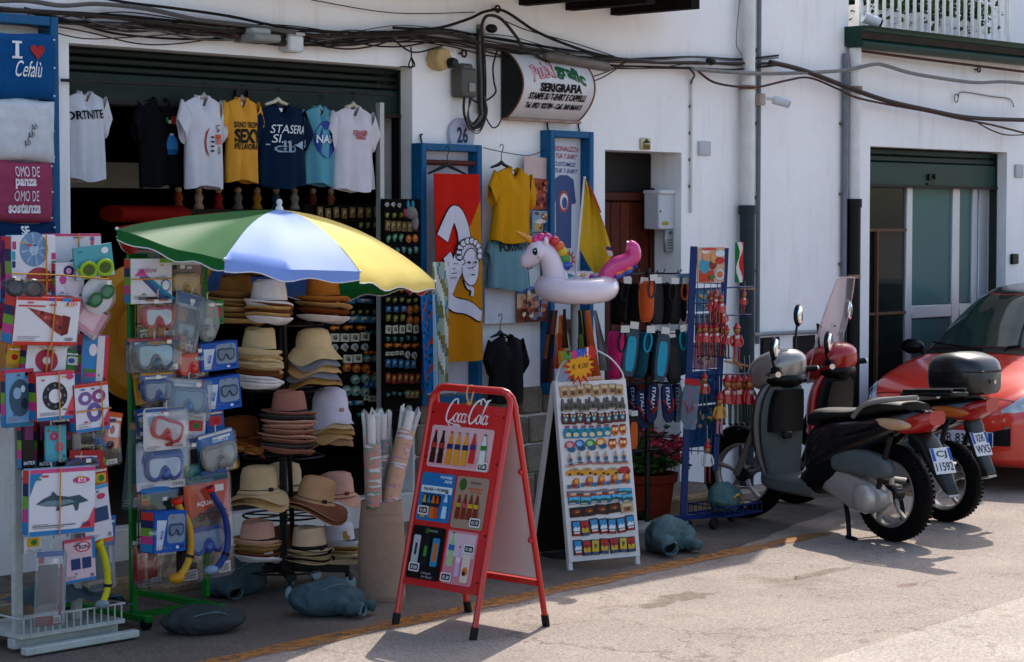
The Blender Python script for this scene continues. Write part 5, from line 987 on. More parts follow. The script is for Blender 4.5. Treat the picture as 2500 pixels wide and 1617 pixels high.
b = MB(); b.box(Vector(((x0+x1)/2, -RO-.16, .03)) - wrk.location, (x1-x0+.05, .05, .035), bev=.005); b.obj('base_beam', wmt, wrk); b = MB(); b.box(Vector(((x0+x1)/2, -RO+.1, .085)) - wrk.location, (x1-x0, .40, .02)); b.obj('base_tray', wmt, wrk)
for k in range(15): X_ = x0+.02+(x1-x0-.04)*k/14; bar((X_, -RO-.10, .09), (X_, -RO-.10, .17), .004, 'basket_wire', wrk)
for yy_ in (-.10, .28):
    bar((x0, -RO+yy_, .17), (x1, -RO+yy_, .17), .005, 'basket_rim', wrk)
bar((x0, -RO-.1, .17), (x0, -RO+.28, .17), .005, 'basket_rim', wrk); bar((x1, -RO-.1, .17), (x1, -RO+.28, .17), .005, 'basket_rim', wrk)
b = MB(); cl = []
for j in range(13): cl.append([Vector((x0+.10+(x1-x0-.02)*i/16, -RO-.07+.34*j/12, .20 + .12*math.exp(-((i-6)/4.5)**2-((j-6)/4)**2) + .03*noise.noise(Vector((i*.5, j*.5, 3))) - (.05 if i > 14 else 0))) for i in range(17)])
b.sheet(cl); tag(b.obj('denim_cloth', DEN, ang=60), 'dark denim cloth draped in the basket of the white rack', 'cloth')
# ---------- white rack goods
O1 = RO+.10
carton('purple carton tucked behind at the left rack edge', (4, 582, 30, 735), O1-.12, '#8a4a7a', '#5a3a6a', oo(0, .1, .3, .2, '#b06a9a'), .04)
carton('tall white carton showing a round blue float and red mat', (32, 580, 132, 726), O1, '#d3d3d8', '#7ab4cc', [('#7a96b4', ell(0, .28, .32, .27)), ('#b8c8d4', ell(0, .28, .1, .1)), ('#a84a52', ell(.12, -.22, .32, .22)), ('#b8457a', rect(-.48, .28, -.40, .40)), ('#5a8a3a', rect(.40, 0, .49, .1)), ('#b8457a', rect(.40, .12, .49, .22)), ('#2a3a7a', rect(-.49, 0, -.42, .1)), ('#2aa0b4', rect(-.49, .12, -.42, .25))] + [('#9ab0c4', [(0, .28), (.3*math.cos(a), .28+.25*math.sin(a)), (.3*math.cos(a+.2), .28+.25*math.sin(a+.2))]) for a in [k*.8 for k in range(8)]], .05, bands=None, tapes=((.25, 0, True), (0, -.2, False)))
carton('white carton with pink edges behind the green goggles', (120, 574, 242, 652), O1-.06, '#d6d0d4', '#c86a92', [('#7a8ab0', ell(.1, -.3, .2, .1)), ('#d06a84', rect(.3, -.48, .36, .48))], .05, bands=('#d6d0d4', '#c84a7a'), tapes=((.05, 0, True),))
def ig(t, w_, hh): gog(t, (.0, -hh*.22), w_*.8, '#9ab82a', '#5a6a3a', y=-.012)
t, w_, hh = carton('turquoise card carrying yellow green frog goggles', (184, 602, 273, 676), O1+.06, '#5fa4ac', '#4a8a90', [('#b4c8c8', rect(-.49, -.49, .49, -.2)), ('#d8d8d8', ell(.3, .3, .09, .1))], .004, roll=-.12, bands=None, name='goggles_card'); ig(t, w_, hh)
carton('white unicorn float carton behind the round goggles', (138, 645, 203, 730), O1+.03, '#d4d0d8', '#b0b0b8', [('#c9c4d0', ell(.1, -.12, .3, .25)), ('#c05a9a', ell(-.25, .05, .12, .12)), ('#3a3a6a', ell(-.05, .28, .18, .14)), ('#d0a0c0', ell(-.05, .28, .1, .08)), ('#6ac0d0', ell(.3, .3, .15, .1))], .05, bands=('#cfcbd4', '#cfcbd4'))
pouch('clear pack of dark goggles tied across the float carton', (10, 678, 105, 728), O1+.09, '#d0d0d0', 0, roll=.12, group=RG, inner=lambda t, w_, hh: gog(t, (0, 0), w_*.8, '#3a3a40', '#5a5a60', y=.0), oval=True)
pouch('round white card with green goggles at the right of the rack', (213, 682, 277, 762), O1+.08, '#cfd2d6', 1.0, [('#3a7a9a', rect(-.3, .2, .35, .35)), ('#c84a3a', rect(-.2, .36, .2, .44))], group=RG, oval=True, inner=lambda t, w_, hh: gog(t, (0, 0), w_*.85, '#2a6a4a', '#3a8a6a', y=-.004, rot=-.5))
carton('big white carton picturing a slice of pizza float', (40, 730, 186, 840), O1+.10, '#d5d4d8', '#b83a2e', [('#9a4a48', [(-.32, .28), (.30, .10), (.26, -.30), (.15, -.22)]), ('#7a3438', [(.24, .14), (.36, .10), (.34, -.25), (.24, -.30)])] + [(random.choice(('#c87a6a', '#6a2a30', '#b8605a')), ell(-.15+.06*k, .18-.05*k+.05*(k % 2), .03, .04, 8)) for k in range(7)] + [('#c8384a', ell(.36, .38, .08, .05)), ('#c84a3a', rect(-.46, .30, -.05, .33)), ('#8a4ac0', rect(.0, .43, .1, .49)), ('#3a8ac0', rect(.2, .43, .35, .49))], .09, roll=.05, bands=('#c84a3e', '#c8402e'), txt=(('BTX', .36, .38, .016, '#e8e0e4'),), tapes=((.08, 0, True),), pitch=.12)
pouch('pink and clear tube of goggles slanting at the right of the rack', (192, 740, 256, 812), O1+.05, '#c89ab0', 1.0, [('#d8c0cc', rect(-.3, -.3, .3, .3))], roll=.6, group=RG)
carton('white carton with a pink doughnut ring', (66, 845, 158, 925), O1+.02, '#d2d4d8', '#2a6a9a', oo(0, .05, .28, .32, '#a83a5a', .35) + [('#c86a84', ell(.1, .15, .05, .05, 8)), ('#2a5a8a', ell(0, -.32, .3, .06))], .05, roll=.12, bands=('#3a8ab8', '#c8c8cc'), tapes=((.1, 0, True), (-.02, 0, True)))
carton('narrow blue and pink carton at the right of the rack', (201, 822, 262, 938), O1+.0, '#3f8ab8', '#c05a70', [('#d8d2d4', ell(-.1, .2, .15, .12)), ('#c8384a', rect(.35, -.48, .48, .48)), ('#c84a8a', rect(-.4, -.32, .3, -.25)), ('#5a8a3a', rect(-.4, -.24, .3, -.17)), ('#d0c8cc', rect(.05, -.48, .32, .48))], .04, roll=.08, bands=None)
carton('blue carton picturing a round patterned float at far left', (16, 905, 80, 1038), O1+.02, '#7aa4c4', '#5a86a8', [('#4a6478', ell(0, .0, .38, .32)), ('#9ab4c8', ell(-.1, .08, .14, .1)), ('#2a3a4a', ell(.15, -.1, .12, .1)), ('#c8d4dc', ell(.1, .15, .08, .06))], .04, bands=('#3a7a9a', '#c84a6a'))
carton('white carton picturing a black ring float', (92, 912, 180, 1022), O1+.08, '#d3d4d8', '#c8402e', oo(-.03, .0, .32, .29, '#35383e', .5) + [('#7a8088', ell(-.03+.25*math.cos(a), .0+.22*math.sin(a), .035, .03, 8)) for a in [k*.79 for k in range(8)]] + [('#c84a84', ell(.36, .38, .1, .06)), ('#d8566a', [(.49, -.42), (.49, .1), (.2, -.42)])], .06, roll=-.02, bands=('#3a86b4', '#c84a5e'), tapes=((.05, 0, True),))
carton('white carton picturing three small lilac rings', (186, 940, 263, 1050), O1+.09, '#d4d2d8', '#b8402e', oo(-.2, .2, .2, .14, '#8a6aa0', .45) + oo(.2, .22, .2, .14, '#9a5a8a', .45) + oo(.05, -.1, .22, .2, '#7a6aa4', .45) + [('#c84a6a', [(.49, -.42), (.49, -.05), (.2, -.42)])], .05, roll=-.05, bands=('#3a86b4', '#c84a3e'), tapes=((.25, 0, True), (0, -.05, False)))
for px, lb in (((55, 1030, 82, 1143), 'left'), ((92, 1030, 122, 1145), 'middle'), ((140, 1035, 176, 1135), 'right')):
    carton('upright black and purple carton lettered INTEX, %s one of three' % lb, px, O1+.01, '#17141a', '#121014', [('#7a3a6a', rect(-.3, .1, .4, .48))], .04, bands=None, txt=(('INTEX', -.0, -.36, .016, '#e0e0e4'),))
carton('turquoise card with two pink fish', (112, 1042, 160, 1124), O1+.05, '#5aa8b4', '#4a98a4', oo(-.1, .2, .2, .12, '#b84a6a', .3, '#5aa8b4') + oo(.15, -.1, .2, .14, '#b86a84', .3, '#5aa8b4'), .01, bands=('#4a98a4', '#4a98a4'), tapes=((.1, 0, True),))
pouch('bag of bright sand toys with blue label hanging on the rack', (195, 1032, 288, 1138), O1+.0, '#3a8aa8', .0, [], group=RG, roll=-.05, inner=lambda t, w_, hh: [O('toy', MB().ball((random.uniform(-.35, .35)*w_, .0, random.uniform(-.4, .4)*hh), random.uniform(.012, .022), 8, 6).mesh(mat(random.choice(('#7a9a2a', '#2a6a9a', '#a8342a', '#8a8a2a', '#3a3a3a')), .4), 'toy'), t) for _ in range(14)])
carton('red card label with white writing under the sand toys', (172, 1100, 250, 1138), O1+.04, '#a82a34', '#7a1f28', [('#d0c0c4', rect(-.35, .05, .3, .15))], .004, roll=.08, bands=None, name='label_card')
pouch('blue swim goggles in a pack above the whale carton', (165, 1122, 236, 1152), O1+.05, '#4a6a8a', 0, group=RG, inner=lambda t, w_, hh: gog(t, (0, 0), w_*.85, '#2f5a8a', '#3a3a4a', y=0))
carton('large white carton picturing a grey whale float', (76, 1148, 226, 1300), O1+.13, '#d4d3d8', '#9ab0c0', [('#4a626c', [(-.40, -.02), (-.30, .05), (-.18, .10), (-.15, .16), (-.08, .09), (.1, .06), (.25, .08), (.40, -.02), (.25, -.05), (.24, -.14), (.2, -.16), (.16, -.06), (-.02, -.08), (-.06, -.14), (-.1, -.13), (-.08, -.07), (-.25, -.06)]), ('#7a929a', [(-.38, -.02), (-.2, .02), (.1, .02), (.2, -.02), (-.05, -.06), (-.25, -.05)]), ('#c84a84', ell(.28, .30, .13, .05)), ('#2f86b4', [(-.49, .43), (-.3, .43), (-.42, .30), (-.49, .1)]), ('#d8566a', [(.49, -.42), (.49, -.1), (.40, -.3), (.25, -.42)]), ('#8a8a92', rect(-.45, -.36, .2, -.34))], .05, roll=.03, bands=('#3a86b4', '#c85a8a'), txt=(('BTX', .28, .30, .018, '#ece4e8'),), tapes=((-.06, 0, True),))
carton('white packet with denim blue picture right of the whale carton', (205, 1190, 268, 1325), O1+.04, '#d0ced4', '#c86a4a', [('#3a5a7a', rect(-.25, -.12, .4, .12)), ('#c84a6a', ell(.2, .3, .15, .05))], .02, roll=-.12, bands=('#c86a3e', '#5aa0c0'))
carton('pink and white packet picturing two armbands', (160, 1318, 230, 1418), O1+.06, '#d2bcc4', '#c84a6a', [('#3a4a7a', rect(-.3, -.2, .0, .05)), ('#3a4a7a', rect(.06, -.2, .35, .05)), ('#c84a6a', ell(.1, .3, .25, .12)), ('#e0d0d4', ell(.1, .3, .2, .09)), ('#3a86b4', rect(.40, .0, .49, .48))], .01, roll=-.04, bands=('#3a86b4', '#c85a6a'), txt=(('RUN', .1, .3, .02, '#4a2a34'),))
pouch('crumpled clear bag with red edge hanging low on the rack', (95, 1352, 155, 1522), O1+.10, '#b8ae a8'.replace(' ', ''), .0, [('#a83a34', rect(.36, -.48, .46, .3)), ('#7a6a60', rect(-.4, -.2, .3, .3)), ('#a83a34', rect(-.45, -.48, .4, -.36)), ('#b83a44', rect(-.4, .32, -.2, .42))], group=RG, roll=.05, op=.3)
# yellow snorkel
def snork(label, pts, off, r, h, tip=None, mouth='#c9a02a', group=GG):
    P = crom([W(x, y, off) for x, y in pts], 6); t = T('snorkel', label, 'snorkel', P[-1], group=group); Q = [p - P[-1] for p in P]
    b = MB(); b.tube(Q, r, 10); b.obj('barrel', mat(h, .35, .1), t); b = MB(); b.tube(Q[:4], [r*1.5, r*1.6, r*1.5, r*1.3], 10); b.obj('tip', mat(tip or h, .35, .05), t)
    b = MB(); b.ball((0, 0, 0), (r*2.4, r*1.8, r*1.4), 10, 7); b.obj('mouthpiece', mat(mouth, .4, .1), t); k = len(Q)*2//3; b = MB(); b.tube(Q[k:k+2], r*1.25, 10); b.obj('clip', black, t)
snork('yellow snorkel hanging at the right of the white rack', [(238, 1322), (252, 1350), (262, 1395), (262, 1440), (250, 1475)], O1+.04, .016, '#c9c22a', '#c9c22a', '#8a969a', RG)
pouch('clear packet with orange print behind the yellow snorkel', (222, 1320, 275, 1435), O1-.03, '#7a8a8a', 0, [('#b8643a', rect(.2, -.48, .48, -.2)), ('#3a6a7a', rect(-.4, -.48, .2, -.38)), ('#6a7a7c', rect(-.4, -.3, .4, .4))], group=RG, roll=-.05, op=.25)
# hanging ribbons across
b = MB(); b.tube([W(28, 668, O1+.125), W(150, 672, O1+.125), W(265, 682, O1+.12)], .004, 5); tag(b.obj('gold_ribbon', tape), 'gold ribbon tied across the upper cartons of the white rack', 'ribbon')
# ---------- big yellow inflatable disc behind
p = W(290, 815, .62); t = T('inflatable_disc', 'large yellow inflatable mattress standing between the two racks', 'inflatable', (p.x+.12, p.y, p.z), (0, 0, -.2)); b = MB(); b.lathe([(0, -.06), (.1, -.075), (.16, -.05), (.22, -.075), (.30, -.07), (.34, -.03), (.35, .0), (.34, .03), (.3, .07), (0, .08)], 36, axis='y', fn=lambda q, th, r, z: Vector((q.x*1.05, q.y*.85, q.z))); b.obj('cushion', mat('#c08a22', .35, .08, 6), t)
# ---------- plant pot at left edge
p = G(30, 1540); t = T('plant_pot', 'brown terracotta pot half hidden behind the white rack', 'pot', (p.x-.05, p.y+.45, 0)); b = MB(); b.lathe([(.14, 0), (.19, .3), (.215, .31), (.215, .37), (.19, .37), (.18, .34)], 28); b.obj('pot', mat('#6a3424', .8, .15, 8), t); b = MB(); b.lathe([(0, .345), (.185, .345)], 20); b.obj('soil', mat('#2a2018', .95, .3), t)
# ---------- green rack
gp = G(326, 1534); grk = T('mesh_rack', 'green metal mesh rack hung with diving masks', 'rack', (gp.x, gp.y, 0)); GO = -gp.y; grn = mat('#1f7a34', .4, .15, 9); gx1 = W(500, 1000, GO).x
zt_ = W(316, 622, GO).z
b = MB(); b.box((0, 0, zt_/2+.03), (.032, .032, zt_-.06), bev=.004); b.obj('post', grn, grk); b = MB(); b.box((gx1-gp.x, 0, zt_/2+.05), (.032, .032, zt_-.1), bev=.004); b.obj('post', grn, grk)
b = MB(); b.box((0, .24, .06), (.035, .75, .035), bev=.004); b.obj('foot', grn, grk); b = MB(); b.box((.0+(gx1-gp.x)/2, -.0, .062), ((gx1-gp.x)-.034, .032, .032)); b.obj('cross_bar', grn, grk); b = MB(); b.box((gx1-gp.x, .24, .06), (.035, .75, .035), bev=.004); b.obj('foot', grn, grk)
b = MB(); b.box((.05, .0, zt_-.04), (.10, .012, .09)); b.obj('header', grn, grk)
for k in range(14): z = .45+(zt_-.6)*k/13; b = MB(); b.cyl((0, .0, z), (gx1-gp.x, 0, z), .004, n=6); b.obj('mesh_wire', mat('#14301c', .5), grk)
for k in range(7): X_ = .04+(gx1-gp.x-.08)*k/6; b = MB(); b.cyl((X_, .006, .4), (X_, .006, zt_-.1), .004, n=6); b.obj('mesh_wire', mat('#14301c', .5), grk)
for X_, Y_ in ((0, -.1), (gx1-gp.x, -.1), (0, .58)): b = MB(); b.lathe([(0, -.012), (.03, -.012), (.034, 0), (.03, .012), (0, .012)], 14, axis='y', c=(X_, Y_, .034)); b.obj('castor', black, grk)
O2 = GO+.08
MK = lambda h, g='#8fa8b4', s=.7, dz=-.05, r=0: (lambda t, w_, hh: dmask(t, (0, dz*hh), w_*s, h, g, y=.0, rot=r))
pouch('pack of green sea toys at the top of the green rack', (340, 582, 430, 632), O2-.1, '#3a8a7a', .0, [('#5a8a4a', rect(-.4, -.1, .3, .4)), ('#b8c0bc', rect(-.45, -.48, .4, -.15)), ('#c07a7a', rect(.1, -.4, .4, -.2))], roll=.05)
carton('white and lime carton with rainbow print at the rack top', (322, 635, 416, 738), O2+.06, '#d2d0d4', '#7aa82a', [('#c85a9a', [(-.42, .12), (-.22, .28), (-.08, .10)])] + [(c, [(-.3+.05*k, .1), (-.26+.05*k, .1), (.3+.07*k, -.40), (.24+.07*k, -.42)]) for k, c in enumerate(('#5a4a8a', '#4a6a9a', '#3a7aa0', '#2a8aa8', '#3a9ab0'))] + oo(.34, -.1, .12, .14, '#4a86a8', .75) + [('#7aa82a', rect(.2, .40, .49, .49))], .05, group=GG, bands=None, tapes=((0, .05, False),))
t_ = [x for x in col.objects if x.get('label', '').startswith('white and lime')][0]; letter(t_, 'rainbow', (-.03, .055), .028, '#b0508a', .115, y=-.012, shear=.2); letter(t_, 'multi', (.05, .015), .022, '#4a90b0', .07, y=-.012, shear=.2)
pouch('yellow brown child mask pack right of the rainbow carton', (417, 642, 492, 736), O2+.03, '#a8884a', .35, [('#c0c4c8', rect(-.5, -.5, .5, -.36)), ('#2a5a8a', ell(-.1, -.2, .3, .12)), ('#2a4a6a', rect(-.3, .3, -.2, .48))], inner=MK('#b89a5a', '#c0b090'))
pouch('clamshell pack with a pink and grey diving mask', (347, 727, 430, 818), O2+.08, '#2a2622', .22, [('#b8862e', rect(-.3, .36, .3, .42))], inner=MK('#a84a5a', '#b8c4c8'))
pouch('folded clear pack hanging askew under the child mask', (428, 722, 486, 850), O2+.08, '#b0bcc0', .25, [('#3a7a9a', rect(-.4, .3, .4, .45)), ('#b83a34', rect(.1, .4, .3, .46))], roll=.25, op=.3, inner=MK('#8a9298', '#a8b0b4', .6, -.15))
pouch('narrow oval clear pack beside the hats', (489, 735, 530, 830), O2+.1, '#c0b8b4', .0, [('#c0a8a0', ell(0, .25, .3, .15))], oval=True, op=.32, inner=MK('#9a9e9e', '#b4bcb8', .8, -.15, 1.4))
pouch('large dark clamshell of a grey mask lettered HYDRO PRO', (322, 828, 437, 904), O2+.10, '#3a5058', 1.0, [('#20303a', rect(-.48, .3, .48, .48)), ('#d0d4d8', rect(.1, -.42, .45, -.3))], inner=MK('#4f6a74', '#9ab4bc', .66, -.08), txt=(('HYDRO PRO', 0, .34, .016, '#c8964a'),), op=.12)
pouch('clear bag with a bright red diving mask', (438, 852, 500, 922), O2+.07, '#b8c0c4', .0, inner=MK('#d0402e', '#c88a80', .9), roll=-.1)
def maskbox(label, px, off, yaw=0, roll=0):
    t, w_, hh = carton(label, px, off, '#1c62ac', '#1a58a0', [('#c4ccd4', [(-.42, -.42), (-.25, -.42), (-.12, .28), (-.42, .30)]), ('#8a9aa8', rrect(-.10, -.28, .44, .42, .1))], .09, roll, yaw, GG, None, 'mask_box')
    dmask(t, (w_*.16, hh*.03), w_*.42, '#3a4a6a', '#7a8a98', y=-.008, snout=False); letter(t, 'MASK', (-w_*.29, -hh*.05), .018, '#1c62ac', .045, y=-.012, bold=.02, rot=1.3); letter(t, 'MASK', (-w_/2-.002, 0), .02, '#c8d4e4', .06, y=-.003)
    prints(t, sc([('#c8d4e4', ell(.2, -.38, .05, .04, 10))], w_, hh), y=-.008)
maskbox('blue MASK box, upper of the two beside the cream hats', (496, 838, 575, 902), O2+.10, -.1, -.06)
maskbox('blue MASK box, lower of the two beside the cream hats', (506, 922, 582, 998), O2+.10, -.1, -.08)
pouch('clear bag with a blue mask below the grey clamshell', (352, 912, 424, 994), O2+.08, '#3a6a9a', .25, inner=MK('#3a5a8a', '#8a9aa8', .8))
pouch('crumpled clear bag with a pale blue mask below the red one', (412, 930, 508, 1022), O2+.09, '#a8b8c0', .15, inner=MK('#5a86a4', '#8aa8b8', .7), roll=.1, op=.34)
pouch('rounded white card with a red diving mask', (364, 1000, 454, 1094), O2+.12, '#d2d2d6', 1.0, [('#c83a34', rect(-.03, .3, .03, .46)), ('#c83a34', rect(-.1, .37, .1, .41)), ('#8aa8b8', rect(-.4, .1, .0, .3)), ('#a84a4a', rect(.0, -.42, .35, -.34))], inner=MK('#b83a40', '#b8b4b8', .66, -.05, .3), op=.1)
def shark(t, w_, hh):
    dmask(t, (0, -.08*hh), w_*.66, '#2f5f9a', '#b8c4d0', y=.0); prints(t, sc([('#2a5a94', ell(0, .12, .4, .30)), ('#c9d2dc', ell(0, .04, .34, .16)), ('#2a5a94', [(-.06, .36), (0, .5), (.05, .37)]), ('#e0e4e8', ell(-.2, .18, .05, .045, 10)), ('#e0e4e8', ell(.2, .18, .05, .045, 10)), ('#1a1a2a', ell(-.2, .18, .025, .025, 8)), ('#1a1a2a', ell(.2, .18, .025, .025, 8))], w_, hh), y=.012)
pouch('pack with a blue shark faced child mask', (348, 1082, 456, 1188), O2+.08, '#a8b8c8', 1.0, [('#d0d4da', rect(-.5, -.5, .5, -.34)), ('#3a86c0', ell(-.15, -.5, .3, .06))], inner=shark, op=.1)
pouch('clear bag with a green mask beside the shark pack', (452, 1075, 503, 1180), O2+.06, '#b8b4b8', .25, [('#a84a5a', ell(-.2, .35, .08, .04, 8)), ('#a84a5a', ell(.1, .35, .08, .04, 8))], inner=MK('#2a7a6a', '#6a9a94', .9, -.25))
pouch('blue card lettered DIVING SUB with a grey mask', (497, 1058, 574, 1152), O2+.10, '#2f7ab0', 1.0, [('#1a1a20', rect(-.5, -.35, .4, .12)), ('#c8a03a', [(.5, -.5), (.5, -.3), (.3, -.5)])], roll=-.15, inner=MK('#8a8a84', '#a0a4a0', .86, -.12), txt=(('DIVING SUB', 0, .30, .014, '#c8dce8'),), op=.08)
pouch('long grey plastic bag hanging at the left of the green rack', (314, 1040, 350, 1235), O2+.0, '#4a5a5c', 0, roll=.12, op=.4, tint='#6a7a7c')
pouch('long clear bag of black fins and yellow snorkel', (352, 1192, 486, 1422), O2+.02, '#5a6264', 0, [('#1f2426', rrect(.1, -.45, .42, .35, .1)), ('#2a4a44', rect(-.3, .2, .1, .48)), ('#2a2a2c', rect(-.45, .0, -.2, .3))], op=.14)
snork('yellow snorkel with red tip in the green rack bag', [(430, 1218), (440, 1245), (458, 1275), (465, 1310), (464, 1355), (450, 1392), (432, 1412)], O2+.08, .019, '#c9a23a', '#d83a2a', '#c9962a')
maskbox('blue MASK box hanging low beside the yellow snorkel', (374, 1252, 456, 1345), O2+.13, .12, .05)
pouch('long orange pack lettered AQUA SPORT with blue mask and snorkel', (466, 1165, 562, 1402), O2+.08, '#c85a2e', .46, [('#c8766a', rect(.1, .06, .49, .49)), ('#6a6a68', [(-.49, .06), (.3, .2), (.4, -.05), (-.49, -.05)])], roll=-.05, inner=lambda t, w_, hh: dmask(t, (-.02, -hh*.14), w_*.75, '#3a5a9a', '#8a9cb0', y=0), txt=(('AQUAF', -.15, .22, .028, '#e0dcd8'), ('SPORT', .0, .10, .045, '#6a4a44')), op=.1)
snork('dark blue snorkel with red tip on the AQUA SPORT pack', [(512, 1190), (522, 1212), (545, 1250), (556, 1300), (552, 1350), (530, 1385), (516, 1392)], O2+.13, .017, '#2f4a86', '#d83a2a', '#8aa0b4')
pouch('red fins in a clear bag hanging lowest on the green rack', (332, 1322, 392, 1424), O2+.0, '#7a2a2a', 0, [('#9a2a2c', rrect(-.42, -.45, -.02, .45, .1)), ('#8a2a30', rrect(.05, -.4, .4, .45, .1))], op=.15)

# ---------- further goods that fill the gaps on both racks
FILL = [((150, 728, 200, 800), 'blue', 'slim packet tucked right of the pizza carton', RG, O1+.0), ((18, 845, 62, 900), 'yellow', 'small packet left of the doughnut carton', RG, O1-.03), ((160, 858, 200, 905), 'green', 'small packet right of the doughnut carton', RG, O1-.03), ((262, 1010, 292, 1090), 'orange', 'slim packet hanging at the right rim of the white rack', RG, O1-.04), ((225, 1140, 262, 1195), 'red', 'packet peeping out right of the whale carton top', RG, O1-.02), ((236, 1262, 280, 1330), 'blue', 'packet behind the white denim picture packet', RG, O1-.03), ((60, 1300, 100, 1350), 'white', 'small card hanging under the whale carton', RG, O1+.03),
 ((338, 800, 362, 850), 'green', 'slim card left of the grey clamshell', GG, O2-.02), ((470, 905, 500, 960), 'red', 'slim card between the red bag and lower mask box', GG, O2-.02), ((330, 905, 356, 985), 'yellow', 'slim card left of the blue mask bag', GG, O2-.02), ((455, 1010, 500, 1070), 'white', 'card above the green mask bag', GG, O2+.03), ((505, 1000, 545, 1055), 'blue', 'slim card above the diving card', GG, O2+.0), ((335, 1180, 372, 1240), 'orange', 'card left of the low mask box', GG, O2-.02), ((505, 735, 545, 790), 'green', 'card behind the oval pack', GG, O2-.04), ((335, 1000, 366, 1060), 'blue', 'card left of the round red mask card', GG, O2+.0)]
FC = {'blue': '#2f6fae', 'yellow': '#d2a62e', 'green': '#3f8a4a', 'orange': '#d0682c', 'red': '#b8333a', 'white': '#d6d4d6'}
for i, (px, c, lb, g_, o_) in enumerate(FILL):
    rn = random.Random(700+i); carton('%s %s' % (c, lb), px, o_, FC[c], FC[c], [(rn.choice(('#d8d6d2', '#1f2f4a', '#d2b03a', '#c8485a')), rrect(-.35, -.2, .35, .2, .08)), (rn.choice(('#2f6fae', '#b8333a', '#3f8a4a')), ell(rn.uniform(-.15, .15), 0, .18, .13, 14)), ('#e0dedc', rect(-.4, .28, .4, .36))], .012, rn.uniform(-.2, .2), rn.uniform(-.2, .2), g_, None, 'packet')
# ================================================================ FOLDING BOARDS
RED = mat('#c4201c', .35, .08, 9, coat=.3)
def ribbon(b, pts, w0, w1=None, y=0, n=5):
    P = crom([Vector((p[0], 0, p[1])) for p in pts], n); N = len(P); vs = []
    for i, p in enumerate(P):
        d = (P[min(i+1, N-1)]-P[max(i-1, 0)]).normalized(); q = Vector((-d.z, 0, d.x)); wd_ = w0*(.55+.45*abs(d.z)) if w1 is None else w0+(w1-w0)*i/(N-1); vs += [p+q*wd_+Vector((0, y, 0)), p-q*wd_+Vector((0, y, 0))]
    b.add(vs, [(2*i, 2*i+2, 2*i+3, 2*i+1) for i in range(N-1)])
cb = T('folding_sign', 'red folding Coca-Cola price board standing on the yellow line', 'sign', (-2.945, -2.49, 0), (0, 0, R_(-90)-.03))
LL = 1.205; hwb = .278
def leafobj(nm, y0, th): return O(nm, None, cb, (0, y0, 0), (th, 0, 0))
lf1 = MB()
# front leaf: tube frame is the part, the rest its sub-parts
def tubeleaf(y0, th, face):
    b = MB(); path = [(-hwb, 0, .03), (-hwb, 0, LL-.07)] + [(-hwb+.07-.07*math.cos(R_(a)), 0, LL-.07+.07*math.sin(R_(a))) for a in (30, 60, 90)] + [(hwb-.07+.07*math.sin(R_(a)), 0, LL-.07+.07*math.cos(R_(a))) for a in (0, 30, 60)] + [(hwb, 0, LL-.07), (hwb, 0, .03)]
    b.tube(path, .0155, 10); fr = b.obj('leaf_frame', RED, cb, (0, y0, 0), (th, 0, 0))
    for s in (-1, 1): b = MB(); b.cyl((s*hwb, 0, 0), (s*hwb, 0, .06), .020, n=12); b.obj('rubber_foot', black, fr)
    b = MB(); b.box((0, 0, .225), (2*hwb-.03, .02, .03)); b.obj('cross_bar', RED, fr); return fr
fl = tubeleaf(-.272, R_(-12.9), 1); rl_ = tubeleaf(.235, R_(11.3), -1)
b = MB(); b.box((0, -.008*0, .68), (2*hwb-.036, .006, .90)); b.obj('panel', mat('#c9201c', .3, .05, 5, coat=.2), fl); b = MB(); b.box((0, 0, .68), (2*hwb-.036, .006, .86)); b.obj('panel', mat('#d5cfd0', .5, .04, 5), rl_)
for s in (-1, 1):
    for z in (.27, .5, .85, 1.08): b = MB(); b.cyl((s*(hwb-.028), -.006, z), (s*(hwb-.028), -.001, z), .006, n=8); b.obj('rivet', mat('#5a1512', .5), fl)
for z in (.45, .8): b = MB(); b.ball((hwb-.01, -.012, z), .016, 10, 6); b.obj('knob', RED, rl_)
b = MB(); b.cyl((-hwb+.05, .0, LL-.115), (hwb-.05, .0, LL-.115), .006, n=8); b.obj('hinge', RED, fl)
# script lettering
b = MB(); S = .112; ox, oz = -.155, 1.038; sl_ = .22
def st(pts, w_=.0042): ribbon(b, [(ox + S*(p[0]+sl_*p[1]), oz + S*p[1]) for p in pts], w_, None, -.006)
st([(.62, .8), (.5, 1.02), (.25, .95), (.06, .6), (.05, .2), (.22, -.02), (.45, .08), (.6, .25)], .006)
def oo_(cx): st([(cx+.13*math.cos(a), .2+.2*math.sin(a)) for a in [1.2+k*.63 for k in range(11)]])
oo_(.74); st([(1.12, .34), (1.0, .4), (.92, .2), (1.0, .0), (1.16, .1)]); oo_(1.28); st([(1.42, .4), (1.40, .12), (1.46, 0), (1.54, .1)]); st([(1.55, .3), (1.7, .33)], .005)
st([(2.25, .85), (2.15, 1.05), (1.92, .95), (1.72, .6), (1.70, .2), (1.86, -.02), (2.08, .08), (2.2, .25)], .006); st([(1.95, .95), (2.3, 1.12), (2.55, .98), (2.85, 1.1)], .005); oo_(2.36); st([(2.5, .2), (2.62, .7), (2.70, 1.0), (2.62, 1.02), (2.56, .5), (2.60, .05), (2.68, .05)]); oo_(2.82); st([(2.96, .4), (2.94, .12), (3.0, 0), (3.08, .1)])
st([(.3, -.08), (.55, -.22), (.95, -.16), (1.3, -.26), (1.1, -.12), (.7, -.1), (.35, -.04)], .004)
for v in b.v: v.x = ox*1.02 + (v.x-ox)*.88
b.obj('script_lettering', mat('#e2dcdc', .5, 0), fl, smooth=False)
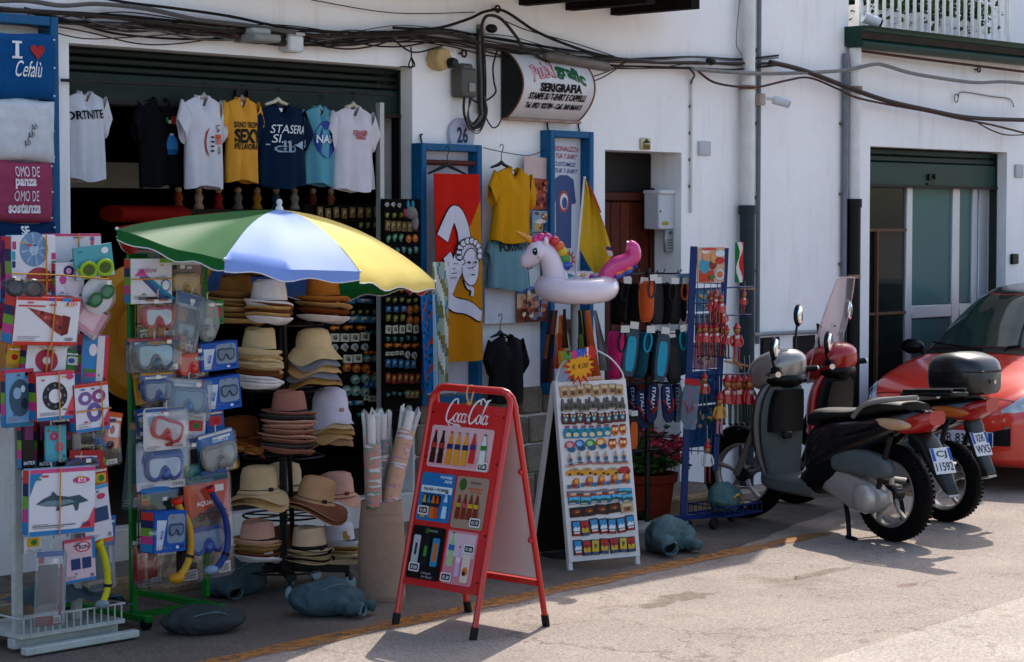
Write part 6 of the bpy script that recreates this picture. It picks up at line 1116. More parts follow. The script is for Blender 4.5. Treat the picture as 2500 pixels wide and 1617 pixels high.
# price posters
def poster(x0, z0, x1, z1, h, prs, nm='price_poster'):
    b = MB(); b.prism(rrect(x0, z0, x1, z1, .015), -.007, -.004); p_ = b.obj(nm, mat(h, .35, .05, 9), fl, smooth=False); prints(fl, prs, y=-.0085, dy=.0003, name='poster_print')
def bottle(x, z, h_, c, cap, lab=None, wd_=.040):
    w_ = wd_; o = [(c, [(x-w_*.5, z), (x+w_*.5, z), (x+w_*.5, z+h_*.28), (x+w_*.42, z+h_*.36), (x+w_*.5, z+h_*.46), (x+w_*.46, z+h_*.6), (x+w_*.2, z+h_*.85), (x+w_*.18, z+h_*.94), (x-w_*.18, z+h_*.94), (x-w_*.2, z+h_*.85), (x-w_*.46, z+h_*.6), (x-w_*.5, z+h_*.46), (x-w_*.42, z+h_*.36), (x-w_*.5, z+h_*.28)]), (cap, rect(x-w_*.2, z+h_*.94, x+w_*.2, z+h_*1.0))]
    if lab: o.append((lab, rect(x-w_*.5, z+h_*.46, x+w_*.5, z+h_*.62)))
    return o
def price(x, z, s, h_=.022, wd_=.06):
    prints(fl, [('#d8d6d6', rrect(x-.038, z-.022, x+.038, z+.022, .008)), ('#1c1c1e', rrect(x-.030, z-.015, x+.030, z+.015, .006))], y=-.0125, dy=.0003, name='price_tag'); letter(fl, s, (x, z), .018, '#e0e0e0', .045, y=-.0135, bold=.02)
poster(-.235, .805, .205, 1.015, '#d5b4b6', [('#d8a2a4', rect(-.21, .82, .19, .87))] + bottle(-.20, .825, .165, '#4a1f18', '#b83028', '#b83a34') + bottle(-.145, .825, .165, '#3a1a16', '#2a2a2a', '#a83a34') + bottle(-.085, .825, .165, '#d8961e', '#c8402e', '#2a3a6a') + bottle(-.03, .825, .165, '#dca228', '#8a8a8e', '#2a3a6a') + bottle(.025, .825, .165, '#dca228', '#8a8a8e', '#2a3a6a') + bottle(.08, .84, .15, '#c83a34', '#7a8a9a', '#3a4a7a') + bottle(.155, .84, .15, '#d2d8d4', '#2a7a3a', '#2a8a44')); price(.165, .83, '€1.80')
poster(-.25, .535, -.012, .775, '#2f7fb4', [('#d0dae0', rect(-.24, .675, -.02, .71)), ('#1c2a34', rect(-.215, .62, -.09, .665))] + sum([bottle(-.205+.032*k, .55, .12, c, '#1a1a1c', '#26303a', .031) for k, c in enumerate(('#c8a83a', '#3a86b8', '#d07a2e', '#c85a2a'))], []) + bottle(-.05, .555, .13, '#b8d4e4', '#1a1a1c', '#3a86b8', .034)); price(-.20, .585, '€1.80')
letter(fl, 'POWER', (-.07, .757), .014, '#d8e4ec', .085, y=-.0115, bold=.03); letter(fl, 'ADE', (-.055, .737), .014, '#d8e4ec', .055, y=-.0115, bold=.03); letter(fl, 'PAUSE + POWER', (-.13, .692), .015, '#1a2a3a', .18, y=-.0115, bold=.02)
poster(.002, .52, .225, .775, '#a89484', [('#4a6a34', ell(.05, .735, .025, .03)), ('#c86a4a', rect(.09, .715, .19, .722)), ('#c86a4a', rect(.10, .700, .18, .707))] + sum([bottle(.04+.042*k, .565, .125, '#8a3a24', c, c2, .035) for k, (c, c2) in enumerate((('#c8a030', '#b8a030'), ('#b83a3a', '#c05a70'), ('#5a8a3a', '#c8a83a'), ('#c84a3a', '#c8a83a')))], [])); price(.175, .555, '€1.70'); letter(fl, 'fuzetea', (.14, .75), .016, '#6a5444', .07, y=-.0115)
poster(-.255, .245, -.02, .508, '#17181a', [('#4a8a34', [(-.16+.010*k, .475), (-.154+.010*k, .475), (-.156+.010*k, .50), (-.160+.010*k, .50)]) for k in range(3)] + [('#b8bcc0', rrect(-.235, .31, -.185, .46, .008)), ('#3a3c3e', rect(-.218, .36, -.202, .42)), ('#22262a', rrect(-.165, .31, -.115, .455, .008)), ('#4a9a3a', rect(-.15, .36, -.13, .41)), ('#3a94b8', rrect(-.095, .315, -.045, .455, .008)), ('#c87a3a', rect(-.085, .34, -.055, .43))]); price(-.20, .30, '€3.00'); letter(fl, 'MONSTER', (-.10, .487), .010, '#b8b8b8', .06, y=-.0115); letter(fl, 'Unleash', (-.11, .278), .012, '#b8b8b8', .07, y=-.0115, shear=.3); letter(fl, 'the Beast!', (-.10, .26), .012, '#b8b8b8', .08, y=-.0115, shear=.3)
poster(-.002, .245, .21, .508, '#d0909a', [('#d2bcc4', rect(.01, .38, .2, .495))] + bottle(.04, .33, .17, '#a8c49a', '#4a9a4a', '#3a7ab0', .042) + bottle(.10, .285, .15, '#c4b4d0', '#b83a4a', '#d8d0dc', .032) + [('#d8c8bc', rrect(.13, .26, .185, .40, .01)), ('#c88a3a', ell(.158, .315, .02, .022)), ('#5a2a24', ell(.152, .305, .012, .012))]); price(.165, .425, '€1.80'); price(.035, .275, '€1.00')
b = MB(); b.tube(crom([(-.01, .0, LL-.07), (-.015, -.02, LL-.03), (-.02, -.01, LL+.015), (.01, .0, LL+.012), (.025, -.02, LL-.04), (.02, -.02, LL-.075), (-.005, -.02, LL-.07)], 4), .005, 6); b.obj('string', mat('#c8a070', .7, .2), fl)
# ---------------------------------------------------------------- white magnet board
mb0 = G(1390, 1394); mb1 = G(1563, 1378); mdir = (mb1-mb0); mrz = math.atan2(mdir.y, mdir.x); mwd = mdir.length; mc = (mb0+mb1)/2
LB = 1.10; lean = R_(-9)
mbd = T('magnet_board', 'white folding board covered with rows of fridge magnets', 'sign', (mc.x, mc.y, 0), (0, 0, mrz)); wp = mat('#cfcdcc', .5, .08, 8)
b = MB(); b.box((0, .0, LB/2+.02), (mwd, .016, LB-.06)); fb = b.obj('front_leaf', wp, mbd, (0, 0, 0), (lean, 0, 0))
for s in (-1, 1): b = MB(); b.box((s*(mwd/2-.012), .012, LB/2), (.026, .024, LB)); b.obj('leg', wp, fb)
b = MB(); b.box((0, 0, LB/2+.02), (mwd, .016, LB-.06)); rb_l = b.obj('rear_leaf', mat('#23201e', .8, .15), mbd, (0, .47, 0), (R_(14.5), 0, 0))  # rear leaf coloured dark for the shade inside the fold
for s in (-1, 1): b = MB(); b.box((s*(mwd/2-.012), -.0, LB/2), (.026, .024, LB)); b.obj('leg', wp, rb_l)
b = MB(); b.tube(crom([(-mwd/2+.01, 0, LB-.01), (-mwd/2+.05, 0, LB+.08), (-mwd/2+.14, 0, LB+.15), (-.05, 0, LB+.17)], 5), .005, 6); b.obj('wire_arch', wp, fb); b = MB(); b.tube(crom([(mwd/2-.01, 0, LB-.02), (mwd/2-.02, 0, LB+.04), (mwd/2-.09, 0, LB+.12), (.06, 0, LB+.17)], 5), .005, 6); b.obj('wire_arch', wp, fb)
b = MB(); b.cyl((-.1, .0, LB+.0), (.08, 0, LB+.006), .012, n=10); b.obj('handle', mat('#c8a48a', .6, .1), fb)
fbM = Matrix.Translation(mbd.location) @ Matrix.Rotation(mrz, 4, 'Z') @ Matrix.Rotation(lean, 4, 'X')
_mg = {}
def mag_mesh(key, w_, h_, layers, d=.008):
    if key in _mg: return _mg[key]
    b = MB(); ms = []
    for i, (c, poly) in enumerate(layers):
        if c not in ms: ms.append(c)
        b.k = ms.index(c); P = [(x*w_, z*h_) for x, z in poly]
        if i == 0: b.prism(P, -d, 0)
        else: b.flat(P, -d-.0008*i)
    _mg[key] = b.mesh([mat(c, .4, .1, 40) for c in ms], 'magnet', smooth=False); return _mg[key]
R1 = rect(-.5, -.5, .5, .5)
def blob(n=10, a=.12, s=1): rn = random.Random(s); return [((.5-a*rn.random())*math.cos(2*math.pi*k/n), (.5-a*rn.random())*math.sin(2*math.pi*k/n)) for k in range(n)]
KINDS = {
 'beige view': [('#b59a78', R1), ('#8a6a4a', rect(-.3, -.35, .3, .05)), ('#c9b898', rect(-.35, .15, .35, .38)), ('#6a4a34', rect(-.1, -.3, .12, .0))],
 'grey cathedral': [('#6a625e', [(-.5, -.5), (.5, -.5), (.45, .1), (.38, .5), (.25, .5), (.2, .15), (-.2, .15), (-.25, .5), (-.38, .5), (-.45, .1)]), ('#3a3434', rect(-.12, -.4, .12, -.05)), ('#9a8a80', rect(-.4, -.5, .4, -.38)), ('#4a5a3a', rect(-.5, -.4, -.3, -.1)), ('#4a5a3a', rect(.3, -.4, .5, -.1))],
 'red owl': [('#6a2f26', [(-.4, -.5), (.4, -.5), (.5, 0), (.42, .5), (.2, .4), (-.2, .4), (-.42, .5), (-.5, 0)]), ('#2f7f8a', ell(0, -.05, .3, .28, 12)), ('#c8b89a', ell(-.18, .25, .12, .1, 8)), ('#c8b89a', ell(.18, .25, .12, .1, 8)), ('#b8c4b8', ell(0, -.1, .14, .14, 8))],
 'blue bottle': [('#3a8aa8', [(-.4, -.5), (.4, -.5), (.5, -.1), (.42, .2), (.2, .3), (.2, .5), (-.2, .5), (-.2, .3), (-.42, .2), (-.5, -.1)]), ('#b83a2a', rect(-.24, .38, .24, .5)), ('#d2c49a', ell(0, -.22, .3, .18, 10)), ('#2a7a4a', ell(.12, .1, .18, .12, 8))],
 'orange sun face': [('#c8762a', blob(14, .16, 3)), ('#e0d0b0', ell(-.15, .08, .13, .12, 8)), ('#e0d0b0', ell(.15, .08, .13, .12, 8)), ('#5a3a1a', ell(0, -.2, .2, .06, 8)), ('#7a3a24', rect(-.35, .28, .35, .4))],
 'pink shell': [('#b85a6a', ell(0, .05, .5, .45, 14, -10, 200)), ('#2f6a8a', ell(.1, -.2, .4, .25, 10)), ('#d2a0a0', ell(-.1, .15, .3, .22, 10))],
 'blue shell': [('#3a72a0', ell(0, .05, .5, .45, 14, -10, 200)), ('#2a5a7a', ell(.1, -.2, .4, .25, 10)), ('#8ab0c8', ell(-.1, .15, .3, .22, 10))],
 'green shell': [('#4a8a3a', ell(0, .05, .5, .45, 14, -10, 200)), ('#2f6a8a', ell(.1, -.2, .4, .25, 10)), ('#a0c08a', ell(-.1, .15, .3, .22, 10))],
 'orange shell': [('#c8862e', ell(0, .05, .5, .45, 14, -10, 200)), ('#2f6a8a', ell(.1, -.2, .4, .25, 10)), ('#e0c08a', ell(-.1, .15, .3, .22, 10))],
 'sailing ship': [('#c8c0b4', [(-.5, -.42), (.5, -.42), (.45, -.25), (.15, -.15), (.35, .1), (.05, .5), (-.25, .1), (-.1, -.15), (-.45, -.25)]), ('#3a6a8a', ell(0, .02, .2, .2, 8)), ('#b85a3a', rect(-.4, -.4, .4, -.33)), ('#c8963a', rect(-.05, .1, .05, .4)), ('#2a4a7a', [(-.3, -.3), (.3, -.3), (.2, -.2), (-.2, -.2)])],
 'yellow car': [('#cf9a28', [(-.5, -.25), (-.48, .05), (-.3, .15), (-.1, .4), (.3, .45), (.45, .15), (.5, -.2), (.4, -.4), (-.35, -.45)]), ('#4a3a2a', ell(-.28, -.3, .1, .16, 8)), ('#4a3a2a', ell(.3, -.25, .1, .16, 8)), ('#7a8a9a', [(-.05, .1), (.28, .12), (.25, .32), (.02, .3)])],
 'red car': [('#b03a34', [(-.5, -.25), (-.48, .05), (-.3, .15), (-.1, .4), (.3, .45), (.45, .15), (.5, -.2), (.4, -.4), (-.35, -.45)]), ('#3a2a2a', ell(-.28, -.3, .1, .16, 8)), ('#3a2a2a', ell(.3, -.25, .1, .16, 8))],
 'orange scooter': [('#c06a2a', [(-.5, -.4), (-.45, -.1), (-.1, -.1), (.0, .3), (.25, .5), (.45, .4), (.5, -.1), (.45, -.45)]), ('#2f7a9a', ell(-.35, -.28, .15, .2, 8)), ('#2f7a9a', ell(.35, -.28, .14, .2, 8)), ('#d8a048', ell(.22, .2, .17, .22, 8)), ('#8a3a24', ell(-.02, -.2, .2, .14, 8))],
 'red strip view': [('#a8604a', R1), ('#6a8a9a', rect(-.45, .0, .45, .35)), ('#d0b090', rect(-.3, -.3, .1, .1)), ('#8a3a2a', rect(.1, -.35, .4, .05))],
 'blue sea view': [('#2f6f96', R1), ('#5fb0d0', rect(-.48, .05, .48, .45)), ('#2a6a3a', [(-.48, -.15), (-.1, .15), (.3, .0), (.48, -.2)]), ('#c8b48a', rect(-.48, -.45, .1, -.3))],
 'dark sunset view': [('#3a1f18', R1), ('#7a3f1a', ell(0, .05, .35, .25, 10)), ('#b8782a', ell(.05, .0, .14, .1, 8))],
 'blue town card': [('#4a1f22', rect(-.5, -.5, .5, .5)), ('#3a94be', rect(-.4, -.2, .4, .42)), ('#d0d8dc', [(-.38, -.05), (-.1, .12), (.1, .0), (.38, .1), (.38, -.18), (-.38, -.18)]), ('#b83a3a', rect(-.35, -.45, .35, -.34)), ('#d8d2cc', rect(-.35, -.34, .35, -.24))],
 'red island card': [('#4a1f22', rect(-.5, -.5, .5, .5)), ('#b83434', rect(-.4, .0, .4, .44)), ('#c8a83a', rect(-.4, -.3, .4, .0)), ('#7a3a34', star(0, .08, .25, .1, 3)), ('#3a5a8a', rect(-.35, -.46, .35, -.34))],
 'yellow island card': [('#3a3a22', rect(-.5, -.5, .5, .5)), ('#bfae5a', rect(-.4, .0, .4, .44)), ('#c8b03a', rect(-.4, -.3, .4, .0)), ('#6a4a34', star(0, .08, .25, .1, 3)), ('#4a6a9a', rect(-.35, -.46, .35, -.34))],
}
MGp = 'fridge magnets on the white board'
ORD = ['first', 'second', 'third', 'fourth', 'fifth', 'sixth', 'seventh', 'eighth', 'ninth']
def mrow(v, items, w_, h_, jit=.004):
    n = len(items); rn = random.Random(int(v*1000)); tot = {k: items.count(k) for k in items}; idx = {}
    for i, k in enumerate(items):
        idx[k] = idx.get(k, -1) + 1; me = mag_mesh((k, w_, h_), w_*1.1, h_*1.1, KINDS[k]); x = (-.5+.055+(.89)*(i+.5)/max(n, 1))*mwd; z = LB-.035-v*(LB-.09)
        p = fbM @ Vector((x+rn.uniform(-jit, jit), -.0085, z+rn.uniform(-jit, jit)*1.5)); e = (fbM.to_3x3() @ Matrix.Rotation(rn.uniform(-.09, .09), 3, 'Y')).to_euler()
        lab = ('%s magnet on the white board' % k) if tot[k] == 1 else '%s magnet, %s from left in its row on the white board' % (k, ORD[idx[k]])
        lab = lab if k not in ('blue town card', 'red island card', 'yellow island card') else '%s magnet, %s from left in the %s row of the white board' % (k, ORD[i], 'lowest' if v > .9 else 'second lowest')
        tag(O('fridge_magnet', me, None, p, e), lab, 'magnet', MGp)
mrow(.03, ['beige view']*8, .052, .058); mrow(.112, ['grey cathedral']*7, .062, .066); mrow(.19, ['red owl']*9, .050, .060); mrow(.265, ['blue bottle']*6+['orange sun face']*2, .056, .066)
mrow(.345, ['pink shell', 'blue shell', 'green shell', 'orange shell', 'orange sun face', 'orange sun face'], .064, .064); mrow(.425, ['sailing ship']*7, .064, .078); mrow(.50, ['yellow car']*4+['red car'], .088, .044); mrow(.557, ['orange scooter']*5, .076, .058); mrow(.62, ['red strip view']*4+['blue sea view'], .088, .030); mrow(.66, ['blue sea view']*6, .064, .040); mrow(.722, ['dark sunset view']*4+['beige view'], .078, .052)
mrow(.815, ['blue town card', 'red island card']+['blue town card']*5, .052, .080); mrow(.93, ['blue town card', 'red island card', 'yellow island card', 'red island card', 'red island card', 'yellow island card', 'red island card'], .052, .080)
# two labels above repeat kinds in different rows; make them plain
for o in col.objects:
    if o.name.startswith('fridge_magnet'):
        l = o['label']
        if l.startswith('orange sun face') and (o.location.z < .765): o['label'] = l.replace('in its row', 'beside the shells')
        if l == 'blue sea view magnet on the white board': o['label'] = 'single blue sea view magnet ending the red strip row'
        if l == 'beige view magnet on the white board': o['label'] = 'single beige view magnet ending the dark sunset row'
# price burst
pc_ = W(1414, 898, -mc.y-.12); t = T('price_sign', 'yellow starburst price sign reading New and 4 euro above magnets', 'sign', pc_, (0, 0, mrz))
b = MB(); b.prism(star(0, 0, .105, .062, 14, 1.1), -.004, .0); b.obj('burst', mat('#b83a22', .4, .05), t, smooth=False); b = MB(); b.prism(star(0, .012, .088, .056, 14, 1.15), -.008, -.004); b.obj('inner_burst', mat('#d6a028', .4, .05), t, smooth=False); b = MB(); b.prism(star(.07, .085, .05, .035, 6), -.007, -.002); b.obj('red_splash', mat('#c0342e', .4, .05), t, smooth=False)
for k, (ch, c) in enumerate(zip('New!', ('#3a9a4a', '#c84a8a', '#3a6ac0', '#d2d2d2'))): letter(t, ch, (-.085+.045*k, .07+.008*k), .05, c, None, -.012, .05)
letter(t, '€ 4.00', (.0, .01), .032, '#4a3a1a', .11, -.010, 0, .15, rot=.12)
b = MB(); b.cyl((0, .01, -.12), (0, .006, .02), .005, n=6); b.obj('stick', wp, t)
# ---------------------------------------------------------------- magnet panels at the shop doorway
def panel(label, px, off, h='#17130f'):
    cx, cz, w_, hh = rframe(px, off); t = T('magnet_stand', label, 'panel', (cx, -off, cz-hh/2)); b = MB(); b.box((0, .012, hh/2), (w_, .024, hh)); b.obj('board', mat(h, .8, .2), t)
    for z in [hh*k/14 for k in range(1, 14)]: b = MB(); b.box((0, -.004, z), (w_*.96, .008, .005)); b.obj('ledge', mat('#2c241d', .7), t)
    return t
panel('dark magnet panel standing at the right door jamb', (937, 486, 1026, 1040), .12); panel('dark magnet panel inside the doorway behind the hats', (745, 500, 922, 1040), -.12)
p = W(929, 760, .06); b = MB(); b.box((p.x, p.y, 1.45), (.035, .04, 2.6)); tag(b.obj('door_post', mat('#b5b6b2', .4, .1, metal=.3)), 'pale aluminium post between the two magnet panels', 'post')
SM = {'white tile': ('#c9c4ae', '#8a8a78', R1), 'orange round': ('#a8622c', '#c88a4a', ell(0, 0, .5, .5, 10)), 'olive figure': ('#7d7a3a', '#a8a060', blob(9, .2, 2)), 'brown card': ('#7a623c', '#a89468', R1), 'blue card': ('#3a6a8a', '#8ab0c0', R1), 'teal boat': ('#3f6f68', '#6a9a90', blob(8, .2, 5)), 'red card': ('#8a3a30', '#c8a040', R1), 'white figure': ('#bdb8b0', '#8a8a90', blob(9, .25, 7)), 'round plate': ('#6f8f86', '#b8b8a0', ell(0, 0, .5, .5, 12)), 'orange fish': ('#b86a24', '#d29a4a', [(-.5, .1), (-.2, .4), (.3, .2), (.5, .4), (.5, -.3), (.3, -.1), (-.1, -.45), (-.45, -.2)]), 'seaside card': ('#4a7f9a', '#c0b89a', rect(-.5, -.35, .5, .35)), 'green arch': ('#3f7a5a', '#8aa88a', ell(0, 0, .5, .5, 10, 40, 260))}
def small(px, py, off, k, wpx, hpx, where, cnt={}):
    c1, c2, poly = SM[k]; w_ = wpx*(W(px+1, py, off).x-W(px, py, off).x); h_ = hpx*(W(px, py, off).z-W(px, py+1, off).z)
    me = mag_mesh(('s', k, wpx, hpx), w_, h_, [(c1, poly), (c2, [(x*.55, z*.5+.05) for x, z in poly]), ('#4a4238', [(x*.3+.1, z*.22-.12) for x, z in poly])]); return tag(O('magnet', me, None, W(px, py, off), (0, random.uniform(-.08, .08), 0)), where, 'magnet', 'magnets on the dark panels')
rowsB = [(500, 'white figure', 3, 940, 970, 10, 14), (525, 'olive figure', 5, 940, 1010, 12, 18), (552, 'brown card', 6, 941, 1008, 11, 24), (582, 'green arch', 3, 944, 975, 13, 20), (583, 'orange round', 2, 992, 1008, 13, 20), (610, 'teal boat', 4, 965, 1010, 14, 22), (706, 'orange fish', 5, 943, 1010, 13, 18), (733, 'olive figure', 5, 942, 1010, 13, 15), (755, 'blue card', 3, 943, 980, 11, 14), (756, 'orange round', 2, 995, 1011, 14, 22), (778, 'olive figure', 3, 943, 978, 15, 24), (781, 'orange round', 2, 995, 1011, 14, 22), (803, 'white tile', 5, 943, 1010, 12, 20), (826, 'teal boat', 5, 942, 1008, 12, 16), (844, 'orange fish', 4, 943, 1008, 17, 14), (862, 'white tile', 4, 941, 975, 8, 9), (867, 'white figure', 2, 990, 1007, 14, 24), (888, 'blue card', 5, 942, 1004, 11, 20), (924, 'red card', 6, 942, 1014, 11, 24), (962, 'teal boat', 4, 942, 985, 12, 12), (964, 'brown card', 3, 990, 1012, 10, 18)]
pos = ['topmost', 'second', 'third', 'fourth', 'fifth', 'sixth', 'seventh', 'eighth', 'ninth', 'tenth', 'eleventh', 'twelfth', 'thirteenth', 'fourteenth', 'fifteenth', 'sixteenth', 'seventeenth', 'eighteenth', 'nineteenth', 'twentieth', 'twenty-first', 'twenty-second', 'lowest']
for ri, (y, k, n, x0, x1, wq, hq) in enumerate(rowsB):
    for i in range(n): small(x0+(x1-x0)*i/max(1, n-1)+4, y+random.uniform(-2, 2), .135, k, wq, hq, '%s magnet, %s in %s row of the door jamb panel' % (k, ORD[i], pos[ri]))
rowsA = [(520, 'brown card', 8, 780, 918, 13, 26), (720, 'seaside card', 4, 870, 915, 11, 12), (762, 'olive figure', 4, 860, 914, 12, 14), (812, 'teal boat', 3, 893, 917, 10, 14), (862, 'orange fish', 3, 893, 917, 11, 12), (912, 'red card', 2, 898, 914, 12, 16), (940, 'blue card', 3, 893, 917, 11, 16), (972, 'white tile', 3, 893, 917, 11, 14), (550, 'olive figure', 3, 880, 915, 12, 20), (707, 'seaside card', 3, 830, 912, 26, 26), (735, 'seaside card', 2, 845, 890, 40, 16), (778, 'seaside card', 3, 862, 912, 24, 22), (800, 'orange fish', 3, 815, 880, 22, 14), (824, 'white tile', 4, 816, 890, 21, 20), (848, 'white figure', 4, 816, 890, 20, 24), (875, 'white tile', 2, 848, 872, 21, 20), (876, 'round plate', 2, 895, 915, 18, 18), (898, 'orange round', 3, 845, 892, 20, 22), (925, 'round plate', 3, 866, 915, 22, 24), (955, 'round plate', 3, 845, 890, 24, 26), (985, 'seaside card', 2, 848, 875, 22, 16), (1010, 'teal boat', 3, 850, 900, 16, 14)]
for ri, (y, k, n, x0, x1, wq, hq) in enumerate(rowsA):
    for i in range(n): small(x0+(x1-x0)*i/max(1, n-1), y+random.uniform(-2, 2), -.105, k, wq, hq, '%s magnet, %s in %s row of the inner dark panel' % (k, ORD[i], pos[ri]))
# pink-teal plush hanging on the panel corner
p = W(1005, 520, .2); t = T('plush_toy', 'small grey plush with teal and pink ears on the jamb panel', 'toy', p); b = MB(); b.ball((0, 0, 0), (.05, .03, .04), 12, 8, lambda v: v*(1+.25*noise.noise(v*30))); b.ball((.03, 0, -.06), (.025, .02, .05), 10, 7); b.obj('body', mat('#8d8584', .9, .2, 40), t)
for x, c in ((-.03, '#3f9aa8'), (.01, '#3f9aa8'), (-.06, '#b8455a')): b = MB(); b.ball((x, 0, .05 if c[1] == '3' else .0), (.01, .01, .028), 8, 6); b.obj('ear', mat(c, .9, .1), t)

# dim figurines on a shelf inside the shop
b = MB(); b.box((-1.75, .55, W(700, 512, -.5).z-.015), (1.5, .2, .03)); tag(b.obj('shelf', mat('#3a2c22', .7, .2)), 'dim wooden shelf with figurines inside the doorway', 'shelf')
zf = W(700, 512, -.5).z
for i in range(9):
    rn = random.Random(i+300); c = ('#b05a34', '#c8b49a', '#a8342c', '#8a8a80', '#c8963a', '#4a6a7a', '#c8c0b0', '#8a4a34', '#a86a4a')[i]; t = T('figurine', 'small figurine on the shelf inside, %s from left' % ORD[i], 'figurine', (-2.4+.155*i, .52, zf), group='figurines on the inner shelf'); b = MB(); b.lathe([(.03, 0), (.034, .01), (.02, .04), (.03, .07), (.018, .10)], 12); b.obj('body', mat(c, .6, .1), t); b = MB(); b.ball((0, 0, .118), .022, 10, 7); b.obj('head', mat('#c8a888', .6, .1), t)
b = MB(); b.loft([sell_ for sell_ in [[Vector((x, .45+.12*math.cos(a), zf-.03+.05*math.sin(a))) for a in [2*math.pi*k/12 for k in range(12)]] for x in (-2.95, -2.9, -2.6, -2.45)]]); tag(b.obj('red_roll', mat('#a8281e', .7, .1)), 'dim red roll on the shelf above the parasol', 'roll')
# ================================================================ UNICORN RING, FLAG, SHOES, PUPPETS, FLOWERS
VR = math.atan2(_R.y, _R.x)
uc = W(1408, 702, 1.35); un = T('unicorn_float', 'white inflatable unicorn swim ring with pink mane on a pole', 'float', uc, (R_(7), 0, VR)); vin = mat('#dfd3da', .22, .04, 8, coat=.4)
b = MB(); RM, RT = .172, .082; vs = []
def tor(RM, RT, sx=1.0, n=48, m=18, rib=0):
    rings = []
    for i in range(n):
        a = 2*math.pi*i/n; k = 1+rib*math.cos(a*24)
        rings.append([Vector(((RM+RT*k*math.cos(t))*math.cos(a)*sx, (RM+RT*k*math.cos(t))*math.sin(a), RT*k*.92*math.sin(t))) for t in [2*math.pi*j/m for j in range(m)]])
    return rings
b.loft(tor(RM, RT, rib=.012), caps=False, closed=True); b.obj('ring', vin, un, ang=80)
# neck and head, one skin
P = crom([(-.12, .0, .02), (-.135, 0, .09), (-.155, 0, .16), (-.19, 0, .215), (-.235, 0, .215), (-.28, 0, .175), (-.318, 0, .145)], 5); rr = []
for i in range(len(P)):
    u = i/(len(P)-1); rr.append(.078-.02*u/.5 if u < .5 else (.058+.016*math.sin((u-.5)/.25*math.pi) if u < .75 else .060-.022*(u-.75)/.25))
P.append(P[-1]+Vector((-.018, 0, -.010))); rr.append(.018)
b = MB(); b.tube(P, rr, 20); hd = b.obj('head', vin, un, ang=80)
for s in (-1, 1):
    b = MB(); b.ball((-.245, s*.060, .225), (.022, .012, .024), 14, 9); ey = b.obj('eye', mat('#1d6a78', .2), hd); b = MB(); b.ball((-.248, s*.068, .224), (.014, .008, .016), 12, 8); b.obj('pupil', mat('#15181c', .15), hd); b = MB(); b.ball((-.252, s*.074, .231), .004, 8, 6); b.obj('glint', mat('#f0f0f0', .2, 0), hd)
    b = MB(); b.ball((-.185, s*.045, .275), (.016, .012, .038), 12, 8); b.obj('ear', vin, hd); b = MB(); b.ball((-.322, s*.026, .165), (.005, .005, .004), 8, 6); b.obj('nostril', mat('#5a5058', .4), hd)
b = MB(); b.tube(crom([(-.30, -.046, .125), (-.285, -.056, .118), (-.265, -.060, .132)], 4), .0035, 6); b.obj('mouth', mat('#4a4048', .4), hd)
b = MB(); N = 24; b.tube([(-.235-.13*i/N, 0, .262+.075*i/N) for i in range(N+1)], [.029*(1-i/N*.75)*(1+.10*math.sin(i*1.6)) for i in range(N+1)], 12); b.obj('horn', mat('#d79a22', .25, .05, coat=.3), hd)
mcols = ['#d2408a', '#d2408a', '#d2408a', '#c8342e', '#d8742a', '#d2b42a', '#4a9a3a', '#2a5ab0']; mp_ = [(-.245, .285), (-.215, .30), (-.18, .30), (-.135, .28), (-.105, .25), (-.085, .215), (-.072, .175), (-.062, .135)]
for c, (x, z) in zip(mcols, mp_): b = MB(); b.ball((x, 0, z), (.032, .035, .032), 14, 9); b.obj('mane_lobe', mat(c, .22, .04, coat=.3), hd)
tp = [(.165, 0, .03), (.19, 0, .09), (.24, 0, .135), (.295, 0, .155), (.335, 0, .185), (.33, 0, .235), (.295, 0, .245)]
b = MB(); P = crom(tp, 5); b.tube(P, [.052-.012*abs(i/(len(P)-1)-.3) if i < len(P)-3 else .037 for i in range(len(P))], 16); b.obj('tail', mat('#d0468c', .22, .05, coat=.3), un)
for k, c in enumerate(('#d8742a', '#2a52a8')): b = MB(); P = crom([(.23, -.02, .085-.012*k), (.28, -.02, .105-.022*k), (.325, -.015, .135-.02*k), (.352-.005*k, -.01, .17-.03*k)], 5); b.tube(P, [.018+.006*math.sin(i) for i in range(len(P))], 10); b.obj('tail_stripe', mat(c, .25, .05, coat=.3), un)
for k, (a, c) in enumerate(((.6, '#c84a9a'), (1.2, '#d2b42a'), (1.9, '#3a9ab8'), (2.5, '#d2742a'), (.1, '#3a9ab8'))):
    b = MB(); x, y = (RM-.055)*math.cos(a), (RM-.055)*math.sin(a); b.M = Matrix.Translation((x, y, RT*.72)) @ Matrix.Rotation(R_(90)+.5, 4, 'X'); b.prism(star(0, 0, .022, .009, 5), -.012, .004); b.obj('star_print', mat(c, .3, .05), un, smooth=False)
b = MB(); b.cyl((0, .02, -.03), (0, .02, -uc.z+.01), .022, n=12); tag(b.obj('grey_pole', mat('#7f8284', .45, .1, metal=.3), None, uc), 'grey metal pole under the unicorn ring', 'pole')
b = MB(); b.lathe([(.2, .0), (.2, .03), (.03, .05)], 24); tag(b.obj('pole_base', mat('#3a3a3c', .6, .2), None, (uc.x, uc.y+.02, 0)), 'round dark base of the pole behind the magnet board', 'base')
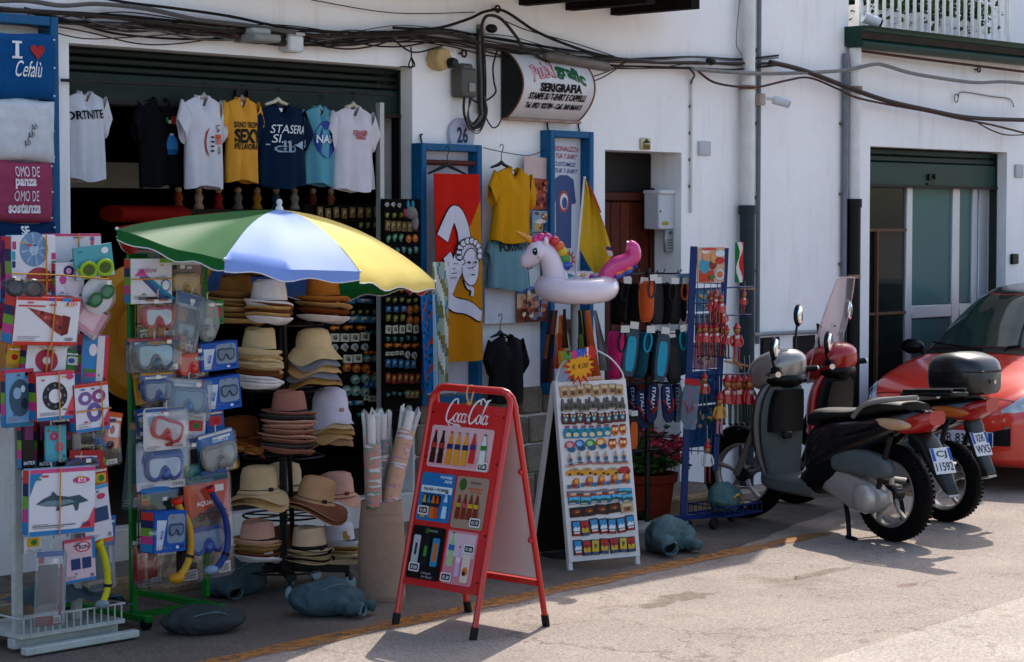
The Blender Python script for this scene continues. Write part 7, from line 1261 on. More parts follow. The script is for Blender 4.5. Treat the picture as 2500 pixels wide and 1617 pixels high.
# sail-like yellow flag
fp = W(1403, 700, 1.28); t = T('flag', 'yellow sail shaped flag on a white pole beside the unicorn', 'flag', fp, (0, 0, VR)); ppm = FPX/((fp-CAM).dot(_F)); F_ = lambda x, y: ((x-1403)/ppm, (700-y)/ppm)
b = MB(); a, e = F_(1403, 700), F_(1427, 432); b.cyl((a[0], 0, a[1]), (e[0], 0, e[1]), .007, n=8); b.obj('pole', mat('#d8d4d0', .4, .05), t)
Lp = [F_(1427, 434), F_(1424, 470), F_(1420, 510), F_(1415, 560), F_(1411, 600), F_(1432, 640), F_(1452, 672)]; Rp = [F_(1429, 436), F_(1448, 475), F_(1462, 515), F_(1478, 560), F_(1490, 600), F_(1494, 625), F_(1468, 668)]
b = MB(); rows = []
for i in range(25):
    u = i/24*6; k = min(int(u), 5); f_ = u-k; l = Vector(Lp[k]).lerp(Vector(Lp[k+1]), f_); r = Vector(Rp[k]).lerp(Vector(Rp[k+1]), f_); rows.append([Vector((l.x+(r.x-l.x)*q/10, .025*math.sin(q*.9+u*.8)*q/10*1.5, l.y+(r.y-l.y)*q/10)) for q in range(11)])
b.slab(rows, .002); b.obj('cloth', mat('#c4a42a', .7, .08, 10, key='flag'), t, ang=60)
prints(t, [('#2f3f7a', [F_(1478, 602), F_(1492, 604), F_(1494, 612), F_(1480, 610)]), ('#c8c4c0', [F_(1480, 612), F_(1494, 614), F_(1496, 626), F_(1484, 624)]), ('#b03028', [F_(1429, 436), F_(1450, 475), F_(1468, 520), F_(1464, 520), F_(1446, 478)])], y=-.045)
# sarongs and straps hanging below the ring
def drape(label, px0, px1, y0, y1, off, hexs, seed, nm='sarong'):
    P0, P1 = W((px0[0]+px0[1])/2, y0, off), W((px1[0]+px1[1])/2, y1, off); t = T(nm, label, 'cloth', P1, group='cloths hanging below the unicorn'); sx = W(px0[0]+1, y0, off).x-W(px0[0], y0, off).x; w0, w1 = (px0[1]-px0[0])*sx, (px1[1]-px1[0])*sx; d = P0-P1; rn = random.Random(seed); p = rn.uniform(0, 6); b = MB(); rows = []
    for j in range(13):
        v = j/12; c = d*(1-v); w_ = w0+(w1-w0)*v; rows.append([Vector((c.x+w_*(i/10-.5), .02*v*math.sin(i*1.3+p+v*2)*1.2, c.z)) for i in range(11)])
    b.slab(rows, .004); k = 0
    for j in range(12):
        for i in range(10): b.m[k] = b.m[k+1] = (i*len(hexs)//10 + (j//4 if len(hexs) > 2 else 0)) % len(hexs); k += 2
    b.obj('cloth', [cloth(h) for h in hexs], t, ang=60)
drape('faded orange sarong under the unicorn tail', (1428, 1440), (1446, 1474), 758, 945, 1.12, ['#a85a34', '#b56a40'], 1)
drape('green and black striped scarf hanging beside the pole', (1412, 1424), (1418, 1446), 758, 930, 1.16, ['#2a2a28', '#6a7a3a', '#1f1f20'], 2)
drape('dark patterned scarf hanging left of the pole', (1345, 1362), (1318, 1345), 758, 935, 1.10, ['#3a3034', '#7a4a3a', '#2a2a3a'], 3)
drape('brown strap hanging under the ring front', (1376, 1382), (1376, 1384), 755, 850, 1.2, ['#5a4030', '#4a3428'], 4)
drape('cream and red printed cloth bunched left of the pole', (1360, 1376), (1350, 1398), 770, 900, 1.05, ['#c8b8a8', '#b0743a', '#b04a34', '#c8a84a'], 5)
drape('grey scarf hanging at the right under the ring', (1448, 1456), (1470, 1490), 758, 905, 1.05, ['#8a868a', '#6a686c'], 6)
drape('black fringed scarf behind the price sign', (1392, 1404), (1395, 1450), 800, 950, 1.02, ['#1c1a1a', '#2a2624'], 7)
# ---------------------------------------------------------------- water shoe stand
sp = G(1580, 1292); shs = T('shoe_stand', 'black wire shoe stand hung with water shoes', 'shoe stand', (sp.x, sp.y, 0)); SO = -sp.y
b = MB(); b.cyl((0, 0, .04), (0, 0, W(1580, 655, SO).z), .018, n=12); b.obj('pole', bk, shs); b = MB(); b.lathe([(.2, 0), (.2, .02), (.16, .035), (.03, .05)], 24); b.obj('base_plate', mat('#a8a49c', .7, .15), shs)
for yb in (668, 812, 935, 1065, 1100):
    z = W(1580, yb, SO).z; 
    for k in range(8): a = R_(45*k+10); e = Vector((.21*math.cos(a), .21*math.sin(a), z)); b = MB(); b.tube([(0, 0, z), e, e + Vector((.02*math.cos(a), .02*math.sin(a), .025))], .004, 5); b.obj('hook_arm', bk, shs)
_sh = {}
def shoe_meshes(col_u, col_s, col_t):
    k = (col_u, col_s, col_t)
    if k in _sh: return _sh[k]
    L = .235
    def hwid(s): return .038*(.80+.28*math.sin(math.pi*(.12+.80*s)))*(1-.9*max(0, s-.86)**1.2*3) * (1-.5*max(0, .08-s)*8)
    outline = [(hwid(s/14), L/2-L*s/14) for s in range(15)]; poly = outline + [(-x*.9, z) for x, z in reversed(outline)]
    b = MB(); b.prism([(x*1.06, z*1.02) for x, z in poly], -.012, .0); sole = b.mesh(mat(col_s, .6, .1), 'sole')
    b = MB(); ins = [(x*.70, z*.74-.008) for x, z in poly]; b.prism(ins, -.0145, -.011); tread = b.mesh(mat(col_t, .5, .08), 'tread', smooth=False)
    rings = []
    for s in range(13):
        u = s/12; w_ = hwid(.03+.94*u); h_ = (.072-.034*u)*(1 if u < .9 else .8-.3*(u-.9)*10*.6); rings.append([Vector((w_*math.cos(th)*1.0, max(0, h_*math.sin(th))+.0005, L*.48-L*.96*u)) for th in [math.pi*j/10 for j in range(11)]])
    b = MB(); b.loft(rings, caps=True); upper = b.mesh(mat(col_u, .8, .1), 'upper', 70)
    b = MB(); b.tube([(.022*math.cos(th), .066+.006*math.sin(th), L*.30+.05*math.sin(th)) for th in [2*math.pi*j/14 for j in range(14)]], .006, 6, closed=True); coll = b.mesh(mat(col_t, .7, .1), 'collar')
    _sh[k] = (sole, tread, upper, coll); return _sh[k]
SHG = 'water shoes hung on the black stand'
def shoe(label, px, py, off, cols, side='sole', roll=0, tagc=True, sc_=1.0, yaw=0):
    p = W(px, py, off); t = T('water_shoe', label, 'shoe', p, (0, roll, (0 if side == 'sole' else math.pi)+yaw-.3), SHG); t.scale = (sc_,)*3; so_, tr, up, co_ = shoe_meshes(*cols); O('sole', so_, t); O('tread', tr, t); O('upper', up, t); O('collar', co_, t)
    if tagc: b = MB(); b.box((.0, -.02 if side == 'sole' else .09, .135), (.05, .002, .035), rz=0); b.obj('price_tag', mat('#d2cec8', .6, .05), t)
BK = ('#141415', '#1a1a1c', '#26262a'); TL = ('#2a5a68', '#4a5a66', '#2fa0b8'); OR = ('#c8683a', '#d0764a', '#4a4a58'); PK = ('#c83a7a', '#c8468a', '#3a3a44'); NV = ('#1c2440', '#2a3a6a', '#b8342e'); BK2 = ('#1a1b1d', '#232427', '#d06a2a')
row1 = [(1508, 742, .98, BK, 'upper'), (1530, 740, 1.02, BK, 'sole'), (1548, 742, 1.05, BK, 'upper'), (1577, 735, 1.14, OR, 'upper'), (1602, 742, 1.08, BK, 'sole'), (1625, 742, 1.05, BK, 'upper'), (1645, 742, 1.0, BK, 'sole'), (1658, 740, .95, BK2, 'upper')]
row2 = [(1502, 868, 1.0, PK, 'upper'), (1536, 860, 1.08, TL, 'sole'), (1562, 868, 1.02, TL, 'upper'), (1580, 862, .96, BK, 'upper'), (1613, 872, 1.1, TL, 'sole'), (1640, 880, 1.06, BK, 'sole'), (1655, 862, .98, TL, 'upper')]
w1 = ['leftmost', 'second from left', 'third from left', 'middle', 'fifth from left', 'sixth from left', 'seventh from left', 'rightmost']
nmc = {BK: 'black', OR: 'orange', PK: 'pink', TL: 'grey and turquoise', NV: 'navy printed', BK2: 'black and orange'}
for i, (x, y, o_, c, sd) in enumerate(row1): shoe('%s water shoe, %s in the top row' % (nmc[c], w1[i]), x, y, o_, c, sd, random.uniform(-.1, .1), sc_=1.12)
for i, (x, y, o_, c, sd) in enumerate(row2): shoe('%s water shoe, %s in the middle row' % (nmc[c], w1[i] if i < 6 else 'rightmost'), x, y, o_, c, sd, random.uniform(-.2, .2), sc_=1.28)
# printed flip-flops in the lower row
def flip(label, px, py, off, h, lt, roll=0, bag=False):
    p = W(px, py, off); t = T('flip_flop', label, 'flip-flop', p, (0, roll, -.3), 'printed flip-flops on the shoe stand'); L = .25; hw = lambda s: .042*(.78+.28*math.sin(math.pi*(.15+.75*s)))*(1-.8*max(0, s-.88)*6)*(1-.5*max(0, .1-s)*6)
    o = [(hw(s/12), L/2-L*s/12) for s in range(13)]; b = MB(); b.prism(o + [(-x, z) for x, z in reversed(o)], -.008, .008); b.obj('sole', mat(h, .6, .25, 30), t)
    for s in (-1, 1): b = MB(); b.tube(crom([(0, -.01, -L*.25), (s*.02, -.035, -L*.08), (s*.036, -.008, L*.1)], 4), .005, 6); b.obj('strap', mat('#b8342e', .5, .1), t)
    letter(t, 'ITALIA', (0, .03), .026, lt, .15, -.0105, .03, rot=-math.pi/2)
    if bag: b = MB(); b.prism(rrect(-.065, -.16, .065, .16, .01), -.03, .02); b.obj('bag', clear('#b8c4d0', .12, .08, 'bag'), t); b = MB(); b.box((0, -.032, .15), (.12, .003, .04)); b.obj('bag_header', mat('#b82a34', .5), t)
for i, (x, y, o_, lb) in enumerate(((1545, 985, .85, 'leftmost'), (1568, 1000, 1.0, 'second from left'), (1592, 985, 1.05, 'third from left'), (1630, 985, 1.1, 'fourth from left'), (1652, 985, 1.02, 'fifth from left'))): flip('navy flip-flop printed ITALIA, %s in the lower row' % lb, x, y, o_, '#22305a', '#cfd4dc', random.uniform(-.15, .1))
flip('flip-flop printed ITALIA in pink inside a clear bag', 1678, 988, 1.15, '#6a7a8c', '#b84a9a', .12, True)
shoe('black and orange water shoe hanging lowest on the stand', 1545, 1060, 1.0, BK2, 'sole', 0)
shoe('second low black and orange water shoe beside the magnet board', 1530, 1058, .95, BK2, 'sole', 0)
# ---------------------------------------------------------------- blue puppet rack
def RB(px, py, o=1.08): return W(px, py, o)
rp = G(1672, 1305); RO3 = 1.10
rk = T('puppet_rack', 'tall blue rack on castors hung with red wooden puppets', 'rack', (RB(1705, 1300, RO3).x, -RO3, 0)); blu = mat('#1c3f78', .4, .12, 9)
def rbar(p0, p1, w_, nm, m=blu): a, e = W(*p0, RO3)-rk.location, W(*p1, RO3)-rk.location; b = MB(); b.tube([a, e], w_, 4); return b.obj(nm, m, rk)
rbar((1667, 1290), (1694, 602), .030, 'post'); rbar((1746, 1150), (1772, 606), .026, 'post')
for y in (690, 740, 790, 845, 900, 950, 1000, 1050, 1100): rbar((1686-(y-690)*.038, y), (1770-(y-690)*.045, y+3), .004, 'grid_wire')
for k in range(5): rbar((1690+16*k-2, 680), (1676+16*k-4, 1110), .0035, 'grid_wire')
for (y, x1) in ((702, 1842), (770, 1835), (914, 1830)): rbar((1690, y+4), (x1, y-2), .005, 'hook_arm')
b = MB(); e0 = W(1667, 1290, RO3)-rk.location; b.box(e0 + Vector((.20, -.05, -.06+.0)), (.62, .06, .05), rz=.1); b.obj('base_bar', blu, rk); b = MB(); b.box(e0 + Vector((.06, .1, -.055)), (.06, .6, .05)); b.obj('base_bar', blu, rk)
bc = Vector(G(1785, 1285)) + Vector((0, .05, 0)) - rk.location
for z in (.09, .15):
    b = MB(); b.tube([(bc.x+sx*.2, bc.y+sy*.15, z) for sx, sy in ((-1, -1), (1, -1), (1, 1), (-1, 1))], .006, 5, closed=True); b.obj('basket_rim', blu, rk)
for q in range(9): b = MB(); b.tube([(bc.x-.2+.05*q, bc.y-.15, .15), (bc.x-.2+.05*q, bc.y-.15, .09), (bc.x-.2+.05*q, bc.y+.15, .09), (bc.x-.2+.05*q, bc.y+.15, .15)], .004, 5); b.obj('basket_wire', blu, rk)
b = MB(); b.box((bc.x/2+e0.x/2, bc.y/2+e0.y/2, .075), (abs(bc.x-e0.x)+.3, .05, .03), rz=math.atan2(bc.y-e0.y, bc.x-e0.x)); b.obj('base_bar', blu, rk)
for x, y in ((-.08, -.1), (.5, -.02), (.05, .38), (.1, -.18)): b = MB(); b.lathe([(0, -.016), (.034, -.016), (.04, 0), (.034, .016), (0, .016)], 14, axis='y', c=(e0.x+x, e0.y+y, .04)); b.obj('castor', black, rk)
t, w_, hh = card('picture_sheet', 'bright food picture sheet at the top of the blue rack', (1703, 604, 1769, 690), '#c8a890', RO3+.01, [('#b84a2a', rect(-.45, -.48, .1, -.15)), ('#4a9ab0', ell(-.25, -.02, .2, .22, 12)), ('#d0986a', ell(-.2, .25, .14, .14, 12)), ('#d8d2cc', ell(-.22, .4, .16, .08, 12)), ('#8a2f24', ell(.05, .0, .14, .14, 10)), ('#d0a06a', ell(.1, .2, .14, .16, 10)), ('#c8c8cc', ell(.3, -.28, .17, .16, 12)), ('#c87a4a', ell(.3, -.28, .12, .1, 10)), ('#b83a30', ell(.3, .12, .18, .1, 10)), ('#d2d4d8', ell(.3, .32, .18, .1, 10)), ('#4a7a3a', ell(.0, -.35, .1, .07, 8)), ('#c84a4a', ell(-.1, .45, .3, .04, 8))], 'panel')
for i, (px, h, pal) in enumerate((((1700, 705, 1768, 760), '#5a8aa8', ['#8ab0c8', '#c8b48a', '#3a6a5a', '#d0d0cc']), ((1698, 765, 1764, 830), '#6a8a9a', ['#4a7a4a', '#c8a888', '#8ab4c8', '#b06a4a']), ((1694, 835, 1760, 900), '#b8909a', ['#d0b0a8', '#8a5a6a', '#c8c0c0']), ((1690, 905, 1756, 985), '#2f6a9a', ['#4a8ab8', '#2a4a6a', '#8aa84a']), ((1686, 990, 1752, 1090), '#2a5a86', ['#3a86a8', '#5a7a4a', '#c8b08a', '#24506a']))):
    card('postcard_sheet', 'sheet of view postcards behind the rack wires, %s from the top' % ORD[i], px, h, RO3-.05, scenepr(30+i, pal, 22), 'postcards', group='postcard sheets on the blue rack')
card('postcard_sheet', 'tall holiday poster left of the blue rack', (1655, 668, 1692, 760), '#8aa8b8', RO3-.12, scenepr(44, ['#4a7a9a', '#c8a04a', '#c8c8cc', '#3a5a7a'], 16), 'postcards'); card('postcard_sheet', 'pale pink printed sheet left of the blue rack', (1658, 765, 1690, 850), '#c8b0b4', RO3-.12, scenepr(45, ['#b08a98', '#d0c4c8', '#8a6a7a'], 12), 'postcards')
_pp = {}
def pmesh(k, fn, m):
    if k not in _pp: b = MB(); fn(b); _pp[k] = b.mesh(mat(m, .35, .06, coat=.2), 'puppet_part', 60)
    return _pp[k]
def puppet(label, px, py, off, hpx, c1='#b8241e', c2='#c02a20', legc='#1f5a34', yaw=0, apron=True, roll=0):
    p = W(px, py, off); ppm = FPX/((p-CAM).dot(_F)); s = hpx/ppm   # height of puppet; origin at top of hat
    t = T('puppet', label, 'puppet', p, (0, roll, yaw-.5), 'wooden puppets on the blue rack'); t.scale = (s, s, s)
    O('hat', pmesh(('hat', c1), lambda b: b.lathe([(.09, -.15), (.095, -.13), (.06, -.10), (.03, -.03), (0, 0)], 12), c1), t); hd_ = O('head', pmesh('head', lambda b: b.ball((0, 0, -.21), (.075, .075, .085), 12, 8), '#b8804a'), t)
    O('hair', pmesh('hair', lambda b: b.ball((0, .03, -.19), (.078, .07, .08), 12, 8), '#1c1512'), hd_); O('nose', pmesh('nose', lambda b: b.ball((0, -.085, -.215), .016, 8, 6), '#c08a54'), hd_)
    O('tunic', pmesh(('tunic', c2), lambda b: b.lathe([(.04, -.29), (.085, -.32), (.09, -.45), (.12, -.56), (.125, -.58), (0, -.57)], 14, sy=.75), c2), t)
    if apron: O('collar', pmesh('collar', lambda b: b.box((0, -.07, -.36), (.10, .02, .08), bev=.008), '#d0ccc4'), t)
    for sd in (-1, 1):
        O('arm', pmesh(('arm', sd, c2), lambda b: b.tube([(sd*.09, 0, -.33), (sd*.14, -.01, -.45), (sd*.135, -.03, -.55)], [.026, .024, .02], 8), c2), t)
        lg = O('leg', pmesh(('leg', sd, legc), lambda b: b.tube([(sd*.05, 0, -.56), (sd*.052, -.01, -.75), (sd*.052, 0, -.93)], [.030, .026, .024], 8), legc), t); O('shoe', pmesh(('shoe', sd), lambda b: b.ball((sd*.055, -.03, -.96), (.035, .06, .03), 10, 6), '#1c1614'), lg)
    O('string', pmesh('string', lambda b: b.cyl((0, 0, 0), (0, .02, .35), .006, n=5), '#c8c0b4'), t)
pl = ['leftmost', 'second', 'third', 'fourth', 'fifth', 'sixth', 'seventh', 'rightmost']
for i, (x, y) in enumerate(((1736, 712), (1748, 704), (1760, 716), (1742, 735), (1755, 728), (1766, 740))): puppet('all red puppet in the top cluster, %s from left' % pl[i], x, y, RO3+.05+.03*(i % 3), 82, legc='#a8221c', yaw=random.uniform(-.4, .4))
for i, (x, y) in enumerate(((1708, 788), (1721, 786), (1735, 788), (1749, 786), (1763, 790), (1775, 792))): puppet('red puppet with dark legs in the middle cluster, %s from left' % pl[i], x, y, RO3+.06+.03*(i % 2), 86, legc='#1f2a1c' if i % 2 else '#a8221c', yaw=random.uniform(-.3, .3))
puppet('small red puppet waving alone at the end of the top arm', 1818, 708, RO3+.05, 62, legc='#a8221c', roll=.1); puppet('red puppet with white collar alone on the second arm', 1799, 786, RO3+.10, 104, legc='#b02820', yaw=-.3)
puppet('yellow and red striped puppet alone on the wires', 1720, 908, RO3+.06, 92, c2='#b8481e', legc='#24502c'); puppet('yellow shirted puppet with pink trousers on long strings', 1757, 958, RO3+.14, 110, c2='#c8962a', legc='#c88aa0', apron=False); puppet('puppet with white top and tartan trousers hanging lowest', 1727, 1076, RO3+.14, 108, c2='#cfccc8', legc='#8a2a34', apron=False)
for i, (x, y, dz) in enumerate(((1775, 912, .1), (1790, 914, .05), (1803, 912, .08), (1818, 914, .05), (1831, 912, .14))): puppet('large red puppet with green legs in the lower cluster, %s from left' % pl[i], x, y, RO3+dz, 128, legc='#1f5a34', yaw=random.uniform(-.3, .2))
for i, (a, e, lb) in enumerate((((1770, 882), (1828, 895), 'upper'), ((1728, 1020), (1772, 1016), 'lower'))): b = MB(); b.tube([W(*a, RO3+.12), W(*e, RO3+.12)], .008, 6); b.tube([W((a[0]+e[0])/2-10, a[1]-8, RO3+.14), W((a[0]+e[0])/2+12, a[1]+18, RO3+.14)], .008, 6); tag(b.obj('puppet_control', mat('#b8885a', .6, .1)), 'wooden puppet control cross, %s of two' % lb, 'control bar')
b = MB(); p = W(1795, 650, RO3); b.M = Matrix.Translation(p); rows = [[Vector((.03*q + .012*math.sin(j), .01*math.sin(q*2+j), .16-.27*j/8)) for q in range(4)] for j in range(9)]; b.slab(rows, .002); k = 0
for j in range(8):
    for i in range(3): b.m[k] = b.m[k+1] = i; k += 2
tag(b.obj('small_flag', [cloth('#2a7a4a'), cloth('#d2d0cc'), cloth('#c0443a')], ang=60), 'small limp green white and red flag on the blue rack', 'flag')
# ---------------------------------------------------------------- geranium pot
gp_ = G(1612, 1282); t = T('flower_pot', 'terracotta pot of pink geraniums behind the shoe stand', 'plant', (gp_.x+.18, gp_.y+.27, 0)); t.scale = (1.12, 1.12, .95); b = MB(); b.lathe([(.14, 0), (.17, .26), (.19, .27), (.195, .33), (.175, .33), (.165, .30)], 32); b.obj('pot', mat('#8a3f2c', .85, .15, 8, .3), t); b = MB(); b.lathe([(0, .30), (.168, .30)], 20); b.obj('soil', mat('#2a2018', .95, .3), t)
leaves('foliage', lf, 900, lambda: (random.gauss(0, .10), random.gauss(0, .10), .36 + abs(random.gauss(0, .10))), .05, t)
pkm = [mat(h, .6, .1) for h in ('#d2566e', '#e08a98', '#c8466a')]
for k in range(13):
    a, r, z = random.uniform(0, 6.28), random.uniform(.05, .2), random.uniform(.44, .60); c = Vector((r*math.cos(a), r*math.sin(a), z)); leaves('flower_head', pkm, 90, lambda: c + Vector((random.gauss(0, .03), random.gauss(0, .03), random.gauss(0, .02))), .04, t)
    b = MB(); b.cyl((c.x*.4, c.y*.4, .33), c, .004, n=5); b.obj('stem', lf[1], t)
# ================================================================ SCOOTERS AND CAR
def sell(x, hw, z0, z1, e=.6, n=20, dx=0):
    zc, hz = (z0+z1)/2, (z1-z0)/2; out = []
    for k in range(n):
        t = 2*math.pi*k/n; c, s = math.cos(t), math.sin(t); out.append(Vector((x + dx*s, hw*math.copysign(abs(c)**e, c), zc + hz*math.copysign(abs(s)**e, s))))
    return out
def smooth_st(st, n=4): return [tuple(v) for v in zip(*[[q.x for q in crom([Vector((s[i], 0, 0)) for s in st], n)] for i in range(len(st[0]))])]
def shell(st, e=.6, n=20): b = MB(); b.loft([sell(*s[:4], e, n) for s in smooth_st(st)]); return b
RUB = mat('#141414', .75, .2, 20, .4, bsc=60); ALU = mat('#b4b0ac', .35, .12, 8, metal=.75); DGR = mat('#2a2c2e', .45, .15, 9); CHR = mat('#cfcfcf', .12, 0, metal=1)
def wheel(par, c, r, w_, rimh, spokes=5, nm='wheel', rz=0):
    M_ = Matrix.Translation(c) @ Matrix.Rotation(rz, 4, 'Z'); b = MB(); b.M = M_
    pr = [(r*.70, -w_*.42), (r*.80, -w_*.5), (r*.92, -w_*.46), (r*.985, -w_*.25), (r, 0), (r*.985, w_*.25), (r*.92, w_*.46), (r*.80, w_*.5), (r*.70, w_*.42), (r*.68, 0)]
    b.lathe(pr + [pr[0]], 56, axis='y', caps=False); wh_ = b.obj(nm, RUB, par, ang=50)
    b = MB(); b.M = M_
    for k in range(56):
        a = 2*math.pi*k/56
        for s in (-1, 1): b.box((r*.955*math.cos(a), s*w_*.28, r*.955*math.sin(a)), (.008, w_*.32, .018), rot=(0, -a, s*.5))
    stuff(b.obj('tread_blocks', RUB, wh_))
    b = MB(); b.M = M_; b.lathe([(r*.72, -w_*.40), (r*.66, -w_*.42), (r*.63, -w_*.2), (r*.63, w_*.2), (r*.66, w_*.42), (r*.72, w_*.40)], 40, axis='y', caps=False); b.obj('rim', rimh, wh_)
    for k in range(spokes):
        a = 2*math.pi*k/spokes+.3; b = MB(); b.M = M_; b.tube([(.05*math.cos(a), .02, .05*math.sin(a)), (r*.35*math.cos(a+.08), .03, r*.35*math.sin(a+.08)), (r*.65*math.cos(a), .015, r*.65*math.sin(a))], [.020, .014, .018], 6); b.obj('spoke', rimh, wh_)
    b = MB(); b.M = M_; b.lathe([(0, -.05), (.05, -.05), (.06, 0), (.05, .05), (0, .05)], 20, axis='y'); b.obj('hub', DGR, wh_); return wh_
def scooter(label, rear, heading, wb, r, cbody, cshield, chead, cinner, plate, case=False, screen=False, steer=.45, seath='#34322f'):
    t = T('scooter', label, 'scooter', (rear[0], rear[1], 0), (0, 0, heading)); body = mat(cbody, .25, .08, 6, coat=.6); sh = mat(cshield, .3, .1, 7, coat=.4); hdm = mat(chead, .28, .06, 6, metal=.35 if not screen else 0, coat=.4); inn = mat(cinner, .45, .14, 8); bl = mat('#161719', .4, .15, 8); k_ = wb/1.38
    wheel(t, (0, 0, r), r, .115, ALU, nm='rear_wheel'); wheel(t, (wb, 0, r*.98), r*.98, .095, ALU, nm='front_wheel', rz=steer*.8)
    # body and seat
    shell([(.66*k_, .13, .34, .60), (.60*k_, .18, .36, .70), (.40*k_, .20, .46, .76), (.15, .195, .56, .79), (-.08, .16, .65, .83), (-.24, .10, .74, .85), (-.30, .05, .79, .84)], .7).obj('body', body, t)
    shell([(.70*k_, .08, .68, .74), (.62*k_, .13, .70, .80), (.42*k_, .155, .74, .815), (.22, .16, .77, .83), (.12, .155, .785, .89), (-.05, .145, .82, .90), (-.20, .10, .84, .885)], .75).obj('seat', mat(seath, .55, .12, 12, .3), t)
    shell([(.72*k_, .12, .22, .40), (.60*k_, .17, .24, .46), (.42, .17, .30, .56), (.25, .14, .42, .60)], .7).obj('under_cover', bl, t)
    # floor
    shell([(.58*k_, .16, .22, .345), (.72*k_, .175, .225, .34), (.95*k_, .175, .235, .345), (1.06*k_, .15, .26, .36)], .45).obj('footboard', inn, t)
    # leg shield: stacked horizontal rings
    st = [(.28, 1.02, .12, .03), (.36, 1.04, .165, .06), (.50, 1.055, .20, .10), (.66, 1.06, .215, .12), (.80, 1.05, .205, .11), (.90, 1.03, .17, .09), (.97, 1.005, .12, .06)]
    st = smooth_st(st); b = MB(); b.loft([[Vector(((x + (d*math.sin(a) if math.sin(a) > 0 else .035*math.sin(a)))*k_, hw*math.cos(a), z)) for a in [2*math.pi*j/24 for j in range(24)]] for z, x, hw, d in st]); b.obj('leg_shield', sh, t)
    b = MB(); b.loft([[Vector(((x-.037)*k_, hw*.86*u, z)) for u in (-1, -.6, 0, .6, 1)] + [Vector(((x-.06-.02*(1-u*u))*k_, hw*.8*u, z)) for u in (1, .6, 0, -.6, -1)] for z, x, hw, d in st if .33 < z < .93]); b.obj('inner_panel', inn, t)
    b = MB(); b.loft([[Vector(((x-.062)*k_, hw*.72*u, z)) for u in (-1, 0, 1)] + [Vector(((x-.10-.015*(1-u*u))*k_, hw*.66*u, z)) for u in (1, 0, -1)] for z, x, hw, d in st if .62 < z < .90]); b.obj('glove_box', bl, t)
    b = MB(); b.box((.945*k_, .02, .60), (.03, .08, .05), bev=.01); b.obj('bag_hook', bl, t)
    # fork, fender
    for s in (-1, 1): b = MB(); b.cyl((1.17*k_, s*.06, .72), (wb, s*.075, r*.98), .022, .026, n=10); b.obj('fork_leg', ALU if not screen else DGR, t)
    b = MB(); rings = []
    for k in range(13):
        a = R_(20+k*11.5); rr_ = r*1.13; rings.append([Vector((wb + rr_*math.cos(a) + 0*q, q*.062*math.cos(0), r*.98 + rr_*math.sin(a) - .025*abs(q)**2)) for q in (-1, -.6, 0, .6, 1)])
    b.sheet(rings); b.sheet([[p + Vector((0, 0, -.006)) for p in rg] for rg in rings]); b.obj('front_fender', sh if screen else bl, t)
    # headset with bars, turned
    Hx = 1.03*k_; M_ = Matrix.Translation((Hx, 0, 1.02)) @ Matrix.Rotation(steer, 4, 'Z')
    def part(nm, m, fn, **kw): b = MB(); b.M = M_; fn(b); return b.obj(nm, m, t, **kw)
    part('headset_cover', hdm, lambda b: b.ball((.03, 0, .035), (.20, .175, .115), 26, 16, lambda v: Vector((v.x, v.y*(1-.35*max(0, v.x)/.2), v.z - .22*v.x - (.04 if v.z < .03 else 0)))))
    part('headset_base', bl, lambda b: b.ball((-.01, 0, -.045), (.15, .165, .075), 20, 10)); part('headlight', mat('#c8ccd0', .08, 0), lambda b: b.ball((.12, 0, .0), (.045, .09, .05), 14, 9))
    part('dash', bl, lambda b: b.ball((-.075, 0, .055), (.06, .10, .02), 14, 8))
    for s in (-1, 1):
        part('handlebar', bl, lambda b: b.cyl((-.02, s*.12, -.01), (-.08, s*.25, .0), .016, n=10)); part('grip', RUB, lambda b: b.cyl((-.07, s*.22, .0), (-.115, s*.35, .0), .021, n=12)); part('bar_end', CHR, lambda b: b.cyl((-.115, s*.35, .0), (-.120, s*.365, .0), .019, n=12))
        part('brake_lever', bl, lambda b: b.tube(crom([(-.02, s*.20, .0), (.0, s*.26, -.005), (-.055, s*.36, -.01)], 4), .007, 6)); part('brake_caliper', bl, lambda b: b.box((-.035, s*.19, .015), (.06, .05, .04), bev=.01))
        mz = .36 if s < 0 else .16; mx = -.02 if s < 0 else -.05
        part('mirror_stalk', bl, lambda b: b.tube(crom([(-.03, s*.19, .02), (-.02, s*.215, mz*.55), (mx, s*.24, mz*.8)], 4), .008, 6))
        mi = part('mirror', bl, lambda b: b.ball((mx, s*.26, mz), (.024, .060, .078), 16, 10)); part('mirror_glass', mat('#e8ecf0', .02, 0, metal=1), lambda b: b.ball((mx-.017, s*.26, mz), (.010, .050, .066), 16, 8))
    # engine
    b = MB(); poly = [(.50, .36), (.44, .44), (.30, .43), (.10, .38), (.02, .36), (-.06, .32), (-.07, .26), (.0, .20), (.12, .17), (.26, .20), (.40, .26), (.50, .30)]; b.loft([[Vector((.21+(x-.21)*q, y, .30+(z-.30)*q)) for x, z in poly] for q, y in ((.9, .05), (1.0, .08), (1.0, .13), (.93, .15), (.80, .158))]); en = b.obj('crankcase', mat('#b8b2ae', .4, .15, 9, metal=.35), t, ang=45)
    b = MB(); b.lathe([(.095, .14), (.09, .175), (.075, .19), (.03, .20), (0, .201)], 30, axis='y', c=(.10, 0, .275)); b.obj('clutch_cover', mat('#c2bcb8', .35, .1, metal=.35), en)
    b = MB(); b.box((.40, .13, .38), (.17, .05, .12), rot=(0, .35, 0), bev=.02); b.obj('engine_cover', mat('#d2cac6', .45, .1, metal=.1), en)
    shell([(.42, .02, .44, .50), (.36, .05, .42, .56), (.15, .055, .41, .58), (-.05, .05, .41, .54), (-.12, .02, .43, .48)], .6).obj('air_box', mat('#6a7272', .45, .15, 9), t, (0, .125, 0))
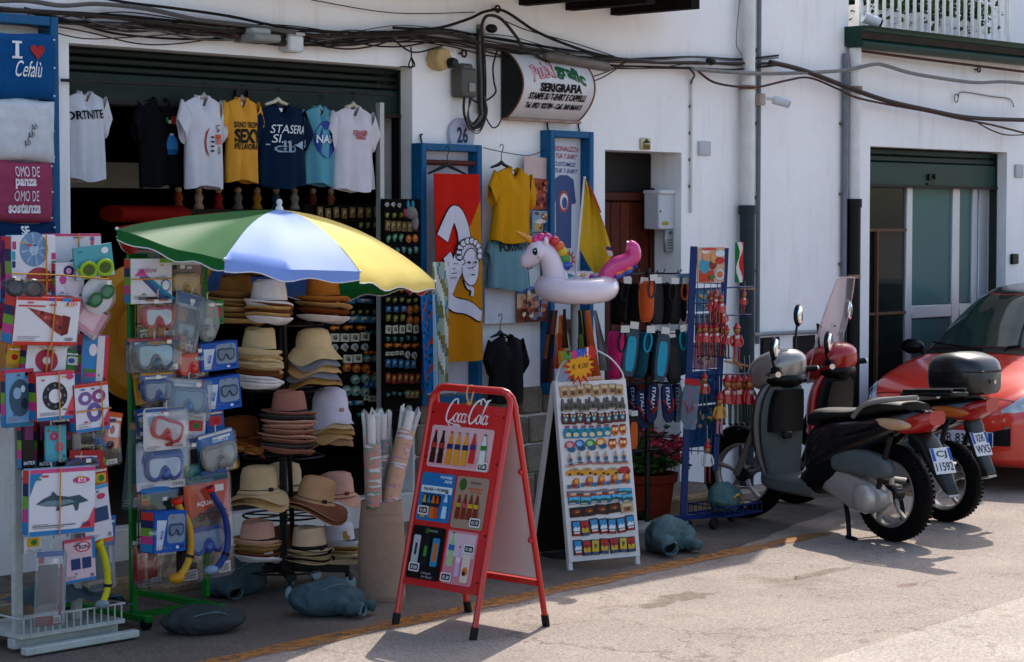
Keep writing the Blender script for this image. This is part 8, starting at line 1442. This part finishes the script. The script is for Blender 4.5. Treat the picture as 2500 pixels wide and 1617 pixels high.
    for s in (-1, 1): b = MB(); b.tube([(.02, s*.13, .30), (-.06, s*.14, .55), (-.10, s*.14, .68)], .018, 8); b.obj('shock', DGR, t)
    b = MB(); b.lathe([(.03, 0), (.055, .03), (.058, .36), (.04, .42)], 16, axis='x', c=(-.1, -.16, .33)); b.obj('silencer', ALU, t)
    # tail
    shell([(-.12, .135, .69, .79), (-.25, .115, .70, .83), (-.36, .07, .76, .85)], .6).obj('tail_light', mat('#b01e18', .15, .05, coat=.5), t)
    for s in (-1, 1): b = MB(); b.ball((-.08, s*.135, .755), (.19, .035, .038), 16, 9); b.obj('indicator', mat('#c9a98a' if not screen else '#c8702a', .15, .05, coat=.4), t)
    for s in (-1, 1): b = MB(); b.tube(crom([(.20, s*.165, .78), (.10, s*.175, .86), (-.05, s*.15, .90), (-.28, s*.09, .93)], 5), .016, 8); b.obj('grab_rail', mat('#b8b6b4', .3, .05, metal=.6), t)
    b = MB(); b.box((-.33+(.16 if case else 0), 0, .95), (.42-(.14 if case else 0), .17, .024), rot=(0, .06, 0), bev=.008); rkk = b.obj('rear_rack', bl, t)
    for s in (-1, 1): b = MB(); b.box((-.33+(.16 if case else 0), s*.06, .972), (.40-(.14 if case else 0), .03, .022), rot=(0, .06, 0), bev=.006); b.obj('rack_rib', bl, rkk)
    tx = .13 if screen else 0
    rings = [sell(x+tx*min(1, (-.2-x)*5), hw, z0, z1, .5) for x, hw, z0, z1 in ((-.20, .09, .62, .74), (-.30, .09, .56, .68), (-.38, .08, .46, .56), (-.46, .06, .36, .42), (-.49, .05, .34, .37))]; b = MB(); b.loft(rings); b.obj('mudguard', bl, t)
    b = MB(); b.box((-.47+tx, 0, .33), (.06, .09, .012), rot=(0, .3, 0)); b.obj('mudflap', mat('#a8a8a6', .4, .1, metal=.4), t); b = MB(); b.box((-.335+tx, 0, .60), (.02, .06, .03), bev=.005); b.obj('reflector', mat('#b8201c', .2, .05), t)
    Pm = Matrix.Translation((-.405+tx, 0, .545)) @ Matrix.Rotation(R_(-90), 4, 'Z') @ Matrix.Rotation(R_(-22), 4, 'X'); pl_ = O('number_plate', MB().box((0, 0, 0), (.175, .006, .165), bev=.002).mesh(mat('#d2d4d6', .4, .03), 'plate'), t); pl_.matrix_local = Pm
    prints(pl_, [('#2f5fa8', rect(-.086, .0, -.058, .08)), ('#2f5fa8', rect(.062, .0, .086, .08))], y=-.004); letter(pl_, plate[0], (0, .038), .05, '#22252a', .09, -.0055, .01); letter(pl_, plate[1], (0, -.038), .055, '#22252a', .15, -.0055, .01)
    # centre stand
    for s in (-1, 1): b = MB(); b.tube(crom([(.36, s*.07, .24), (.28, s*.12, .12), (.22, s*.17, .015)], 4), .016, 8); b.cyl((.25, s*.16, .015), (.14, s*.19, .015), .013, n=8); b.obj('stand_leg', bl, t)
    if case:
        shell([(-.02, .11, .98, 1.16), (-.06, .18, .975, 1.22), (-.22, .205, .97, 1.25), (-.37, .18, .97, 1.22), (-.43, .11, .98, 1.15)], .55).obj('top_case', mat('#17181a', .35, .1, 9, coat=.2), t, (.08, 0, -.10)); b = MB(); b.loft([sell(x+.08, hw, 1.02, 1.035, .55) for x, hw in ((-.01, .11), (-.055, .186), (-.22, .211), (-.378, .186), (-.438, .11))]); b.obj('case_seam', mat('#303234', .4), t); b = MB(); b.cyl((-.368, 0, .96), (-.38, 0, .96), .014, n=12); b.obj('case_lock', CHR, t)
    if screen:
        b = MB(); rows = []
        for i in range(13):
            v = i/12; hw = .19*math.sin(math.pi*(.22+.62*v))**.6; rows.append([Vector((Hx+.17-.22*v-.05*u*u, hw*u, .88+.74*v)) for u in [q/5-1 for q in range(11)]])
        b.M = Matrix.Translation((Hx, 0, 0)) @ Matrix.Rotation(steer*.5, 4, 'Z') @ Matrix.Translation((-Hx, 0, 0)); b.sheet(rows); ws = b.obj('windscreen', clear('#c8bcc0', .14, .05, 'screen'), t, ang=80)
        b = MB(); b.M = Matrix.Translation((Hx, 0, 0)) @ Matrix.Rotation(steer*.5, 4, 'Z') @ Matrix.Translation((-Hx, 0, 0)); ed = [r_[0] for r_ in rows] + [p for p in rows[-1][1:-1]] + [r_[-1] for r_ in reversed(rows)] + [p for p in reversed(rows[0][1:-1])]; b.tube(ed, .005, 5, closed=True); b.obj('screen_edge', clear('#d8c8c8', .45, .1, 'screen_edge'), ws)
        for s in (-1, 1):
            b = MB(); b.M = Matrix.Translation((Hx, 0, 0)) @ Matrix.Rotation(steer*.5, 4, 'Z') @ Matrix.Translation((-Hx, 0, 0)); b.cyl((Hx+.05, s*.08, .98), (Hx+.07, s*.10, 1.30), .008, n=6); b.obj('screen_strut', DGR, ws)
            for z in (1.0, 1.28): b = MB(); b.M = Matrix.Translation((Hx, 0, 0)) @ Matrix.Rotation(steer*.5, 4, 'Z') @ Matrix.Translation((-Hx, 0, 0)); b.ball((Hx+.11-.2*(z-.98), s*.10, z), .016, 8, 6); b.obj('screen_bolt', black, ws)
    return t
scooter('black scooter with grey leg shield and silver headset parked before the wall', (.915, -2.43), math.atan2(1.40, .26), 1.38, .308, '#15171a', '#484e50', '#a8a29c', '#676c69', ('CJ', '11592'))
scooter('red scooter with tall windscreen and black top box behind the black one', (1.93, -2.18), R_(86), 1.30, .275, '#24282c', '#b81e1c', '#b81e1c', '#2a2a2c', ('XZ45', 'WX5'), True, True, .35)
# ---------------------------------------------------------------- car
car = T('car', 'red hatchback with dark roof parked along the wall at right', 'car', (3.52, -1.10, 0), (0, 0, math.pi)); paint = mat('#dc4632', .22, .05, 5, coat=.8); roofm = mat('#1a1b1d', .25, .1, 5, coat=.5)
CS = [(-.03, .36, .26, .38, .50, .56, .9, .575), (.05, .60, .21, .38, .56, .63, .9, .66), (.18, .76, .18, .40, .62, .71, .88, .745), (.40, .83, .17, .45, .71, .80, .86, .84), (.70, .85, .17, .5, .79, .885, .86, .925), (.98, .855, .17, .5, .85, .945, .86, .985), (1.10, .855, .17, .5, .87, 1.02, .83, 1.06), (1.35, .855, .17, .5, .89, 1.22, .76, 1.26), (1.62, .855, .17, .5, .90, 1.38, .70, 1.43), (1.95, .855, .17, .5, .91, 1.44, .68, 1.49), (2.6, .855, .17, .5, .92, 1.45, .68, 1.50), (3.2, .85, .17, .5, .93, 1.38, .68, 1.43), (3.55, .83, .18, .5, .93, 1.12, .74, 1.17), (3.72, .74, .22, .48, .85, .92, .8, .95), (3.78, .55, .28, .45, .74, .80, .8, .82)]
CST = smooth_st(CS, 5)
def csec(s):
    x, hw, zb, zm, zs, zt, k, zc = s; return [Vector((-x, p[0], p[1])) for p in [(0, zb), (hw*.86, zb), (hw*.985, zm-.10), (hw, zm), (hw*.995, zs-.06), (hw*.965, zs), (hw*k, zt), (hw*k*.62, zt+(zc-zt)*.72), (0, zc)]]
def cring(s): h = crom(csec(s), 4); return h + [Vector((p.x, -p.y, p.z)) for p in reversed(h[1:-1])]
rings = [cring(s) for s in CST]; b = MB(); b.loft(rings); n_ = len(rings[0])
for i, f in enumerate(b.f):
    c = sum((b.v[q] for q in f), Vector())/len(f)
    if c.x < -1.60 and c.z > 1.30: b.m[i] = 1
b.obj('body', [paint, roofm], car, ang=60)
def csurf(s, v, off):       # s = metres behind the nose, v = 0 centre-top .. along half profile to the side
    xs = [q[0] for q in CST]; i = max(0, min(len(xs)-2, next((j for j in range(len(xs)-1) if xs[j+1] >= s), len(xs)-2))); f = (s-xs[i])/(xs[i+1]-xs[i]+1e-9); st_ = tuple(a+(c-a)*f for a, c in zip(CST[i], CST[i+1])); h = crom(csec(st_), 4); m = len(h)-1; u = (1-abs(v))*m; j = min(int(u), m-1); p = h[j].lerp(h[j+1], u-j); d = (h[j+1]-h[j]).normalized(); nn = Vector((0, d.z, -d.y))
    p = p + nn*off; return Vector((p.x, p.y*(1 if v >= 0 else -1), p.z))
# along the half profile: u index 8 points*4 =32 ; v measured from the roof centre
def patch(nm, m, s0, s1, v0, v1, off, ns=10, nv=12, par=car, smooth_=True, fade=None, two=True):
    for sd in ((1, -1) if two else (1,)):
        b = MB(); rows = []
        for i in range(ns+1):
            s = s0+(s1-s0)*i/ns; a, c = (v0, v1) if not fade else fade(i/ns); rows.append([csurf(s, (a+(c-a)*j/nv)*sd, off) for j in range(nv+1)])
        b.sheet(rows); b.obj(nm, m, par, ang=80)
glassm = mat('#3f514b', .03, .25, 2.5, spec=.9, coat=.8)
patch('windscreen', glassm, 1.05, 1.60, -.245, .245, .004, 14, 20, two=False)
patch('cowl', mat('#151617', .6, .1), .93, 1.045, -.25, .25, .0045, 4, 20, two=False)
patch('side_window', glassm, 1.30, 1.95, .265, .365, .004); patch('side_window', glassm, 2.02, 2.9, .265, .365, .004)
lampm = mat('#b9bfc4', .05, .3, 14, coat=.8, spec=.9); patch('headlamp', lampm, .035, .40, .28, .40, .007, 14, 10, fade=lambda u: (.275-.06*math.sin(math.pi*min(1, u*1.1))**.8+.05*u, .275+.085*math.sin(math.pi*min(1, .1+u*.9))**.8+.05*u))
patch('headlamp_bowl', mat('#e0e2e4', .05, 0, metal=1), .10, .24, .30, .37, .013, 8, 6, fade=lambda u: (.30-.035*math.sin(math.pi*u), .30+.035*math.sin(math.pi*u)))
patch('bonnet_seam', mat('#3a0f0d', .6), .105, .112, -.26, .26, .003, 1, 24, two=False)
patch('lower_grille', mat('#121314', .6, .1), -.02, .05, .52, .66, .008, 4, 8, two=True); patch('grille_trim', CHR, .03, .045, .50, .52, .014, 2, 6)
b = MB(); b.box((.045, 0, .33), (.02, .9, .14), bev=.02); b.obj('intake', mat('#121314', .6, .1), car); b = MB(); b.box((.05, 0, .49), (.03, .34, .09), bev=.015); b.obj('grille', mat('#1c1d1f', .3, .1, metal=.5), car); b = MB(); b.box((.066, 0, .495), (.008, .30, .012)); b.obj('grille_bar', CHR, car)
Pm = Matrix.Translation((.068, .28, .40)) @ Matrix.Rotation(R_(90), 4, 'Z'); cp = O('number_plate', MB().box((0, 0, 0), (.50, .008, .11), bev=.002).mesh(mat('#cfd2d6', .4, .03), 'plate'), car); cp.matrix_local = Pm; letter(cp, 'BR 834XD', (0, 0), .07, '#22252a', .38, -.006, .01); prints(cp, [('#2f5fa8', rect(-.248, -.05, -.215, .05)), ('#2f5fa8', rect(.215, -.05, .248, .05))], y=-.006)
for s in (-1, 1):
    b = MB(); b.ball((-1.12, s*.93, .99), (.075, .10, .065), 16, 10); b.obj('door_mirror', mat('#151617', .4, .1), car); b = MB(); b.cyl((-1.14, s*.83, .955), (-1.12, s*.92, .965), .025, n=8); b.obj('mirror_arm', black, car)
    b = MB(); b.tube(crom([(-.99, s*.1-.1, 1.0), (-1.03, s*.25-.25, 1.02), (-1.06, s*.40-.30, 1.035)], 4), .008, 6); b.obj('wiper', black, car)
    for x in (-.62, -3.0): wheel(car, (x, s*.77, .29), .29, .17, ALU, 7, rz=0)
for s in (-1, 1):
    for x in (-.62, -3.0): b = MB(); b.lathe([(.335, -.012), (.335, .008), (.0, .008)], 32, axis='y', c=(x, s*.850, .32)); b.obj('wheel_arch', mat('#0d0d0e', .8), car)
b = MB(); b.box((-1.35, -.25, 1.02), (.3, .35, .06), bev=.02); b.obj('dashboard', mat('#2a2c2c', .7), car)
